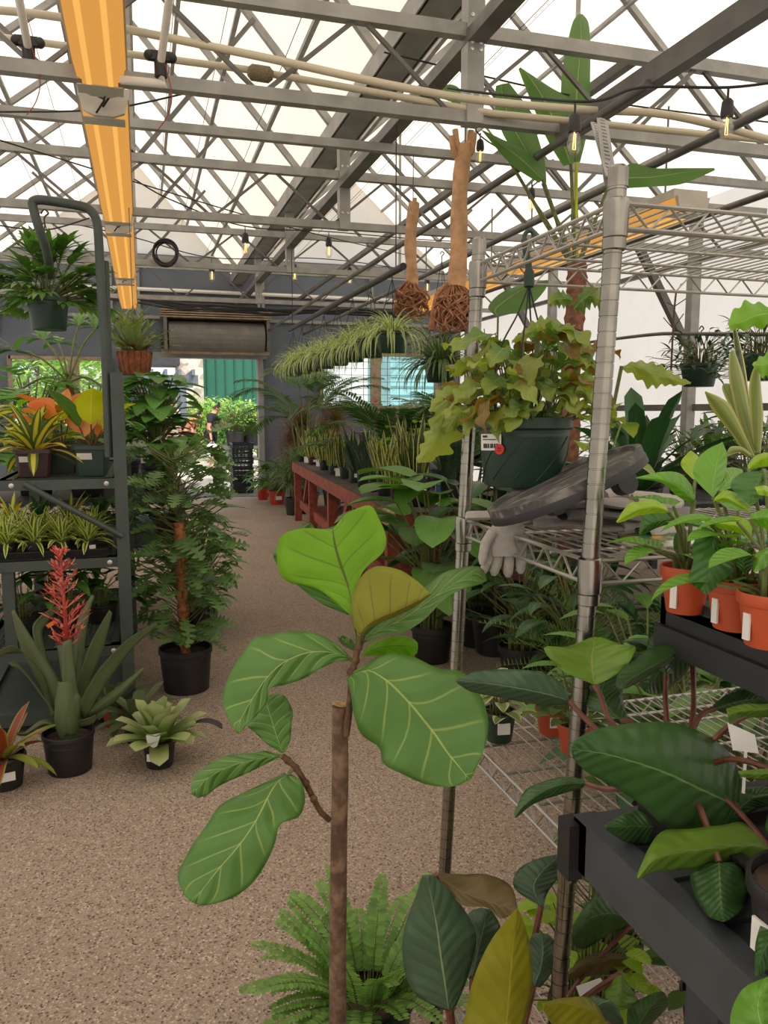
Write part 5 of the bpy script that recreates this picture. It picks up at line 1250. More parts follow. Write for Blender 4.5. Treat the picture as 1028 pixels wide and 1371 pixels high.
# dracaenas and peace lilies at the far end of the bench
bx_ = PZ(378, 668)
def F_head(n, L, W, trunk, heads=3):
    def f(mb, s, top, rg):
        for k in range(heads):
            a = k*2.1; h = trunk*(1-.22*k); q = top+V((math.cos(a)*.07, math.sin(a)*.07, h)); s.tube([top, q], .011, 6, False)
            rosette(mb, q, n, L, W, el=(-.2, 1.45), droop=(.5, 1.3), kind='grass', rng=rg, r0=.015)
    return f
potted('dragon_tree', 'reddish brown spiky dracaena in the corner by the doorway', V((2.28, 12.2, 0)), .15, .28, 'black_plastic', F_head(120, .50, .034, 1.0, 4), 190, 'reddrac')
potted('dragon_tree', 'second reddish spiky dracaena right of the first, by the back wall', V((2.75, 11.9, 0)), .15, .28, 'black_plastic', F_head(120, .48, .034, 1.05, 4), 191, 'reddrac')
potted('dragon_tree', 'green spiky dracaena spilling beside the far leg of the red bench', V((2.02, 11.2, 0)), .13, .25, 'black_plastic', F_head(90, .44, .03, .45, 3), 192, 'spider_d')
q = PZ(371, 675); potted('peace_lily', 'glossy green plant in a bright red pot beside the far bench leg', q, .14, .22, 'pot_red', F_bush(n=110, R=.34, H=.48, L=.24, W=.085, kind='lance', base_r=.08, tilt=.9), 193, 'mid_l', lab=.2)
q = PZ(352, 669); potted('peace_lily', 'leafy plant in a red pot partly behind the other red pot near the doorway', q, .10, .2, 'pot_red', F_bush(n=50, R=.26, H=.36, L=.2, W=.06, kind='lance', base_r=.06, tilt=.9), 194, 'mid_l')
# under the bench
for k, f in enumerate((.2, .45, .7)):
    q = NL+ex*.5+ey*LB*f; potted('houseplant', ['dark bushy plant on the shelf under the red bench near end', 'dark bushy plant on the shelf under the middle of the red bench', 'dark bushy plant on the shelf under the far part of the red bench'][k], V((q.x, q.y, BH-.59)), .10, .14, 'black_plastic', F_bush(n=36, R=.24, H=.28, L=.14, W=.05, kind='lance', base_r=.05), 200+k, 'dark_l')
# back shelf with small pots in orange
t = thing('plant_shelf', 'back shelf under the window carrying small orange pots', 'shelf', (3.0, 9.6, 0))
b = MB(); b.box((3.7, 9.85, 1.19), (2.2, .5, .03)); b.build('top', M['black_plastic'], t)
for x in (2.7, 4.7):
    for y in (9.65, 10.05): b = MB(); b.box((x, y, .588), (.05, .05, 1.175)); b.build('leg', M['wood'], t)
for k in range(8):
    x = 2.85+k*.24; potted('seedling_pot', 'orange-potted small plant, '+['first', 'second', 'third', 'fourth', 'fifth', 'sixth', 'seventh', 'last'][k]+' from left on the back window shelf', (x, 9.74, 1.205), .075, .12, 'pot_orange', F_bush(n=34, R=.14, H=.26, L=.11, W=.05, kind='oval', base_r=.04), 210+k, 'dark_l' if k % 3 else 'mid_l', 'plant', 'orange pots on the back shelf', lab=.1)
t = thing('orchid', 'pink flowering orchid standing at the back above the snake plants', 'plant', (2.78, 9.35, 1.0)); t.location = (2.9, 9.98, 1.205); bq = V((2.9, 9.98, 1.205))
b = MB(); pot_round(b, bq, .06, .1); b.build('pot', M['black_plastic'], t, True); b = MB(); rosette(b, bq+V((0, 0, .09)), 7, .2, .05, rng=random.Random(3), kind='tongue'); b.build('foliage', M['dark_l'], t, True)
b = MB(); rg = random.Random(4); s_ = MB(); s_.tube(arc([bq+V((0, 0, .09)), bq+V((-.03, -.1, .3)), bq+V((-.12, -.18, .36))]), .004, 5)
for k in range(16):
    c = bq+V((-.12+rg.uniform(-.09, .09), -.15+rg.uniform(-.06, .06), .32+rg.uniform(-.1, .1)))
    for j in range(5): leaf(b, c, dirv(j*1.257+k, .3), .04, .03, .3, .1, 'oval', 3, 1)
b.build('flowers', leafmat('pink_petal_leaf', (206, 80, 110), trans=.3), t, True); s_.build('stem', M['petiole'], t)

# ---------------------------------------------------------------- bare-root trunks hanging from the roof
def root_tree(lb, top, bot, r0, r1, rb, rh, seed, forks):
    t = thing('bare_root_tree', lb, 'tree trunk', bot); rg = random.Random(seed); b = MB()
    n = 10; pts = []; rs = []
    for i in range(n+1):
        f = i/n; p = bot.lerp(top, f); pts.append(p+RT*.012*math.sin(f*5+seed)); rs.append((r0+(r1-r0)*f)*(1+.06*math.sin(f*17)))
    b.tube(pts, rs, 14)
    for (f, a, L) in forks:
        p = bot.lerp(top, f); q = p+(RT*math.sin(a)*.6+V((0, 0, 1)))*L; b.tube(arc([p, p+RT*math.sin(a)*L*.45+V((0, 0, L*.3)), q]), [r1*.55]*7+[r1*.4]*6, 10)
    b.build('trunk', M['root_bark'], t, True)
    b = MB(); c = bot+V((0, 0, -.02))
    for k in range(120):
        az = rg.uniform(0, 2*PI); R_ = rb*rg.uniform(.5, 1.05); zz = -rh*rg.uniform(.25, 1.0); p0 = c+V((math.cos(az)*r0*.7, math.sin(az)*r0*.7, rg.uniform(-.02, .05)))
        a2 = az+rg.uniform(-1.6, 1.6); a3 = a2+rg.uniform(-1.4, 1.4)
        p1 = c+V((math.cos(az)*R_*.8, math.sin(az)*R_*.8, zz*.3)); p2 = c+V((math.cos(a2)*R_, math.sin(a2)*R_, zz*.75)); p3 = c+V((math.cos(a3)*R_*.7, math.sin(a3)*R_*.7, zz))
        rr = rg.choice((.003, .004, .005, .008))
        b.tube(arc([p0, p1, p2, p3], 4), [rr]*13, 5)
    b.ball(c+V((0, 0, -rh*.45)), rb*.42, 10, 7, rh/rb*.8)
    for (sx_, ln) in ((-1, .9), (-.5, .6)) if seed == 1 else ((.4, .5),):
        b.tube(arc([c+V((0, 0, .05)), c+RT*sx_*rb*.7+V((0, 0, -.03)), c+RT*sx_*rb+V((0, 0, -rh*ln))]), [r0*.5]*7+[r0*.42]*6, 9)
    b.build('root_ball', M['roots'], t, True)
    b = MB(); b.tube([top+V((0, 0, -.02)), top+V((0, 0, .35))], .003, 5); b.build('hanger_wire', M['cable'], t)
root_tree('tall pale bare-rooted trunk with forked top hanging under the roof', P(623, 196, 4.5), P(608, 385, 4.5), .052, .043, .125, .24, 1, ((.96, -.9, .12), (.98, .55, .10), (.93, .8, .12), (.9, -1.2, .13)))
root_tree('shorter bare-rooted trunk hanging left of the tall forked one', P(553, 272, 5.6), P(550, 382, 5.6), .042, .040, .135, .22, 2, ((.97, .4, .05),))
# ================================================================ plants on the floor between the red bench and the shelving
def F_peta(n, R, H, L, W, kind='paddle', **k):
    return F_bush(n=n, R=R, H=H, L=L, W=W, kind=kind, nu=8, nv=3, fold=.2, sr=.005, **k)
q = PZ(578, 884); potted('paddle_leaf_plant', 'broad paddle-leaved plant in a black pot behind the fig leaves', q, .125, .22, 'black_plastic', F_peta(40, .38, .90, .36, .22, 'paddle', base_r=.07, zmin=.35), 220, 'mid_l', stemm='petiole')
q = PZ(640, 862); potted('paddle_leaf_plant', 'second paddle-leaved plant in the shade behind the rear shelf post', q, .14, .25, 'black_plastic', F_peta(26, .36, .85, .30, .17, 'paddle', base_r=.07, zmin=.4), 221, 'dark_l')
q = PZ(722, 892); potted('arrow_leaf_plant', 'upright plant with thick pale stems in a low black pot below the hanging glove', q, .13, .15, 'black_plastic', F_peta(26, .34, .95, .26, .11, 'lance', base_r=.05, zmin=.35), 222, 'dark_l')
q = PZ(664, 852); t = thing('tub', 'large dark blue tub on the floor behind the wire shelving', 'tub', q); b = MB(); pot_round(b, q, .22, .34, .04, .86, 32); b.build('shell', mat('dark_blue_plastic', (30, 34, 56), .5), t, True); b = MB(); b.disc(q+V((0, 0, .29)), .2); b.build('soil', M['soil'], t)
# feathery asparagus fern
def F_asp(mb, s, top, rg):
    for i in range(70):
        az = rg.uniform(0, 2*PI); frond(mb, s, top, dirv(az, rg.uniform(.4, 1.45)), rg.uniform(.35, .75), rg.uniform(.4, 1.2), 26, .07, .004, rg, 'grass', .3, .4, .0018, .5, .15, .4, 2)
q = V((P(830, 800, 3.3).x, P(830, 800, 3.3).y, 0)); potted('asparagus_fern', 'feathery light green asparagus fern below the middle wire shelf', q, .15, .28, 'black_plastic', F_asp, 223, 'asp')
q2 = q+V((.35, .25, 0)); potted('asparagus_fern', 'second feathery asparagus fern, farther right behind the black riser shelf', q2, .15, .28, 'black_plastic', F_asp, 224, 'asp')
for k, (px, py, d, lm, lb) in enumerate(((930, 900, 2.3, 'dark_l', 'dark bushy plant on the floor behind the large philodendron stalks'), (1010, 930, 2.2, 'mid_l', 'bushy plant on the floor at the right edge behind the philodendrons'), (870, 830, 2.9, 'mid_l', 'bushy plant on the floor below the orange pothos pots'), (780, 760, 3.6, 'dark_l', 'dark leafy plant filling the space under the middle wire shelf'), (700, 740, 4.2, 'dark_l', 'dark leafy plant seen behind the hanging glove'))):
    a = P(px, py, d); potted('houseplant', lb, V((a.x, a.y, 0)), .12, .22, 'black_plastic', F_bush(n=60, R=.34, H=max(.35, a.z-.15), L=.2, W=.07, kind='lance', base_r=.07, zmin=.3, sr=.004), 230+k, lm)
# ---------------------------------------------------------------- black tables along the right wall
def ptable(lb, x0, x1, y0, y1, z):
    t = thing('plant_table', lb, 'table', (x0, y0, 0)); b = MB(); b.box(((x0+x1)/2, (y0+y1)/2, z-.02), (x1-x0, y1-y0, .04)); b.build('top', M['tray_plastic'], t)
    for x in (x0+.08, x1-.08):
        for y in (y0+.08, y1-.08): b = MB(); b.box((x, y, (z-.04)/2), (.06, .06, z-.04)); b.build('leg', M['tray_plastic'], t)
TZ = .98
ptable('black plant table behind the middle wire shelf along the right bay', 1.98, 3.3, 2.3, 3.55, TZ)
ptable('black plant table along the white right wall', 3.0, 4.6, 3.9, 6.4, .95)
ptable('far black plant table along the white right wall', 3.2, 4.8, 6.7, 9.2, .95)
def ont(px, py, z=TZ): return PZ(px, py, z)
t = thing('plant_tray', 'deep black nursery tray standing behind the tilted caddy', 'tray', ont(800, 672)); tray(t, PZ(815, 676, TZ), .42, .30, .13, -.2)
def F_strap(n, L, W, el=(.7, 1.4), droop=(.2, .9), kind='tongue'):
    return F_rosette(n=n, L=L, W=W, el=el, droop=droop, kind=kind, fold=.35, nu=9, nv=2, r0=.02)
A_ = V((P(855, 640, 3.5).x, P(855, 640, 3.5).y, TZ)); A_.y = min(A_.y, 3.4)
potted('strap_leaf_plant', 'orchid-like plant with broad dark strap leaves behind the front shelf post', A_, .09, .14, 'black_plastic', F_strap(13, .52, .085, (.55, 1.45)), 240, 'dark_l')
A_ = V((P(965, 650, 2.9).x, P(965, 650, 2.9).y, TZ))
t = thing('agave_plant', 'variegated agave with tall pale-edged blades on the right', 'plant', A_); b = MB(); pot_round(b, A_, .10, .13); b.build('pot', M['black_plastic'], t, True); b = MB(); b.disc(A_+V((0, 0, .11)), .09); b.build('soil', M['soil'], t)
AV = (800, 380, 4.509); b = MB(); d = 2.9
for k, (st, da, db) in enumerate((([(930,1040,900,1050,950,1040),(850,900,800,900,880,890),(740,740,690,760,790,720),(648,652,646,655,652,648)], 2.9, 2.75),
  ([(950,1020,930,1020,965,1015),(890,830,850,830,930,820),(830,560,790,560,880,560),(815,405,800,410,825,402)], 2.9, 2.95),
  ([(960,1010,945,1010,985,1010),(960,800,920,810,1000,800),(955,600,915,600,985,610),(965,470,955,475,985,478)], 2.9, 2.8),
  ([(950,1010,935,1010,965,1010),(900,760,860,790,925,740),(860,480,835,500,885,470),(820,235,812,240,828,235)], 2.92, 3.05),
  ([(920,1040,905,1050,930,1030),(860,1000,860,1020,870,985),(790,1010,790,1040,800,985),(770,1040,768,1045,776,1036)], 2.85, 2.7),
  ([(890,1000,875,1010,905,990),(850,760,810,780,890,740),(790,640,755,650,840,620),(760,605,755,610,770,600)], 2.95, 3.0))):
    b = MB(); blade(b, st, AV, da, db, .03, .03, 14, 3, .0, 0, k); b.build('leaf', M['agave' if k != 3 else 'snake'], t, True)
# big split leaf entering from the right edge
A_ = V((3.05, 2.75, TZ)); t = thing('monstera', 'monstera with large split leaves entering from the right edge below the top wire shelf', 'plant', A_); b = MB(); pot_round(b, A_, .11, .18); b.build('pot', M['black_plastic'], t, True)
for st_, da, db, nn_, sd_, lb_, nl_ in (([(1100,180,1095,160,1100,200),(1030,180,1010,120,1050,260),(960,190,920,95,960,280),(870,230,840,118,860,285),(790,250,780,235,800,285)], 2.5, 2.45, 30, 1, .3, 4),
 ([(1120,480,1110,430,1120,560),(1050,480,1040,400,1050,580),(990,490,970,440,990,570),(935,490,932,485,940,500)], 2.4, 2.35, 24, 2, .3, 4),
 ([(1120,1060,1110,1050,1120,1090),(1040,1050,1030,1020,1050,1100),(960,1085,950,1040,970,1110),(905,1110,903,1095,910,1125)], 2.2, 2.15, 18, 2, 0, 4)):
    b = MB(); blade(b, st_, AV, da, db, .03, .03, nn_, 5, .01, 0, sd_, lb_, nl_); b.build('leaf', M['bright_l'], t, True)
s_ = MB(); rg = random.Random(9)
for e in ((1100, 180, 2.5), (1120, 480, 2.4), (1120, 1060, 2.2)): s_.tube(arc([A_+V((0, 0, .16)), (A_+P(800+e[0]/4.509, 380+e[1]/4.509, e[2]))/2+V((.08, 0, .1)), P(800+e[0]/4.509, 380+e[1]/4.509, e[2])]), .006, 6)
b = MB(); bush(b, A_+V((0, 0, .16)), 14, .3, .5, .22, .16, 'split', rg, s_, nu=26, nv=2, sr=.005); b.build('foliage', M['mons'], t, True); s_.build('petioles', M['petiole'], t, True)
# assorted plants on the right tables
spots = [(2.25, 3.25, TZ, 'dark_l', 'rosette'), (2.75, 2.7, TZ, 'mid_l', 'bush'), (2.45, 2.75, TZ, 'dark_l', 'bush'), (3.2, 4.2, .95, 'dark_l', 'bush'), (3.55, 4.4, .95, 'mid_l', 'rosette'), (3.95, 4.4, .95, 'dark_l', 'bush'), (3.3, 5.1, .95, 'mid_l', 'bush'), (3.8, 5.4, .95, 'dark_l', 'rosette'),
         (3.4, 6.1, .95, 'mid_l', 'bush'), (4.2, 5.0, .95, 'dark_l', 'bush'), (3.5, 7.1, .95, 'dark_l', 'bush'), (4.0, 7.6, .95, 'mid_l', 'bush'), (3.5, 8.1, .95, 'mid_l', 'rosette'), (4.0, 8.7, .95, 'dark_l', 'bush')]
where = ['dark strappy plant at the back corner of the nearest black table', 'green bushy plant on the nearest black table toward its right end', 'dark bushy plant at the middle of the nearest black table', 'dark bushy plant at the near left corner of the second black table', 'green strappy plant at the near end of the second black table', 'dark bushy plant at the near end of the second black table by the wall', 'green bushy plant at the middle left of the second black table', 'dark strappy plant at the middle of the second black table',
         'green bushy plant at the far end of the second black table', 'dark bushy plant by the wall at the middle of the second black table', 'dark bushy plant at the near end of the far black table', 'green bushy plant at the middle of the far black table', 'green strappy plant at the left of the far black table', 'dark bushy plant at the far end of the far black table']
for k, (x, y, z, lm, kd) in enumerate(spots):
    fol = F_bush(n=46, R=.24, H=.34, L=.13, W=.06, kind='oval' if k % 2 else 'lance', base_r=.06) if kd == 'bush' else F_strap(20, .40, .045)
    potted('houseplant', where[k], (x, y, z), .10, .15, 'black_plastic' if k % 3 else 'pot_brown', fol, 250+k, lm)
# hanging baskets by the right wall
def wallbasket(lb, px, py, d, r, seed, lm, bar):
    base = P(px, py, d); potted('hanging_basket', lb, base, r, .15, 'pot_green', F_bush(n=150, R=.30, H=.24, L=.085, W=.026, kind='lance', base_r=.09, zmin=-.35, sr=.002, tilt=1.4), seed, lm, 'hanging plant', hang=tuple(V((base.x, base.y, bar))))
zb_ = P(920, 447, 5.2).z
wallbasket('bushy dark plant in a small hanging pot by the white wall, left of two', 935, 518, 5.2, .12, 270, 'dark_l', zb_-.02)
wallbasket('bushy plant in a hanging pot by the white wall at the right edge', 1016, 510, 4.6, .12, 271, 'dark_l', zb_-.02)
a = P(920, 447, 5.2); b = MB(); b.tube(arc([P(790, 458, 6.8), P(872, 448, 5.6), a, P(1060, 448, 4.3)]), .012, 8); o = b.build('hanging_rail', M['steel_d'], None, True, loc=tuple(a)); tag(o, 'thin bent rod by the white right wall carrying two hanging pots', 'rail')
t = thing('bare_branch', 'leafless twiggy branch against the white wall above the hanging pot', 'branch', P(905, 470, 5.1)); b = MB(); rg = random.Random(12)
tp = [P(898, 500, 5.1), P(901, 440, 5.1), P(903, 410, 5.1), P(905, 392, 5.1)]; b.tube(arc(tp), .006, 6)
for (i, e) in ((1, (915, 420)), (2, (893, 405)), (3, (880, 388)), (3, (912, 380)), (1, (888, 425)), (2, (918, 400))): b.tube([tp[i], P(*e, 5.1)], .0035, 5)
b.build('twigs', M['twig'], t)

# ---------------------------------------------------------------- tall strelitzia
SB = V((P(768, 470, 4.3).x, P(768, 470, 4.3).y, 0)); t = thing('strelitzia', 'tall strelitzia with huge paddle leaves reaching into the roof trusses', 'plant', SB)
b = MB(); pot_round(b, SB, .2, .36); b.build('pot', M['black_plastic'], t, True); b = MB(); b.disc(SB+V((0, 0, .31)), .18); b.build('soil', M['soil'], t)
b = MB(); pts = [SB+V((0, 0, .3)), P(764, 500, 4.3), P(768, 440, 4.3), P(772, 390, 4.3), P(772, 350, 4.3)]; pp = arc(pts, 8); b.tube(pp, [.05+.008*((i % 3) == 0) for i in range(len(pp))], 12); b.build('trunk', M['trunk_l'], t, True)
SV = (514, 0, 2.0); top = P(771, 350, 4.3)
ST = [
 ([(515,435,505,430,525,435),(512,330,478,330,548,330),(520,200,475,210,552,200),(528,110,490,120,552,110),(526,60,505,60,547,60),(526,37,518,40,532,38)], 4.3, 4.5, .06, .05),
 ([(425,490,415,480,435,490),(385,410,330,380,430,430),(340,330,300,300,410,360),(318,260,298,250,400,310),(315,225,300,230,335,222)], 4.2, 4.1, .06, .05),
 ([(500,440,480,445,520,430),(470,360,440,380,530,340),(430,270,405,300,500,270),(385,200,375,225,440,230),(365,180,360,185,372,185)], 4.3, 4.25, .05, .05),
 ([(600,500,605,480,600,512),(650,478,660,438,655,504),(720,474,720,450,720,500),(800,462,800,450,800,492),(885,452,884,450,886,456)], 4.2, 3.9, .02, .02),
 ([(330,420,330,410,330,430),(290,360,280,345,300,380),(210,255,200,235,230,300),(150,240,148,232,152,262)], 4.4, 4.7, .03, .03),
 ([(425,480,415,490,430,470),(360,420,340,440,390,410),(290,370,270,360,310,370),(262,348,258,345,268,350)], 4.15, 4.0, .03, .03)]
for k, (st, da, db, dl, dr) in enumerate(ST):
    b = MB(); rows = blade(b, st, SV, da, db, dl, dr, 26, 5, .006, 0, k); b.build('leaf', M['strel'], t, True)
    q = rows[0][5]; c = MB(); c.tube(arc([top+V((0, 0, -.05)), (top+q)/2+V((0, 0, -.03)), q]), [.014]*7+[.009]*6, 8); c.build('petiole', M['lime_l'] if k == 0 else M['petiole'], t, True)
# rubber-like leaf between posts and stalks
RV2 = (600, 343, 2.402); b = MB(); a = V((P(668, 560, 4.7).x, P(668, 560, 4.7).y, 0))
t = thing('strelitzia', 'young strelitzia with one grey-green paddle leaf behind the hanging green pot', 'plant', a); pot_round(b, a, .15, .26); b.build('pot', M['black_plastic'], t, True)
b = MB(); rows = blade(b, [(160,192,150,190,175,188),(150,170,128,165,230,180),(200,130,160,125,275,150),(260,95,215,98,310,110),(320,78,318,76,324,80)], RV2, 4.6, 4.7, .04, .05, 16, 4, .004); b.build('leaf', M['strel'], t, True)
b = MB(); b.tube(arc([a+V((0, 0, .2)), P(664, 560, 4.65), rows[0][4]]), [.008]*7+[.006]*6, 7); b.build('petiole', M['petiole'], t, True); b = MB(); b.tube(arc([a+V((0, 0, .2)), P(660, 580, 4.7), P(648, 440, 4.6)]), [.007]*7+[.003]*6, 7); b.build('petiole', M['petiole'], t, True)
# ruffled fronds of the hanging fern pot drooping left of the rear shelf post
for st_, da, db, sd_, lb_ in (([(60,400,66,390,54,430),(0,470,40,470,-40,480),(-30,560,60,560,-70,540),(-60,620,10,640,-90,600),(-100,660,-95,670,-105,655)], 1.46, 1.56, 1, .4),
 ([(80,470,85,470,75,490),(40,500,60,530,20,470),(10,530,10,570,-20,510),(-50,560,-50,575,-60,545)], 1.44, 1.52, 2, .35),
 ([(80,420,80,430,75,410),(30,430,35,470,20,400),(-20,460,-10,490,-40,430),(-60,500,-55,505,-64,495)], 1.45, 1.53, 3, .4)):
    b = MB(); blade(b, st_, RV2, da, db, .02, .02, 40, 5, .008, 0, sd_, lb_, 6); b.build('frond', M['wavy_leaf'], hp, True)
# ================================================================ metal cart on the left
cf = P(158, 640, 3.62); CXR = cf.x; CYF = cf.y; CYB = CYF+1.25
CXL = P(6, 640, 3.62).x; CXC = (CXL+CXR)/2; CWX = CXR-CXL
z1 = cf.z; z2 = PY(158, 745, CYF).z; z3 = PY(168, 862, CYF).z; z0 = PY(60, 958, CYF).z
cart = thing('metal_cart', 'dark green metal plant cart with mesh shelves and tall tube handle', 'cart', (CXC, CYF, 0))
px_ = .055
b = MB(); b.box((CXR+.012, CYF-.01, (z0+PY(150, 508, CYF).z)/2), (px_, .05, PY(150, 508, CYF).z-z0+.06)); b.build('post', M['cart_paint'], cart)
b = MB(); b.box((CXR+.012, CYB, (z0+z1+.1)/2), (px_, .05, z1+.1-z0)); b.build('post', M['cart_paint'], cart)
b = MB(); b.box((CXL+.012, CYF+.022, (z3+z2)/2-.03), (px_*.9, .05, z2-z3-.03)); b.build('post', M['cart_paint'], cart)
b = MB(); b.box((CXL-.012, CYB, (z0+z1)/2), (px_, .05, z1-z0)); b.build('post', M['cart_paint'], cart)
def mesh_shelf(z, xl):
    fr = MB(); h = .045
    for y in (CYF, CYB): fr.box(((xl+CXR)/2, y, z-h/2), (CXR-xl+.02, .03, h))
    for x in (xl, CXR-.01): fr.box((x, (CYF+CYB)/2, z-h/2), (.035, CYB-CYF, h))
    for y in (CYF+.02, CYB-.02): fr.box(((xl+CXR)/2, y, z-.003), (CXR-xl, .06, .006))
    for x in (xl+.02, CXR-.03): fr.box((x, (CYF+CYB)/2, z-.003), (.06, CYB-CYF, .006))
    f = fr.build('shelf', M['cart_paint'], cart)
    m_ = MB(); st = .028; y = CYF+.05; r = .0022
    zz = z-.006; n = int((CXR-xl-.06)/.045)
    while y < CYB-.03:          # expanded metal: slanted strands
        for k in range(n):
            x = xl+.03+k*.045; m_.bar((x, y, zz), (x+.0225, y+.014, zz), .004, .004); m_.bar((x+.0225, y+.014, zz), (x+.045, y, zz), .004, .004)
            m_.bar((x, y+.028, zz), (x+.0225, y+.014, zz), .004, .004); m_.bar((x+.0225, y+.014, zz), (x+.045, y+.028, zz), .004, .004)
        y += .028
    m_.build('mesh', M['cart_paint'], f)
    for x in (xl+.05, CXR-.05):
        bo = MB(); bo.lathe((x, CYF-.016, z-h/2), [(.001, -.004), (.011, -.004), (.011, .003), (.006, .006), (.001, .006)], 12, axis=(0, -1, 0)); bo.build('bolt', M['bolt'], f, True)
for z, xl in ((z1, CXL), (z2, CXL-.12), (z3, CXL-.12)): mesh_shelf(z, xl)
b = MB(); b.box((CXC-.1, CYF-.005, z0), (CWX+.25, .05, .06)); b.box((CXC-.1, CYB, z0), (CWX+.25, .05, .06)); b.box((CXR-.01, (CYF+CYB)/2, z0), (.05, CYB-CYF, .06)); b.box((CXL-.15, (CYF+CYB)/2, z0), (.05, CYB-CYF, .06)); b.box((CXC-.1, (CYF+CYB)/2, z0), (CWX+.2, CYB-CYF, .02)); b.build('base', M['cart_paint'], cart)
b = MB(); b.tube([PY(32, 648, CYF-.03), PY(164, 718, CYF-.035)], .0135, 10); b.build('brace', M['cart_paint'], cart, True)
hy = CYF+.02
b = MB(); b.tube(arc([PY(146, 612, hy), PY(142, 500, hy), PY(136, 400, hy), PY(132, 320, hy), PY(129, 295, hy), PY(120, 281, hy), PY(104, 275, hy), PY(60, 268, hy), PY(46, 269, hy), PY(44, 276, hy), PY(52, 305, hy), PY(62, 335, hy+.05), PY(68, 370, hy+.15)], 5), .020, 10); b.build('handle', M['cart_paint'], cart, True)
b = MB(); b.tube([PY(141, 350, hy+.06), PY(150, 610, hy+.03)], .016, 10); b.build('handle_tube', M['cart_paint'], cart, True)
for x in (CXL-.1, CXR-.04):
    for y in (CYF+.12, CYB-.12):
        b = MB(); b.cyl((x-.018, y, .055), (x+.018, y, .055), .055, n=18); w_ = b.build('wheel', M['black_plastic'], cart, True); b = MB(); b.box((x, y, z0*.5+.04), (.05, .05, max(.02, z0-.07))); b.build('fork', M['steel_d'], w_)
# ---- plants on the cart's top shelf
def onshelf(px, py, z): return PZ(px, py, z)
potted('variegated_croton', 'striped strap-leaved plant in the dark square pot on the cart top', V((P(52, 628, 3.85).x, CYF+.21, z1+.002)), .082, .125, 'pot_brown', F_rosette(n=26, L=.30, W=.05, el=(.0, 1.4), droop=(.5, 1.3), kind='strap', nv=2), 300, 'croton', square=True, lab=.1, rz=.05)
def F_orange(mb, s, top, rg):
    for i in range(5):
        mb.cur = (1, 0, 1, 0, 2)[i]
        az = i*2.4; p2 = top+V((math.cos(az)*.05, math.sin(az)*.05, .03+.16*rg.random())); s.tube([top, p2], .004, 5, False)
        leaf(mb, p2, dirv(az, rg.uniform(.15, 1.1)), rg.uniform(.17, .23), .125, rg.uniform(.3, .9), .25, 'oval', 9, 3, rng=rg, twist=rg.uniform(-.5, .5))
    mb.cur = 0
op1 = potted('orange_philodendron', 'orange and lime leaved philodendron in the green square pot at the cart corner', V((P(125, 626, 3.83).x, CYF+.20, z1+.002)), .078, .14, 'pot_green', F_orange, 301, ['orange_l', 'lime_l', 'mid_l'], square=True, lab=.1, rz=-.08, stemm='red_petiole')
def F_orange2(mb, s, top, rg):
    F_orange(mb, s, top, rg)
op2 = potted('orange_philodendron', 'philodendron with big orange leaves in a green pot behind the black square pot', V((P(88, 620, 4.05).x, CYF+.40, z1+.002)), .078, .14, 'pot_green', F_orange2, 302, ['orange_l', 'lime_l', 'orange_l'], square=True, stemm='red_petiole')
OV = (0, 430, 5.711)
for par, mt_, da, db, st in ((op2, 'orange_l', 3.86, 3.74, [(480,770,478,765,482,775),(430,700,424,680,420,742),(370,645,410,600,335,742),(290,622,310,582,285,700),(212,640,208,630,222,658)]),
  (op2, 'peach_l', 3.92, 3.96, [(480,700,430,700,540,700),(482,640,416,640,552,630),(495,570,446,570,540,555),(517,515,512,518,522,515)]),
  (op2, 'orange_l', 3.84, 3.8, [(240,770,238,760,245,780),(190,735,200,712,180,765),(130,720,140,706,120,742),(85,712,84,708,88,718)]),
  (op1, 'orange_l', 3.86, 3.90, [(722,705,680,700,770,700),(722,630,668,645,774,630),(722,570,692,580,748,572),(712,526,708,528,716,526)]),
  (op1, 'peach_l', 3.80, 3.70, [(690,720,640,725,730,715),(690,745,595,748,775,716),(672,800,612,800,742,775),(655,850,632,845,700,838),(643,884,640,882,647,884)]),
  (op1, 'lime_l', 3.82, 3.72, [(725,708,722,700,722,714),(640,690,625,632,640,742),(540,695,530,648,540,750),(435,722,437,716,440,730)]),
  (op1, 'lime_l', 3.84, 3.86, [(760,800,745,780,790,802),(800,720,768,690,852,745),(832,660,800,640,862,680),(852,616,846,616,858,622)])):
    b = MB(); blade(b, st, OV, da, db, .02, .02, 14, 4, .003); b.build('leaf', M[mt_], par, True)
potted('houseplant', 'lime yellow leaved plant at the back left of the cart top', V((CXL+.09, CYF+.50, z1+.002)), .08, .13, 'black_plastic', F_bush(n=22, R=.18, H=.22, L=.16, W=.07, kind='lance', base_r=.04), 303, 'lime_l')
potted('houseplant', 'green leafy plant at the back of the cart top shelf', V((CXR-.14, CYF+.75, z1+.002)), .08, .13, 'black_plastic', F_bush(n=30, R=.2, H=.26, L=.14, W=.08, kind='oval', base_r=.04), 304, 'mid_l')
potted('houseplant', 'green plant at the far left back of the cart top shelf', V((CXL+.12, CYF+1.0, z1+.002)), .08, .13, 'black_plastic', F_bush(n=30, R=.2, H=.26, L=.14, W=.08, kind='oval', base_r=.04), 305, 'bright_l')
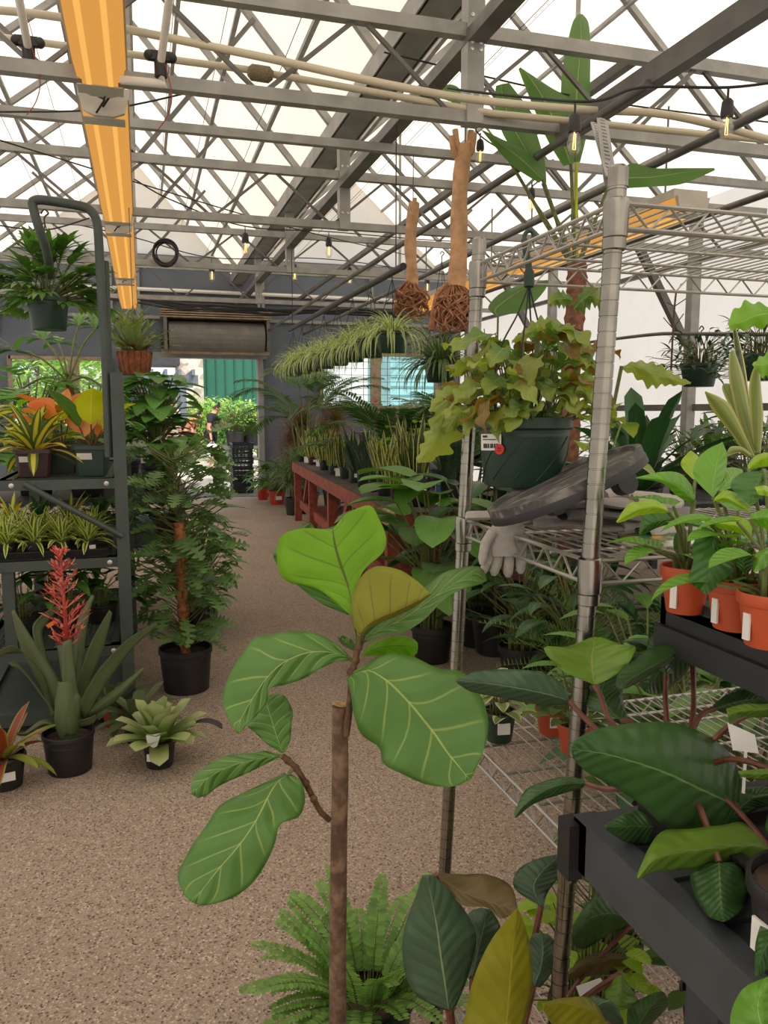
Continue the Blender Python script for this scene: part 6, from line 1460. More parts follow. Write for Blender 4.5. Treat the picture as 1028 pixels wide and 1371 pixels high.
# ---- middle shelf: tray with small striped plants
t = thing('plant_tray', 'shallow black tray on the middle cart shelf under the small striped dracaenas', 'tray', (CXC-.1, CYF+.16, z2)); tray(t, (CXC-.1, CYF+.20, z2), CWX+.10, .30, .03)
sp = []
for r_ in range(3):
    for k in range(5):
        x = CXR-.145-k*.115-(.03 if r_ % 2 else 0); y = CYF+.10+r_*.10 if r_ < 2 else CYF+.48
        sp.append((x, y, r_, k))
orde = ['rightmost', 'second from the right', 'third from the right', 'fourth from the right', 'leftmost']; rows_ = ['front row of the cart tray', 'second row of the cart tray', 'row behind the cart tray']
for (x, y, r_, k) in sp:
    potted('striped_dracaena', 'small striped dracaena, %s in the %s' % (orde[k], rows_[r_]), (x, y, z2+(.006 if r_ < 2 else .002)), .042, .068, 'black_plastic', F_rosette(n=26, L=.17, W=.023, el=(.1, 1.4), droop=(.5, 1.3), kind='strap', nu=6), 310+r_*5+k, 'drac', 'plant', 'small striped dracaenas on the cart', lab=(.4 if (r_, k) == (0, 0) else None))
for k in range(4):
    potted('houseplant', 'brown-green small plant, '+['rightmost', 'second from right', 'third from right', 'leftmost'][k]+' at the back of the middle cart shelf', (CXR-.13-k*.15, CYF+.85, z2+.002), .055, .08, 'black_plastic', F_rosette(n=22, L=.2, W=.03, el=(.1, 1.3), nu=6), 330+k, 'croton' if k % 2 else 'dark_l')
# ---- lower shelf
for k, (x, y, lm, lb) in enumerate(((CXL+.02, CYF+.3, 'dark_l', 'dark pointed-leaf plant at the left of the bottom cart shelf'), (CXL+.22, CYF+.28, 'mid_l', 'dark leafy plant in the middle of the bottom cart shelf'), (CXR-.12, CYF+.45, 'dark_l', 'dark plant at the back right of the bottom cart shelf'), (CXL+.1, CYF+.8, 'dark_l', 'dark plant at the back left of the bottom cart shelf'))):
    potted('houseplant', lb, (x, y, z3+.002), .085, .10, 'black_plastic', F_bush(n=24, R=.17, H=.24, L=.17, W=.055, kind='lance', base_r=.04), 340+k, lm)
q = PY(70, 833, CYF+.2); q.z = z3+.002+.05; b = MB(); a_ = [P(x, y, 3.55) for x, y in ((61, 837), (74, 829), (78, 833), (65, 841))]; b.quad(*a_); o = b.build('price_tag', mat('orange_card', (232, 108, 40), .5, 0, .05), None, loc=tuple(a_[0]), solid=.001); tag(o, 'orange price tag among the dark plants of the bottom cart shelf', 'price tag')

# ================================================================ bromeliads on the floor
LVV = (0, 760, 3.115)
q = PZ(94, 1030); t = thing('bromeliad', 'large bromeliad with a tall coral-red flower spike beside the cart', 'plant', q); b = MB(); pot_round(b, q, .10, .165, .02, .85, 30); b.build('pot', M['black_plastic'], t, True); b = MB(); b.disc(q+V((0, 0, .14)), .09); b.build('soil', M['soil'], t)
d0 = (q-CAM).dot(FW); bt = q+V((0, 0, .14))
BR = [([(245,620,215,625,275,620),(215,500,180,520,265,500),(120,330,90,345,150,320),(52,178,48,184,58,174)], d0, d0-.1),
 ([(330,600,300,610,350,590),(345,480,325,480,370,490),(400,330,375,320,430,340),(462,182,455,178,468,190)], d0+.05, d0),
 ([(300,600,270,600,330,600),(290,450,255,450,320,450),(270,330,240,340,290,330),(228,330,226,335,240,325)], d0, d0+.08),
 ([(340,610,320,590,360,630),(430,450,400,440,450,475),(540,320,525,305,555,335),(655,232,650,228,658,238)], d0-.02, d0-.12),
 ([(240,620,225,610,250,640),(170,520,150,500,180,545),(90,420,75,400,100,440),(38,400,36,396,42,408)], d0-.02, d0-.12),
 ([(235,600,225,590,245,610),(160,430,145,415,175,440),(60,340,50,325,70,350),(-60,400,-62,395,-58,405)], d0, d0-.2),
 ([(310,580,290,580,330,580),(320,400,300,400,345,400),(345,220,320,230,370,210),(388,115,382,112,394,120)], d0+.08, d0+.2),
 ([(260,580,250,575,270,590),(160,300,140,290,180,310),(180,220,165,205,195,232),(258,158,252,152,262,166)], d0+.1, d0+.3),
 ([(345,620,340,605,350,635),(440,560,430,540,450,580),(520,500,512,480,528,510),(600,420,596,415,604,426)], d0, d0-.1),
 ([(285,700,262,705,312,700),(312,560,285,560,340,560),(290,500,262,500,322,500),(285,300,262,310,300,300)], d0-.06, d0-.05),
 ([(235,660,240,645,240,675),(180,650,180,632,180,664),(110,690,108,680,112,700),(70,690,68,685,72,698)], d0-.02, d0-.1),
 ([(330,650,325,640,335,665),(380,640,380,622,385,652),(400,620,398,612,404,630)], d0-.05, d0-.1)]
for k, (st, da, db) in enumerate(BR):
    b = MB(); blade(b, st, LVV, da, db, -.02 if k % 2 else .02, .02, 16, 3, .0, 0, k); b.build('leaf', M['brom'], t, True, solid=.0015)
rg = random.Random(7); b = MB(); sp0 = P(91, 870, d0); sp1 = P(80, 735, d0-.03)
b.lathe(bt, [(.03, -.02), (.045, .03), (.052, .08), (.044, .16), (.030, .24)], 14); b.build('leaf_base', M['brom'], t, True); b = MB(); b.tube(arc([bt, P(91, 920, d0), sp0]), .012, 9); b.build('spike_stem', mat('spike_stem', (186, 110, 56), .5, 0, .2, 20), t, True)
b = MB(); ax_ = (sp1-sp0); b.tube([sp0, sp1], [.010, .004], 7)
for k in range(95):
    f = (int(rg.random()*13)+.5*rg.random())/13; p = sp0+ax_*f; az = rg.uniform(0, 2*PI); w_ = .10*(1-f)**.75*(.5+.5*rg.random())+.012
    if f < .12: w_ *= .6
    e = p+V((math.cos(az)*w_, math.sin(az)*w_, w_*.7)); b.tube([p, e], .0022, 4, False)
    for j in range(3): leaf(b, p.lerp(e, .5+.25*j), dirv(az+rg.uniform(-1, 1), rg.uniform(.2, 1.2)), .030, .011, .2, .3, 'lance', 3, 1)
b.build('flower_spike', leafmat('coral_bract_leaf', (204, 92, 82), alt=((224, 146, 128), .55), trans=.25, var=.2), t, True)
q = PZ(214, 1024); potted('bromeliad', 'small pale green bromeliad in a black pot beside the big one', q, .068, .115, 'black_plastic', lambda mb, s, top, rg: (rosette(mb, top, 30, .215, .08, el=(.15, 1.5), droop=(.2, .8), kind='tongue', rng=rg, fold=.3, nu=8, nv=2, r0=.02)), 350, 'brom_pale', lab=-.45)
b = MB(); a_ = [P(0+x/3.115, 760+y/3.115, (q-CAM).dot(FW)-.10) for x, y in ((608, 700), (672, 690), (655, 745), (640, 752), (615, 738))]; b.add(a_, [tuple(range(5))]); o = b.build('plant_tag', M['white_label'], None, loc=tuple(a_[0]), solid=.001); tag(o, 'white plant tag stuck in the pot of the pale green bromeliad', 'plant tag')
q = PZ(190, 1000)+V((-.02, .08, 0)); potted('bromeliad', 'dark bromeliad in a small black pot just behind the pale green one', q, .06, .10, 'black_plastic', F_rosette(n=18, L=.22, W=.05, el=(.0, 1.2), kind='tongue'), 351, 'brom')
q = PZ(150, 1000)+V((0, .25, 0)); potted('bromeliad', 'bromeliad with a red-tipped centre lying low between the two floor bromeliads', q, .05, .09, 'pot_red', F_rosette(n=16, L=.22, W=.045, el=(.0, 1.2), kind='tongue'), 352, 'brom')
q = PZ(8, 1052); potted('bromeliad', 'red and lime striped bromeliad in a black pot at the left edge', q, .078, .13, 'black_plastic', F_rosette(n=18, L=.26, W=.045, el=(.1, 1.2), droop=(.4, 1.1), kind='strap', nv=2), 353, 'brom_red', lab=.1)
b = MB(); lf = P(262, 968, 3.3); leaf(b, lf, dirv(-.3, .3), .12, .05, 1.2, .2, 'tongue', 8, 2); o = b.build('fallen_leaf', mat('dead_leaf', (58, 50, 52), .7), None, True, loc=tuple(lf), solid=.001)
o.location = lf
tag(o, 'dark dying leaf curling out right of the pale green bromeliad', 'leaf')

# ================================================================ moss-pole plant and monsteras
q = PZ(250, 922); mp = thing('moss_pole_plant', 'tall split-leaf climber on a brown moss pole, right of the cart', 'plant', q); b = MB(); pot_round(b, q, .135, .23, .03, .86, 32); b.build('pot', M['black_plastic'], mp, True); b = MB(); b.disc(q+V((0, 0, .2)), .12); b.build('soil', M['soil'], mp)
b = MB(); pts = [q+V((0, 0, .18)), PY(244, 800, q.y), PY(240, 700, q.y)]; pp = arc(pts, 12); b.tube(pp, [.028+.004*math.sin(i*2.1) for i in range(len(pp))], 12); b.build('moss_pole', mat('coir_pole', (166, 108, 66), .95, 0, .35, 50, .9, 120), mp, True)
b = MB(); s_ = MB(); rg = random.Random(17)
for i in range(215):
    f = rg.random()**.9; z = .26+f*1.0; az = rg.uniform(0, 2*PI); R_ = (.17+.12*math.sin(f*2.6))*rg.uniform(.55, 1.1)
    c = q+V((-.02*f, 0, z)); e = c+V((math.cos(az)*R_*.75, math.sin(az)*R_*.75, rg.uniform(-.02, .10)))
    s_.tube([c+V((0, 0, -.06)), e], .003, 4, False); leaf(b, e, dirv(az+rg.uniform(-.6, .6), rg.uniform(-.5, .5)), rg.uniform(.12, .17), rg.uniform(.09, .125), rg.uniform(.3, 1.0), .15, 'split', 24, 2, rng=rg, twist=rg.uniform(-.5, .5))
b.build('foliage', M['rhaph'], mp, True); s_.build('stems', M['petiole'], mp)
# second climber just beyond it
q = PZ(268, 850)+V((.02, .1, 0)); potted('climbing_plant', 'leafy climber standing in the aisle just beyond the moss-pole plant', q, .12, .22, 'black_plastic', F_bush(n=130, R=.20, H=.60, L=.14, W=.06, kind='lance', base_r=.06, zmin=.12, sr=.003, tilt=1.2), 360, 'mid_l')
# wooden stand behind the cart
SX1 = P(252, 660, 5.3).x; SXY = 5.25
t = thing('plant_table', 'dark table behind the cart holding the big monsteras', 'table', (SX1, SXY, 0)); b = MB(); b.box((SX1-.75, SXY+.8, .90), (1.5, 1.7, .04)); b.box((SX1-.75, SXY+.8, .60), (1.5, 1.7, .03)); b.build('top', M['tray_plastic'], t)
for x in (SX1-.06, SX1-1.44):
    for y in (SXY+.03, SXY+1.6): b = MB(); b.box((x, y, .44), (.06, .06, .88)); b.build('leg', M['tray_plastic'], t)
def F_monst(n, R, H, L, kind='split', **k): return F_bush(n=n, R=R, H=H, L=L, W=L*.8, kind=kind, nu=26, nv=2, sr=.006, base_r=.05, droop=(.4, 1.1), fold=.15, **k)
potted('monstera', 'large bushy monstera in a black pot right beside the cart post', P(212, 648, 5.5)*1.0+V((0, 0, .9213-P(212, 648, 5.5).z)), .12, .18, 'black_plastic', F_monst(95, .25, .62, .20, 'heart', zmin=.15), 370, 'mons')
potted('monstera', 'monstera behind the cart reaching toward the doorway', V((SX1-.42, SXY+.95, .921)), .12, .18, 'black_plastic', F_monst(36, .26, .62, .22, zmin=.3), 371, 'mons')
potted('monstera', 'monstera behind the orange-leaved pots at the far left', V((SX1-.95, SXY+.35, .921)), .12, .18, 'black_plastic', F_monst(40, .36, .62, .26, zmin=.2), 372, 'mons')
potted('houseplant', 'dense green leafy plant behind the cart at the left edge', V((SX1-1.3, SXY+.3, .921)), .12, .18, 'black_plastic', F_bush(n=60, R=.34, H=.5, L=.22, W=.09, kind='oval', base_r=.06), 373, 'mid_l')
potted('monstera', 'monstera at the back of the table left of the staghorn fern', V((SX1-.65, SXY+1.2, .921)), .12, .18, 'black_plastic', F_monst(34, .34, .6, .24, zmin=.3), 374, 'mons')
for k, (dx, lb) in enumerate(((-.14, 'brown pot with dark foliage on the lower shelf behind the cart, nearest the aisle'), (-.44, 'second brown pot with dark foliage on the lower shelf behind the cart'))): potted('houseplant', lb, V((SX1+dx, SXY+.16, .616)), .10, .16, 'pot_brown', F_bush(n=26, R=.18, H=.16, L=.12, W=.06, kind='oval', base_r=.05), 380+k, 'dark_l')
# tree philodendron
A_ = V((SX1-.62, SXY+.12, .921)); d = (A_-CAM).dot(FW); t = thing('tree_philodendron', 'tree philodendron with long thin stalks and fingered leaves rising behind the orange leaves', 'plant', A_); b = MB(); pot_round(b, A_, .12, .18); b.build('pot', M['black_plastic'], t, True)
b = MB(); cr2 = P(92, 512, d); b.tube([A_+V((0, 0, .15)), cr2], [.028, .022], 10); b.build('trunk', M['trunk_l'], t, True)
s_ = MB(); b = MB(); rg = random.Random(19)
for (x, y) in ((58, 455), (105, 436), (128, 440), (30, 520), (140, 520), (78, 460), (20, 470), (70, 530)):
    e = P(x, y, d+rg.uniform(-.2, .3)); s_.tube(arc([cr2, cr2.lerp(e, .5)+V((0, 0, .05)), e]), .007, 6)
    dd = (e-cr2).normalized()
    for j in range(-5, 6): leaf(b, e, (dd+RT*.32*j+V((0, 0, -.12*abs(j)))), .20*(1-.06*abs(j)), .04, .7, .2, 'lance', 6, 1)
b.build('foliage', M['mons'], t, True); s_.build('stalks', M['petiole'], t, True)
# hanging fern-like plant on the cart handle
base = P(66, 442, 3.75); hk_ = P(60, 285, 3.68)
def F_hang(mb, s, top, rg):
    for i in range(75):
        az = rg.uniform(0, 2*PI); e = rg.uniform(-.1, 1.4); q0 = top; d_ = dirv(az, e); L = rg.uniform(.1, .27); q1 = q0+d_*L; s.tube([q0, q1], .003, 4, False)
        for j in range(-3, 4): leaf(mb, q1, d_+V((-math.sin(az), math.cos(az), 0))*.38*j+V((0, 0, -.1)), .13*(1-.08*abs(j)), .036, rg.uniform(.4, 1.0), .2, 'lance', 6, 1)
potted('hanging_philodendron', 'green hanging pot with fingered dark foliage under the cart handle at the top left', base, .093, .15, 'pot_green', F_hang, 390, 'mid_l', hang=tuple(P(60, 300, 3.72)), taper=.82)
# staghorn fern in a basket
base = P(181, 502, 5.6); 
t = thing('staghorn_fern', 'staghorn fern with pale forked fronds in a round brown slatted basket', 'hanging plant', base); b = MB(); r = .115; h = .16
b.lathe(base, [(.001, 0), (r*.72, 0), (r*.86, .03), (r, h*.75), (r*.98, h), (r*.9, h), (.001, h*.9)], 28); bk = b.build('basket', mat('coir_basket', (150, 86, 52), .9, 0, .3, 40, .6, 120), t, True)
b = MB()
for k in range(16):
    a = k*2*PI/16; b.tube([base+V((math.cos(a)*r*.74, math.sin(a)*r*.74, 0)), base+V((math.cos(a)*r*.9, math.sin(a)*r*.9, .04)), base+V((math.cos(a)*r*1.03, math.sin(a)*r*1.03, h))], .005, 5)
b.build('slats', M['trunk_l'], bk, True)
b = MB(); rg = random.Random(23)
for k in range(12): leaf(b, base+V((0, 0, h*.85)), dirv(k*.52, .9), .15, .13, .9, -.1, 'wavy', 10, 2, .05, rng=rg)
b.build('shield_fronds', M['shield'], t, True)
b = MB()
for k in range(64):
    az = rg.uniform(0, 2*PI); e = rg.uniform(.3, 1.5); L = rg.uniform(.18, .36); d_ = dirv(az, e); p0 = base+V((0, 0, h*.85)); tip = leaf(b, p0, d_, L, .036, .3, .2, 'strap', 6, 1)
    for sgn in (-1, 1): leaf(b, tip-d_*.03, d_+V((-math.sin(az), math.cos(az), 0))*sgn*.6+V((0, 0, -.2)), .11, .022, .6, .2, 'grass', 5, 1)
b.build('fronds', M['stag'], t, True)
b = MB(); b.tube([base+V((0, 0, h)), base+V((0, 0, 1.5))], .003, 5)
for k in range(3): b.tube([base+V((r*math.cos(k*2.1), r*math.sin(k*2.1), h)), base+V((0, 0, h+.32))], .002, 4)
b.build('hanger_wire', M['steel_d'], t)
# ================================================================ outside the door
def tagm(b, name, mt, lb, cat, loc, smooth=False): o = b.build(name, mt, None, smooth, loc=tuple(loc)); return tag(o, lb, cat)
# stack of nursery crates by the doorway
cb_ = PZ(326, 661); 
M['crate'] = mat('black_crate', (36, 44, 46), .5, 0, .15, 8)
def crate(c, first=None):
    w, l, h = .38, .55, .115; b = MB(); c = V(c); t_ = .008
    b.box(c+V((0, 0, .006)), (w*.92, l*.92, .008))
    for s in (-1, 1):
        for zz in (.012, .045, .078): b.box(c+V((s*(w/2-.012), 0, zz)), (t_, l-.02, .018)); b.box(c+V((0, s*(l/2-.012), zz)), (w-.02, t_, .018))
        b.box(c+V((s*(w/2-.006), 0, h-.012)), (.014, l, .022)); b.box(c+V((0, s*(l/2-.006), h-.012)), (w, .014, .022))
        for k in range(6):
            b.box(c+V((s*(w/2-.012), -l/2+.03+k*(l-.06)/5, h/2)), (t_+.002, .016, h-.01)); b.box(c+V((-w/2+.03+k*(w-.06)/5, s*(l/2-.012), h/2)), (.016, t_+.002, h-.01))
    return b
w_words = ['bottom', 'second from the bottom', 'third from the bottom', 'fourth from the bottom', 'middle', 'fifth from the top', 'fourth from the top', 'third from the top', 'second from the top', 'topmost']
for k in range(10):
    b = crate((cb_.x+.01*math.sin(k*2.3), cb_.y+.25, .001+k*.088)); o = b.build('nursery_crate', M['crate'], None, loc=(cb_.x, cb_.y+.25, k*.088)); tag(o, w_words[k]+' black plastic nursery crate of the stack in the doorway', 'crate', 'crates stacked in the doorway')
# buildings
gb = thing('metal_building', 'dark green ribbed metal building across the yard', 'building', PY(305, 552, 36)*1.0)
x0 = PY(271, 520, 36).x; b = MB(); b.box((x0+1.9, 38, 3.2), (3.8, 4, 6.6)); b.build('wall', mat('green_metal', (30, 98, 78), .5, 0, .06, 2), gb)
b = MB(); x = x0+.2
while x < x0+3.6: b.box((x, 35.97, 3.2), (.05, .06, 6.6)); x += .4
b.build('ribs', mat('green_rib', (24, 78, 62), .5), gb)
sw = thing('stone_building', 'building with a pale rubble stone wall across the yard', 'building', (x0-1, 35.4, 0)); t_ = NT('rubble_stone'); v = t_.n('TexVoronoi'); v.inputs['Scale'].default_value = 3.2; tc = t_.n('TexCoord'); t_.l(tc.outputs['Object'], v.inputs['Vector']); sc = t_.n('SeparateColor'); t_.l(v.outputs['Color'], sc.inputs[0]); cc = t_.mix(sc.outputs[0], lin((150, 138, 124)), lin((220, 212, 198))); M['stone'] = t_.fin(t_.principled(cc, .9, 0, t_.bump(v.outputs['Distance'], .6, .05)))
b = MB(); b.box((x0-.55, 36, 3), (1.1, 1.5, 6.2)); b.build('stone_wall', M['stone'], sw)
b = MB(); b.box((x0-4.6, 36, 1.3), (7.0, 1.2, 2.9)); b.build('low_wall', mat('pale_render', (216, 214, 208), .8, 0, .08, 2), sw)
b = MB(); b.box((x0-4.6, 35.3, 3.65), (7.2, 2.2, .55)); b.build('canopy', mat('dark_canopy', (54, 54, 58), .7), sw)
tq = thing('turquoise_building', 'pale turquoise building seen through the wire window at the back right', 'building', (11, 27, 0)); b = MB(); b.box((13.5, 29, 3), (10, 3, 6.4)); b.build('wall', mat('turquoise_siding', (138, 186, 190), .7, 0, .06, 2), tq)
b = MB()
for z in range(18): b.box((13.5, 27.47, .4+z*.33), (10, .05, .03))
b.build('siding_lines', mat('siding_shadow', (112, 178, 180), .7), tq)
for x in (10.4, 12.2): b = MB(); b.box((x, 27.44, 3.4), (.7, .08, 1.3)); f_ = b.build('window', M['wall_trim'], tq); b = MB(); b.box((x, 27.40, 3.4), (.54, .04, 1.1)); b.build('pane', mat('dark_pane', (70, 96, 104), .2), f_)
# pergola
pg = thing('pergola', 'grey timber pergola over the yard left of the man', 'pergola', PY(240, 610, 24)*1.0); mt = mat('grey_pergola', (104, 114, 126), .7, 0, .1, 3)
L_ = PY(180, 508, 24); R_ = PY(258, 508, 24)
b = MB(); b.box(((L_.x+R_.x)/2, 24, L_.z), (R_.x-L_.x+.3, .12, .28)); b.build('beam', mt, pg); b = MB(); b.box(((L_.x+R_.x)/2, 26.5, L_.z), (R_.x-L_.x+.3, .12, .28)); b.build('beam', mt, pg)
for k in range(5): b = MB(); b.box((L_.x+.1+k*(R_.x-L_.x-.1)/4, 25.2, L_.z+.2), (.08, 3.4, .16)); b.build('rafter', mt, pg)
for x in (PY(246, 550, 24).x, PY(196, 550, 24).x):
    for y in (24, 26.5): b = MB(); b.box((x, y, (L_.z-.1)/2), (.17, .17, L_.z-.1)); b.build('post', mt, pg)
b = MB(); b.bar(PY(246, 540, 24), PY(228, 514, 24), .1, .1); b.build('knee_brace', mt, pg)
# shrubs
def shrub(lb, c, rx, rz_, n, L, lm, seed, name='shrub'):
    t = thing(name, lb, 'shrub', c); rg = random.Random(seed); b = MB(); c = V(c)
    for i in range(n):
        u = rg.uniform(-1, 1); a = rg.uniform(0, 2*PI); q_ = math.sqrt(1-u*u); rr = rg.uniform(.55, 1.0)
        p = c+V((math.cos(a)*q_*rx*rr, math.sin(a)*q_*rx*.8*rr, rz_+u*rz_*rr)); leaf(b, p, dirv(rg.uniform(0, 6.3), rg.uniform(-.4, .9)), L*rg.uniform(.7, 1.3), L*.42, rg.uniform(.2, 1), .2, 'oval', 3, 1)
    b.build('foliage', M[lm], t, True); b = MB(); b.tube([c, c+V((0, 0, rz_*1.2))], [.05, .02], 6)
    for k in range(5): b.tube([c+V((0, 0, rz_*.4)), c+V((rx*.5*math.cos(k*1.3), rx*.4*math.sin(k*1.3), rz_*1.3))], .02, 5)
    b.build('stems', M['twig'], t)
M['shrub_d'] = leafmat('shrub_dark_leaf', (96, 142, 66), trans=.28, var=.35)
for k, (px, y, rx, h, lm, lb) in enumerate(((262, 27, .9, 1.0, 'shrub_l', 'yellow-green shrub across the yard just right of the pergola post'), (292, 28, 1.0, 1.02, 'shrub_l', 'yellow-green shrub across the yard behind the man in black'), (322, 27, 1.0, .98, 'shrub_l', 'yellow-green shrub across the yard right of the man in black'), (345, 26, .9, .9, 'shrub_l', 'yellow-green shrub across the yard at the right door jamb'), (250, 30, 1.0, .9, 'shrub_d', 'darker shrub deep in the yard behind the pergola post'), (305, 25, .6, .62, 'shrub_d', 'low darker shrub below the yellow-green shrubs'))):
    c = PY(px, 560, y); shrub(lb, (c.x, c.y, 0), rx, h, 900, .19, lm, 400+k)
# table with potted shrubs the man is reaching to
c = PY(322, 598, 21.6); tb = thing('yard_table', 'grey table outside the door under the potted shrubs', 'table', (c.x, 21.6, 0)); b = MB(); b.box((c.x+.3, 21.6, c.z), (1.6, 1.0, .06)); b.build('top', M['steel_d'], tb)
for x in (-.4, 1.0):
    for y in (-.4, .4): b = MB(); b.box((c.x+x, 21.6+y, c.z/2-.02), (.07, .07, c.z-.03)); b.build('leg', M['steel_d'], tb)
for k, (px, lb, lm) in enumerate(((315, 'potted shrub in a black pot on the yard table, the one the man touches', 'shrub_d'), (336, 'potted light green shrub on the yard table beside the door jamb', 'shrub_l'))):
    a = PY(px, 596, 21.5+k*.2); potted('potted_shrub', lb, V((a.x, a.y, c.z+.031)), .26, .38, 'black_plastic', F_bush(n=170, R=.5, H=.75, L=.15, W=.07, kind='oval', base_r=.15, sr=.006), 410+k, lm)
c2 = PY(330, 640, 17.5); 
for k, (px, py, lb) in enumerate(((293, 640, 'low green plant on the ground beside the man in black'), (300, 618, 'leafy plant under the yard table'))): a = PZ(px, py); potted('yard_plant', lb, V((a.x, a.y, -.05)), .16, .24, 'black_plastic', F_bush(n=80, R=.4, H=.5, L=.16, W=.06, kind='oval', base_r=.08), 415+k, 'shrub_d')
# trees beyond the left window, plants beyond the right window
for k, (px, y, rx, rz2, lm, lb) in enumerate(((40, 22, 1.3, 2.0, 'shrub_l', 'light green tree outside the left window, left half'), (75, 24, 1.4, 2.2, 'shrub_d', 'darker tree outside the left window, centre'), (112, 22, 1.2, 1.7, 'shrub_l', 'light green tree outside the left window, right half'), (10, 26, 1.6, 2.3, 'shrub_d', 'dark tree outside at the far left'))):
    c = PY(px, 540, y); shrub(lb, (c.x, c.y, 0), rx, rz2, 1200, .26, lm, 420+k, 'tree')
for k, px in enumerate((445, 500, 560, 610)):
    c = PY(px, 560, 22); shrub(['shrub outside the wire window, leftmost of four', 'shrub outside the wire window, second from the left', 'shrub outside the wire window, third from the left', 'shrub outside the wire window, rightmost of four'][k], (c.x, c.y, 0), 1.1, .82, 700, .2, 'shrub_l', 430+k)
# ================================================================ people
M['skin'] = mat('skin', (206, 150, 122), .55, 0, .08, 10)
M['shirt_black'] = mat('black_shirt', (36, 36, 40), .8, 0, .15, 8)
M['short_black'] = mat('black_shorts', (30, 30, 36), .8, 0, .15, 8)
M['hair'] = mat('dark_hair', (48, 34, 28), .7, 0, .3, 30)
M['shoe'] = mat('dark_shoe', (52, 36, 38), .6)
M['shirt_pat'] = NT('patterned_top'); _t = M['shirt_pat']; _n = _t.noise(7, 3); M['shirt_pat'] = _t.fin(_t.principled(_t.mix(_t.step(_n, .48, .56), lin((226, 124, 66)), lin((40, 34, 34))), .8))
M['shirt_pale'] = mat('pale_shirt', (206, 190, 170), .8, 0, .1, 8)
def skin(name, verts, edges, rad, mt, parent, base, ax):
    me = bpy.data.meshes.new(name); X, Y = ax
    me.from_pydata([tuple(X*x+Y*y+V((0, 0, z))) for x, y, z in verts], edges, []); me.materials.append(mt)
    o = bpy.data.objects.new(name, me); COL.objects.link(o); o.parent = parent
    md = o.modifiers.new('skin', 'SKIN'); md.use_smooth_shade = True
    for i, r in enumerate(rad):
        sv = me.skin_vertices[0].data[i]; sv.radius = (r, r) if not isinstance(r, tuple) else r; sv.use_root = (i == 0)
    sb = o.modifiers.new('sub', 'SUBSURF'); sb.levels = 2; sb.render_levels = 2
    return o
def person(lb, base, pose, shirt, bottom, hair_long=False, turn=0.0, bag=False):
    t = thing('person', lb, 'person', base); ca, sa = math.cos(turn), math.sin(turn)
    X = V((RT.x*ca-RT.y*sa, RT.x*sa+RT.y*ca, 0)); Y = V((-X.y, X.x, 0)); ax = (X, Y)
    vs = []; es = []; rs = []
    def v(p, r, frm=None):
        vs.append(p); rs.append(r)
        if frm is not None: es.append((frm, len(vs)-1))
        return len(vs)-1
    g = pose; pel = v(g['pelvis'], .125); w1 = v(g['waist'], .125, pel); ch = v(g['chest'], .145, w1); nk = v(g['neck'], .055, ch); hd = v(g['head'], .078, nk); hp_ = V(g['head']); tp = v(tuple(hp_+V(g['look'])*.012+V((0, 0, .065))), .076, hd)
    look = V(g['look']); v(tuple(hp_+look*.105+V((0, 0, .02))), .016, hd)
    for s in (-1, 1): v(tuple(hp_+V((0, s*.088, .03))), .014, hd)
    for s, (sh, el, wr) in ((-1, g['armR']), (1, g['armL'])):
        a = v(sh, .062, ch); b_ = v(el, .044, a); c_ = v(wr, .030, b_); d_ = V(wr)-V(el); d_.normalize(); pm = v(tuple(V(wr)+d_*.07), .034, c_)
        side = V((0, 1, 0)) if abs(d_.y) < .8 else V((1, 0, 0))
        for k, ln in enumerate((.065, .078, .082, .07)):
            q = V(wr)+d_*.10+side*(k-1.5)*.021; f1 = v(tuple(q), .0095, pm); f2 = v(tuple(q+d_*ln*.5+V((0, 0, -.008))), .009, f1); v(tuple(q+d_*ln+V((0, 0, -.022))), .0075, f2)
        th = v(tuple(V(wr)+d_*.045+side*-.045+V((0, 0, .01))), .011, c_); v(tuple(V(wr)+d_*.09+side*-.062), .009, th)
    for s, (hi, kn, an) in ((-1, g['legR']), (1, g['legL'])):
        a = v(hi, .088, pel); b_ = v(kn, .056, a); cf_ = v(tuple(V(kn).lerp(V(an), .35)+V((-.015, 0, 0))), .054, b_); c_ = v(an, .036, cf_); v(tuple(V(an)+V((.13, 0, -.045))), .034, c_)
    body = skin('body', vs, es, rs, M['skin'], t, base, ax)
    # clothes
    cs = [g['waist'], g['chest'], tuple(V(g['chest']).lerp(V(g['neck']), .8)), tuple(V(g['pelvis']).lerp(V(g['waist']), .35))]; ce = [(0, 1), (1, 2), (0, 3)]; crr = [.147, .168, .085, .145]
    for (sh, el, wr) in (g['armR'], g['armL']):
        i = len(cs); cs += [sh, tuple(V(sh).lerp(V(el), .72))]; ce += [(1, i), (i, i+1)]; crr += [.092, .078]
    skin('shirt', cs, ce, crr, shirt, t, base, ax)
    cs = [g['pelvis']]; ce = []; crr = [.148]
    for (hi, kn, an) in (g['legR'], g['legL']):
        i = len(cs); cs += [hi, tuple(V(hi).lerp(V(kn), .5)), tuple(V(hi).lerp(V(kn), .95))]; ce += [(0, i), (i, i+1), (i+1, i+2)]; crr += [.112, .098, .085]
    skin('shorts', cs, ce, crr, bottom, t, base, ax)
    for (hi, kn, an) in (g['legR'], g['legL']):
        a = V(an); skin('shoe', [tuple(a+V((-.05, 0, -.055))), tuple(a+V((.05, 0, -.06))), tuple(a+V((.17, 0, -.068)))], [(0, 1), (1, 2)], [.045, .045, .036], M['shoe'], t, base, ax)
    hv = [tuple(hp_-look*.028+V((0, 0, .075))), tuple(hp_-look*.045+V((0, 0, .02))), tuple(hp_+look*.03+V((0, 0, .105)))]; he = [(0, 1), (0, 2)]; hr_ = [.086, .078, .052]
    if hair_long: hv.append(tuple(hp_-look*.07+V((0, 0, -.12)))); he.append((1, 3)); hr_.append(.06)
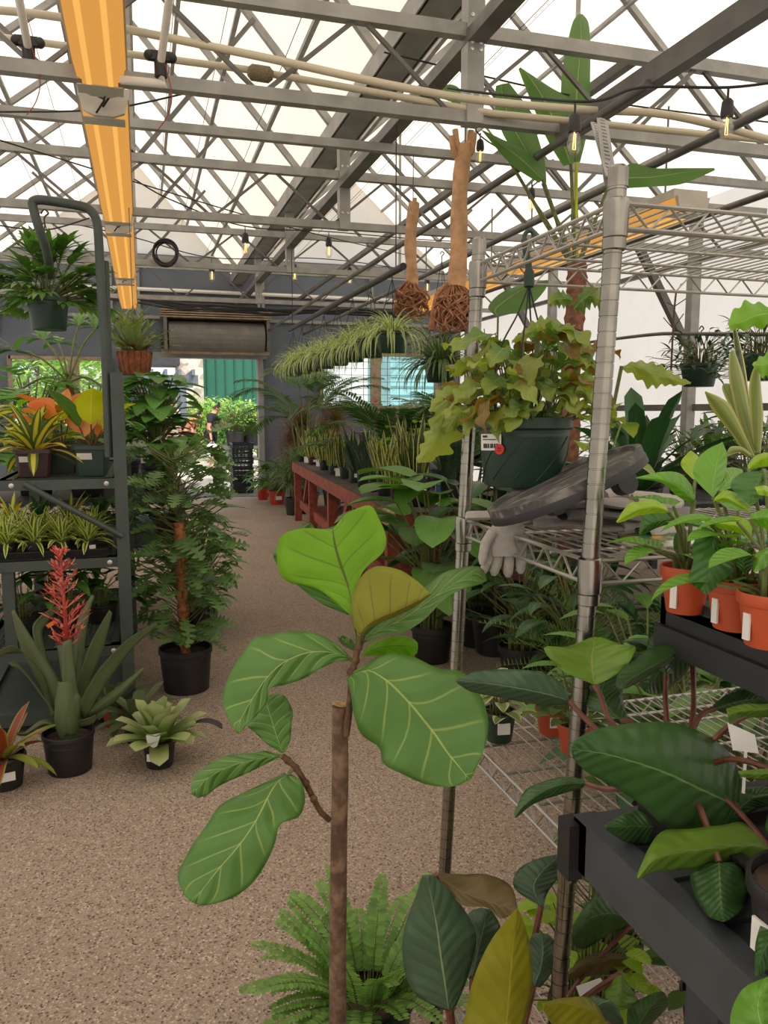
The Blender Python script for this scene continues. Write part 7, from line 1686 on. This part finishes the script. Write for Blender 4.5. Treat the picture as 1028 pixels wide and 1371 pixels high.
    skin('hair', hv, he, hr_, M['hair'], t, base, ax)
    for s in (-1, 1):
        b = MB(); p = hp_+look*.078+V((0, s*.032, .045)); b.ball(V(base)+X*p.x+Y*p.y+V((0, 0, p.z)), .011, 8, 6); b.build('eye', M['hair'], t, True)
    b = MB(); p = hp_+look*.08+V((0, 0, -.035)); c = V(base)+X*p.x+Y*p.y+V((0, 0, p.z)); b.boxaxes(c, X*.006, Y*.022, V((0, 0, .005))); b.build('mouth', mat('lips', (150, 84, 74), .5), t)
    return t, X, Y
mb_ = PZ(283, 628, -.05)
pose = dict(pelvis=(0, 0, .93), waist=(.02, 0, 1.12), chest=(.07, 0, 1.34), neck=(.13, 0, 1.50), head=(.20, 0, 1.58), look=(.88, 0, -.47), armR=((.06, -.18, 1.40), (.02, -.23, 1.12), (.06, -.24, .86)), armL=((.07, .18, 1.40), (.30, .20, 1.20), (.52, .16, 1.16)), legR=((.0, -.10, .88), (.03, -.11, .50), (-.01, -.11, .09)), legL=((.0, .10, .88), (.05, .11, .50), (.10, .11, .09)))
person('person in black t-shirt and shorts bending over potted plants outside the doorway', mb_, pose, M['shirt_black'], M['short_black'])
wb_ = PZ(262, 628, -.05)+V((-.15, .5, 0))
pose2 = dict(pelvis=(-.05, 0, .92), waist=(.02, 0, 1.08), chest=(.12, 0, 1.24), neck=(.22, 0, 1.34), head=(.30, 0, 1.40), look=(.8, 0, -.6), armR=((.14, -.18, 1.26), (.18, -.22, 1.00), (.22, -.20, .76)), armL=((.12, .18, 1.26), (.13, .2, .98), (.16, .18, .74)), legR=((-.05, -.10, .88), (.0, -.11, .48), (-.02, -.11, .09)), legL=((-.05, .10, .88), (.03, .11, .48), (.06, .11, .09)))
person('person in orange and black patterned top stooping beside the person in black', wb_, pose2, M['shirt_pat'], mat('rust_shorts', (140, 70, 52), .8), True)
bq = V(mb_)+RT*.09-V((RT.y*-1, RT.x, 0))*.26+V((0, 0, .34)); t = thing('carrier_bag', 'white carrier bag hanging from the lowered hand of the person in black', 'bag', bq); b = MB()
b.grid([[bq+V((.17*wd*math.cos(a), .07*wd*math.sin(a), z)) for a in [2*PI*k/16 for k in range(17)]] for z, wd in ((0, .7), (.01, .9), (.12, 1.05), (.26, .9), (.34, .55))]); b.build('body', M['white_label'], t, True)
b = MB(); b.tube(arc([bq+V((-.07, 0, .33)), bq+V((0, 0, .42)), bq+V((.07, 0, .33))]), .008, 6); b.build('handle', M['white_label'], t, True)
b = MB(); b.tube(arc([bq+V((.02, -.075, .26)), bq+V((.07, -.076, .18)), bq+V((.05, -.076, .10)), bq+V((.09, -.07, .05))]), .007, 5); b.build('printed_mark', M['print_ink'], t)
w3 = PZ(231, 652, -.05); h3 = 1.45+(552-520)/1070*((w3-CAM).dot(FW)); k3 = h3/1.80
pose3 = dict(pelvis=(0, 0, .98), waist=(0, 0, 1.18), chest=(0, 0, 1.42), neck=(.01, 0, 1.58), head=(.02, 0, 1.68), look=(.95, -.3, -.1), armR=((0, -.2, 1.5), (0, -.26, 1.22), (.08, -.24, .98)), armL=((0, .2, 1.5), (0, .26, 1.22), (.08, .24, .98)), legR=((0, -.1, .92), (.02, -.11, .5), (0, -.11, .09)), legL=((0, .1, .92), (.02, .11, .5), (0, .11, .09)))
person('person in a pale top whose head shows above the monstera left of the doorway', w3, pose3, M['shirt_pale'], M['short_black'], turn=-.4)
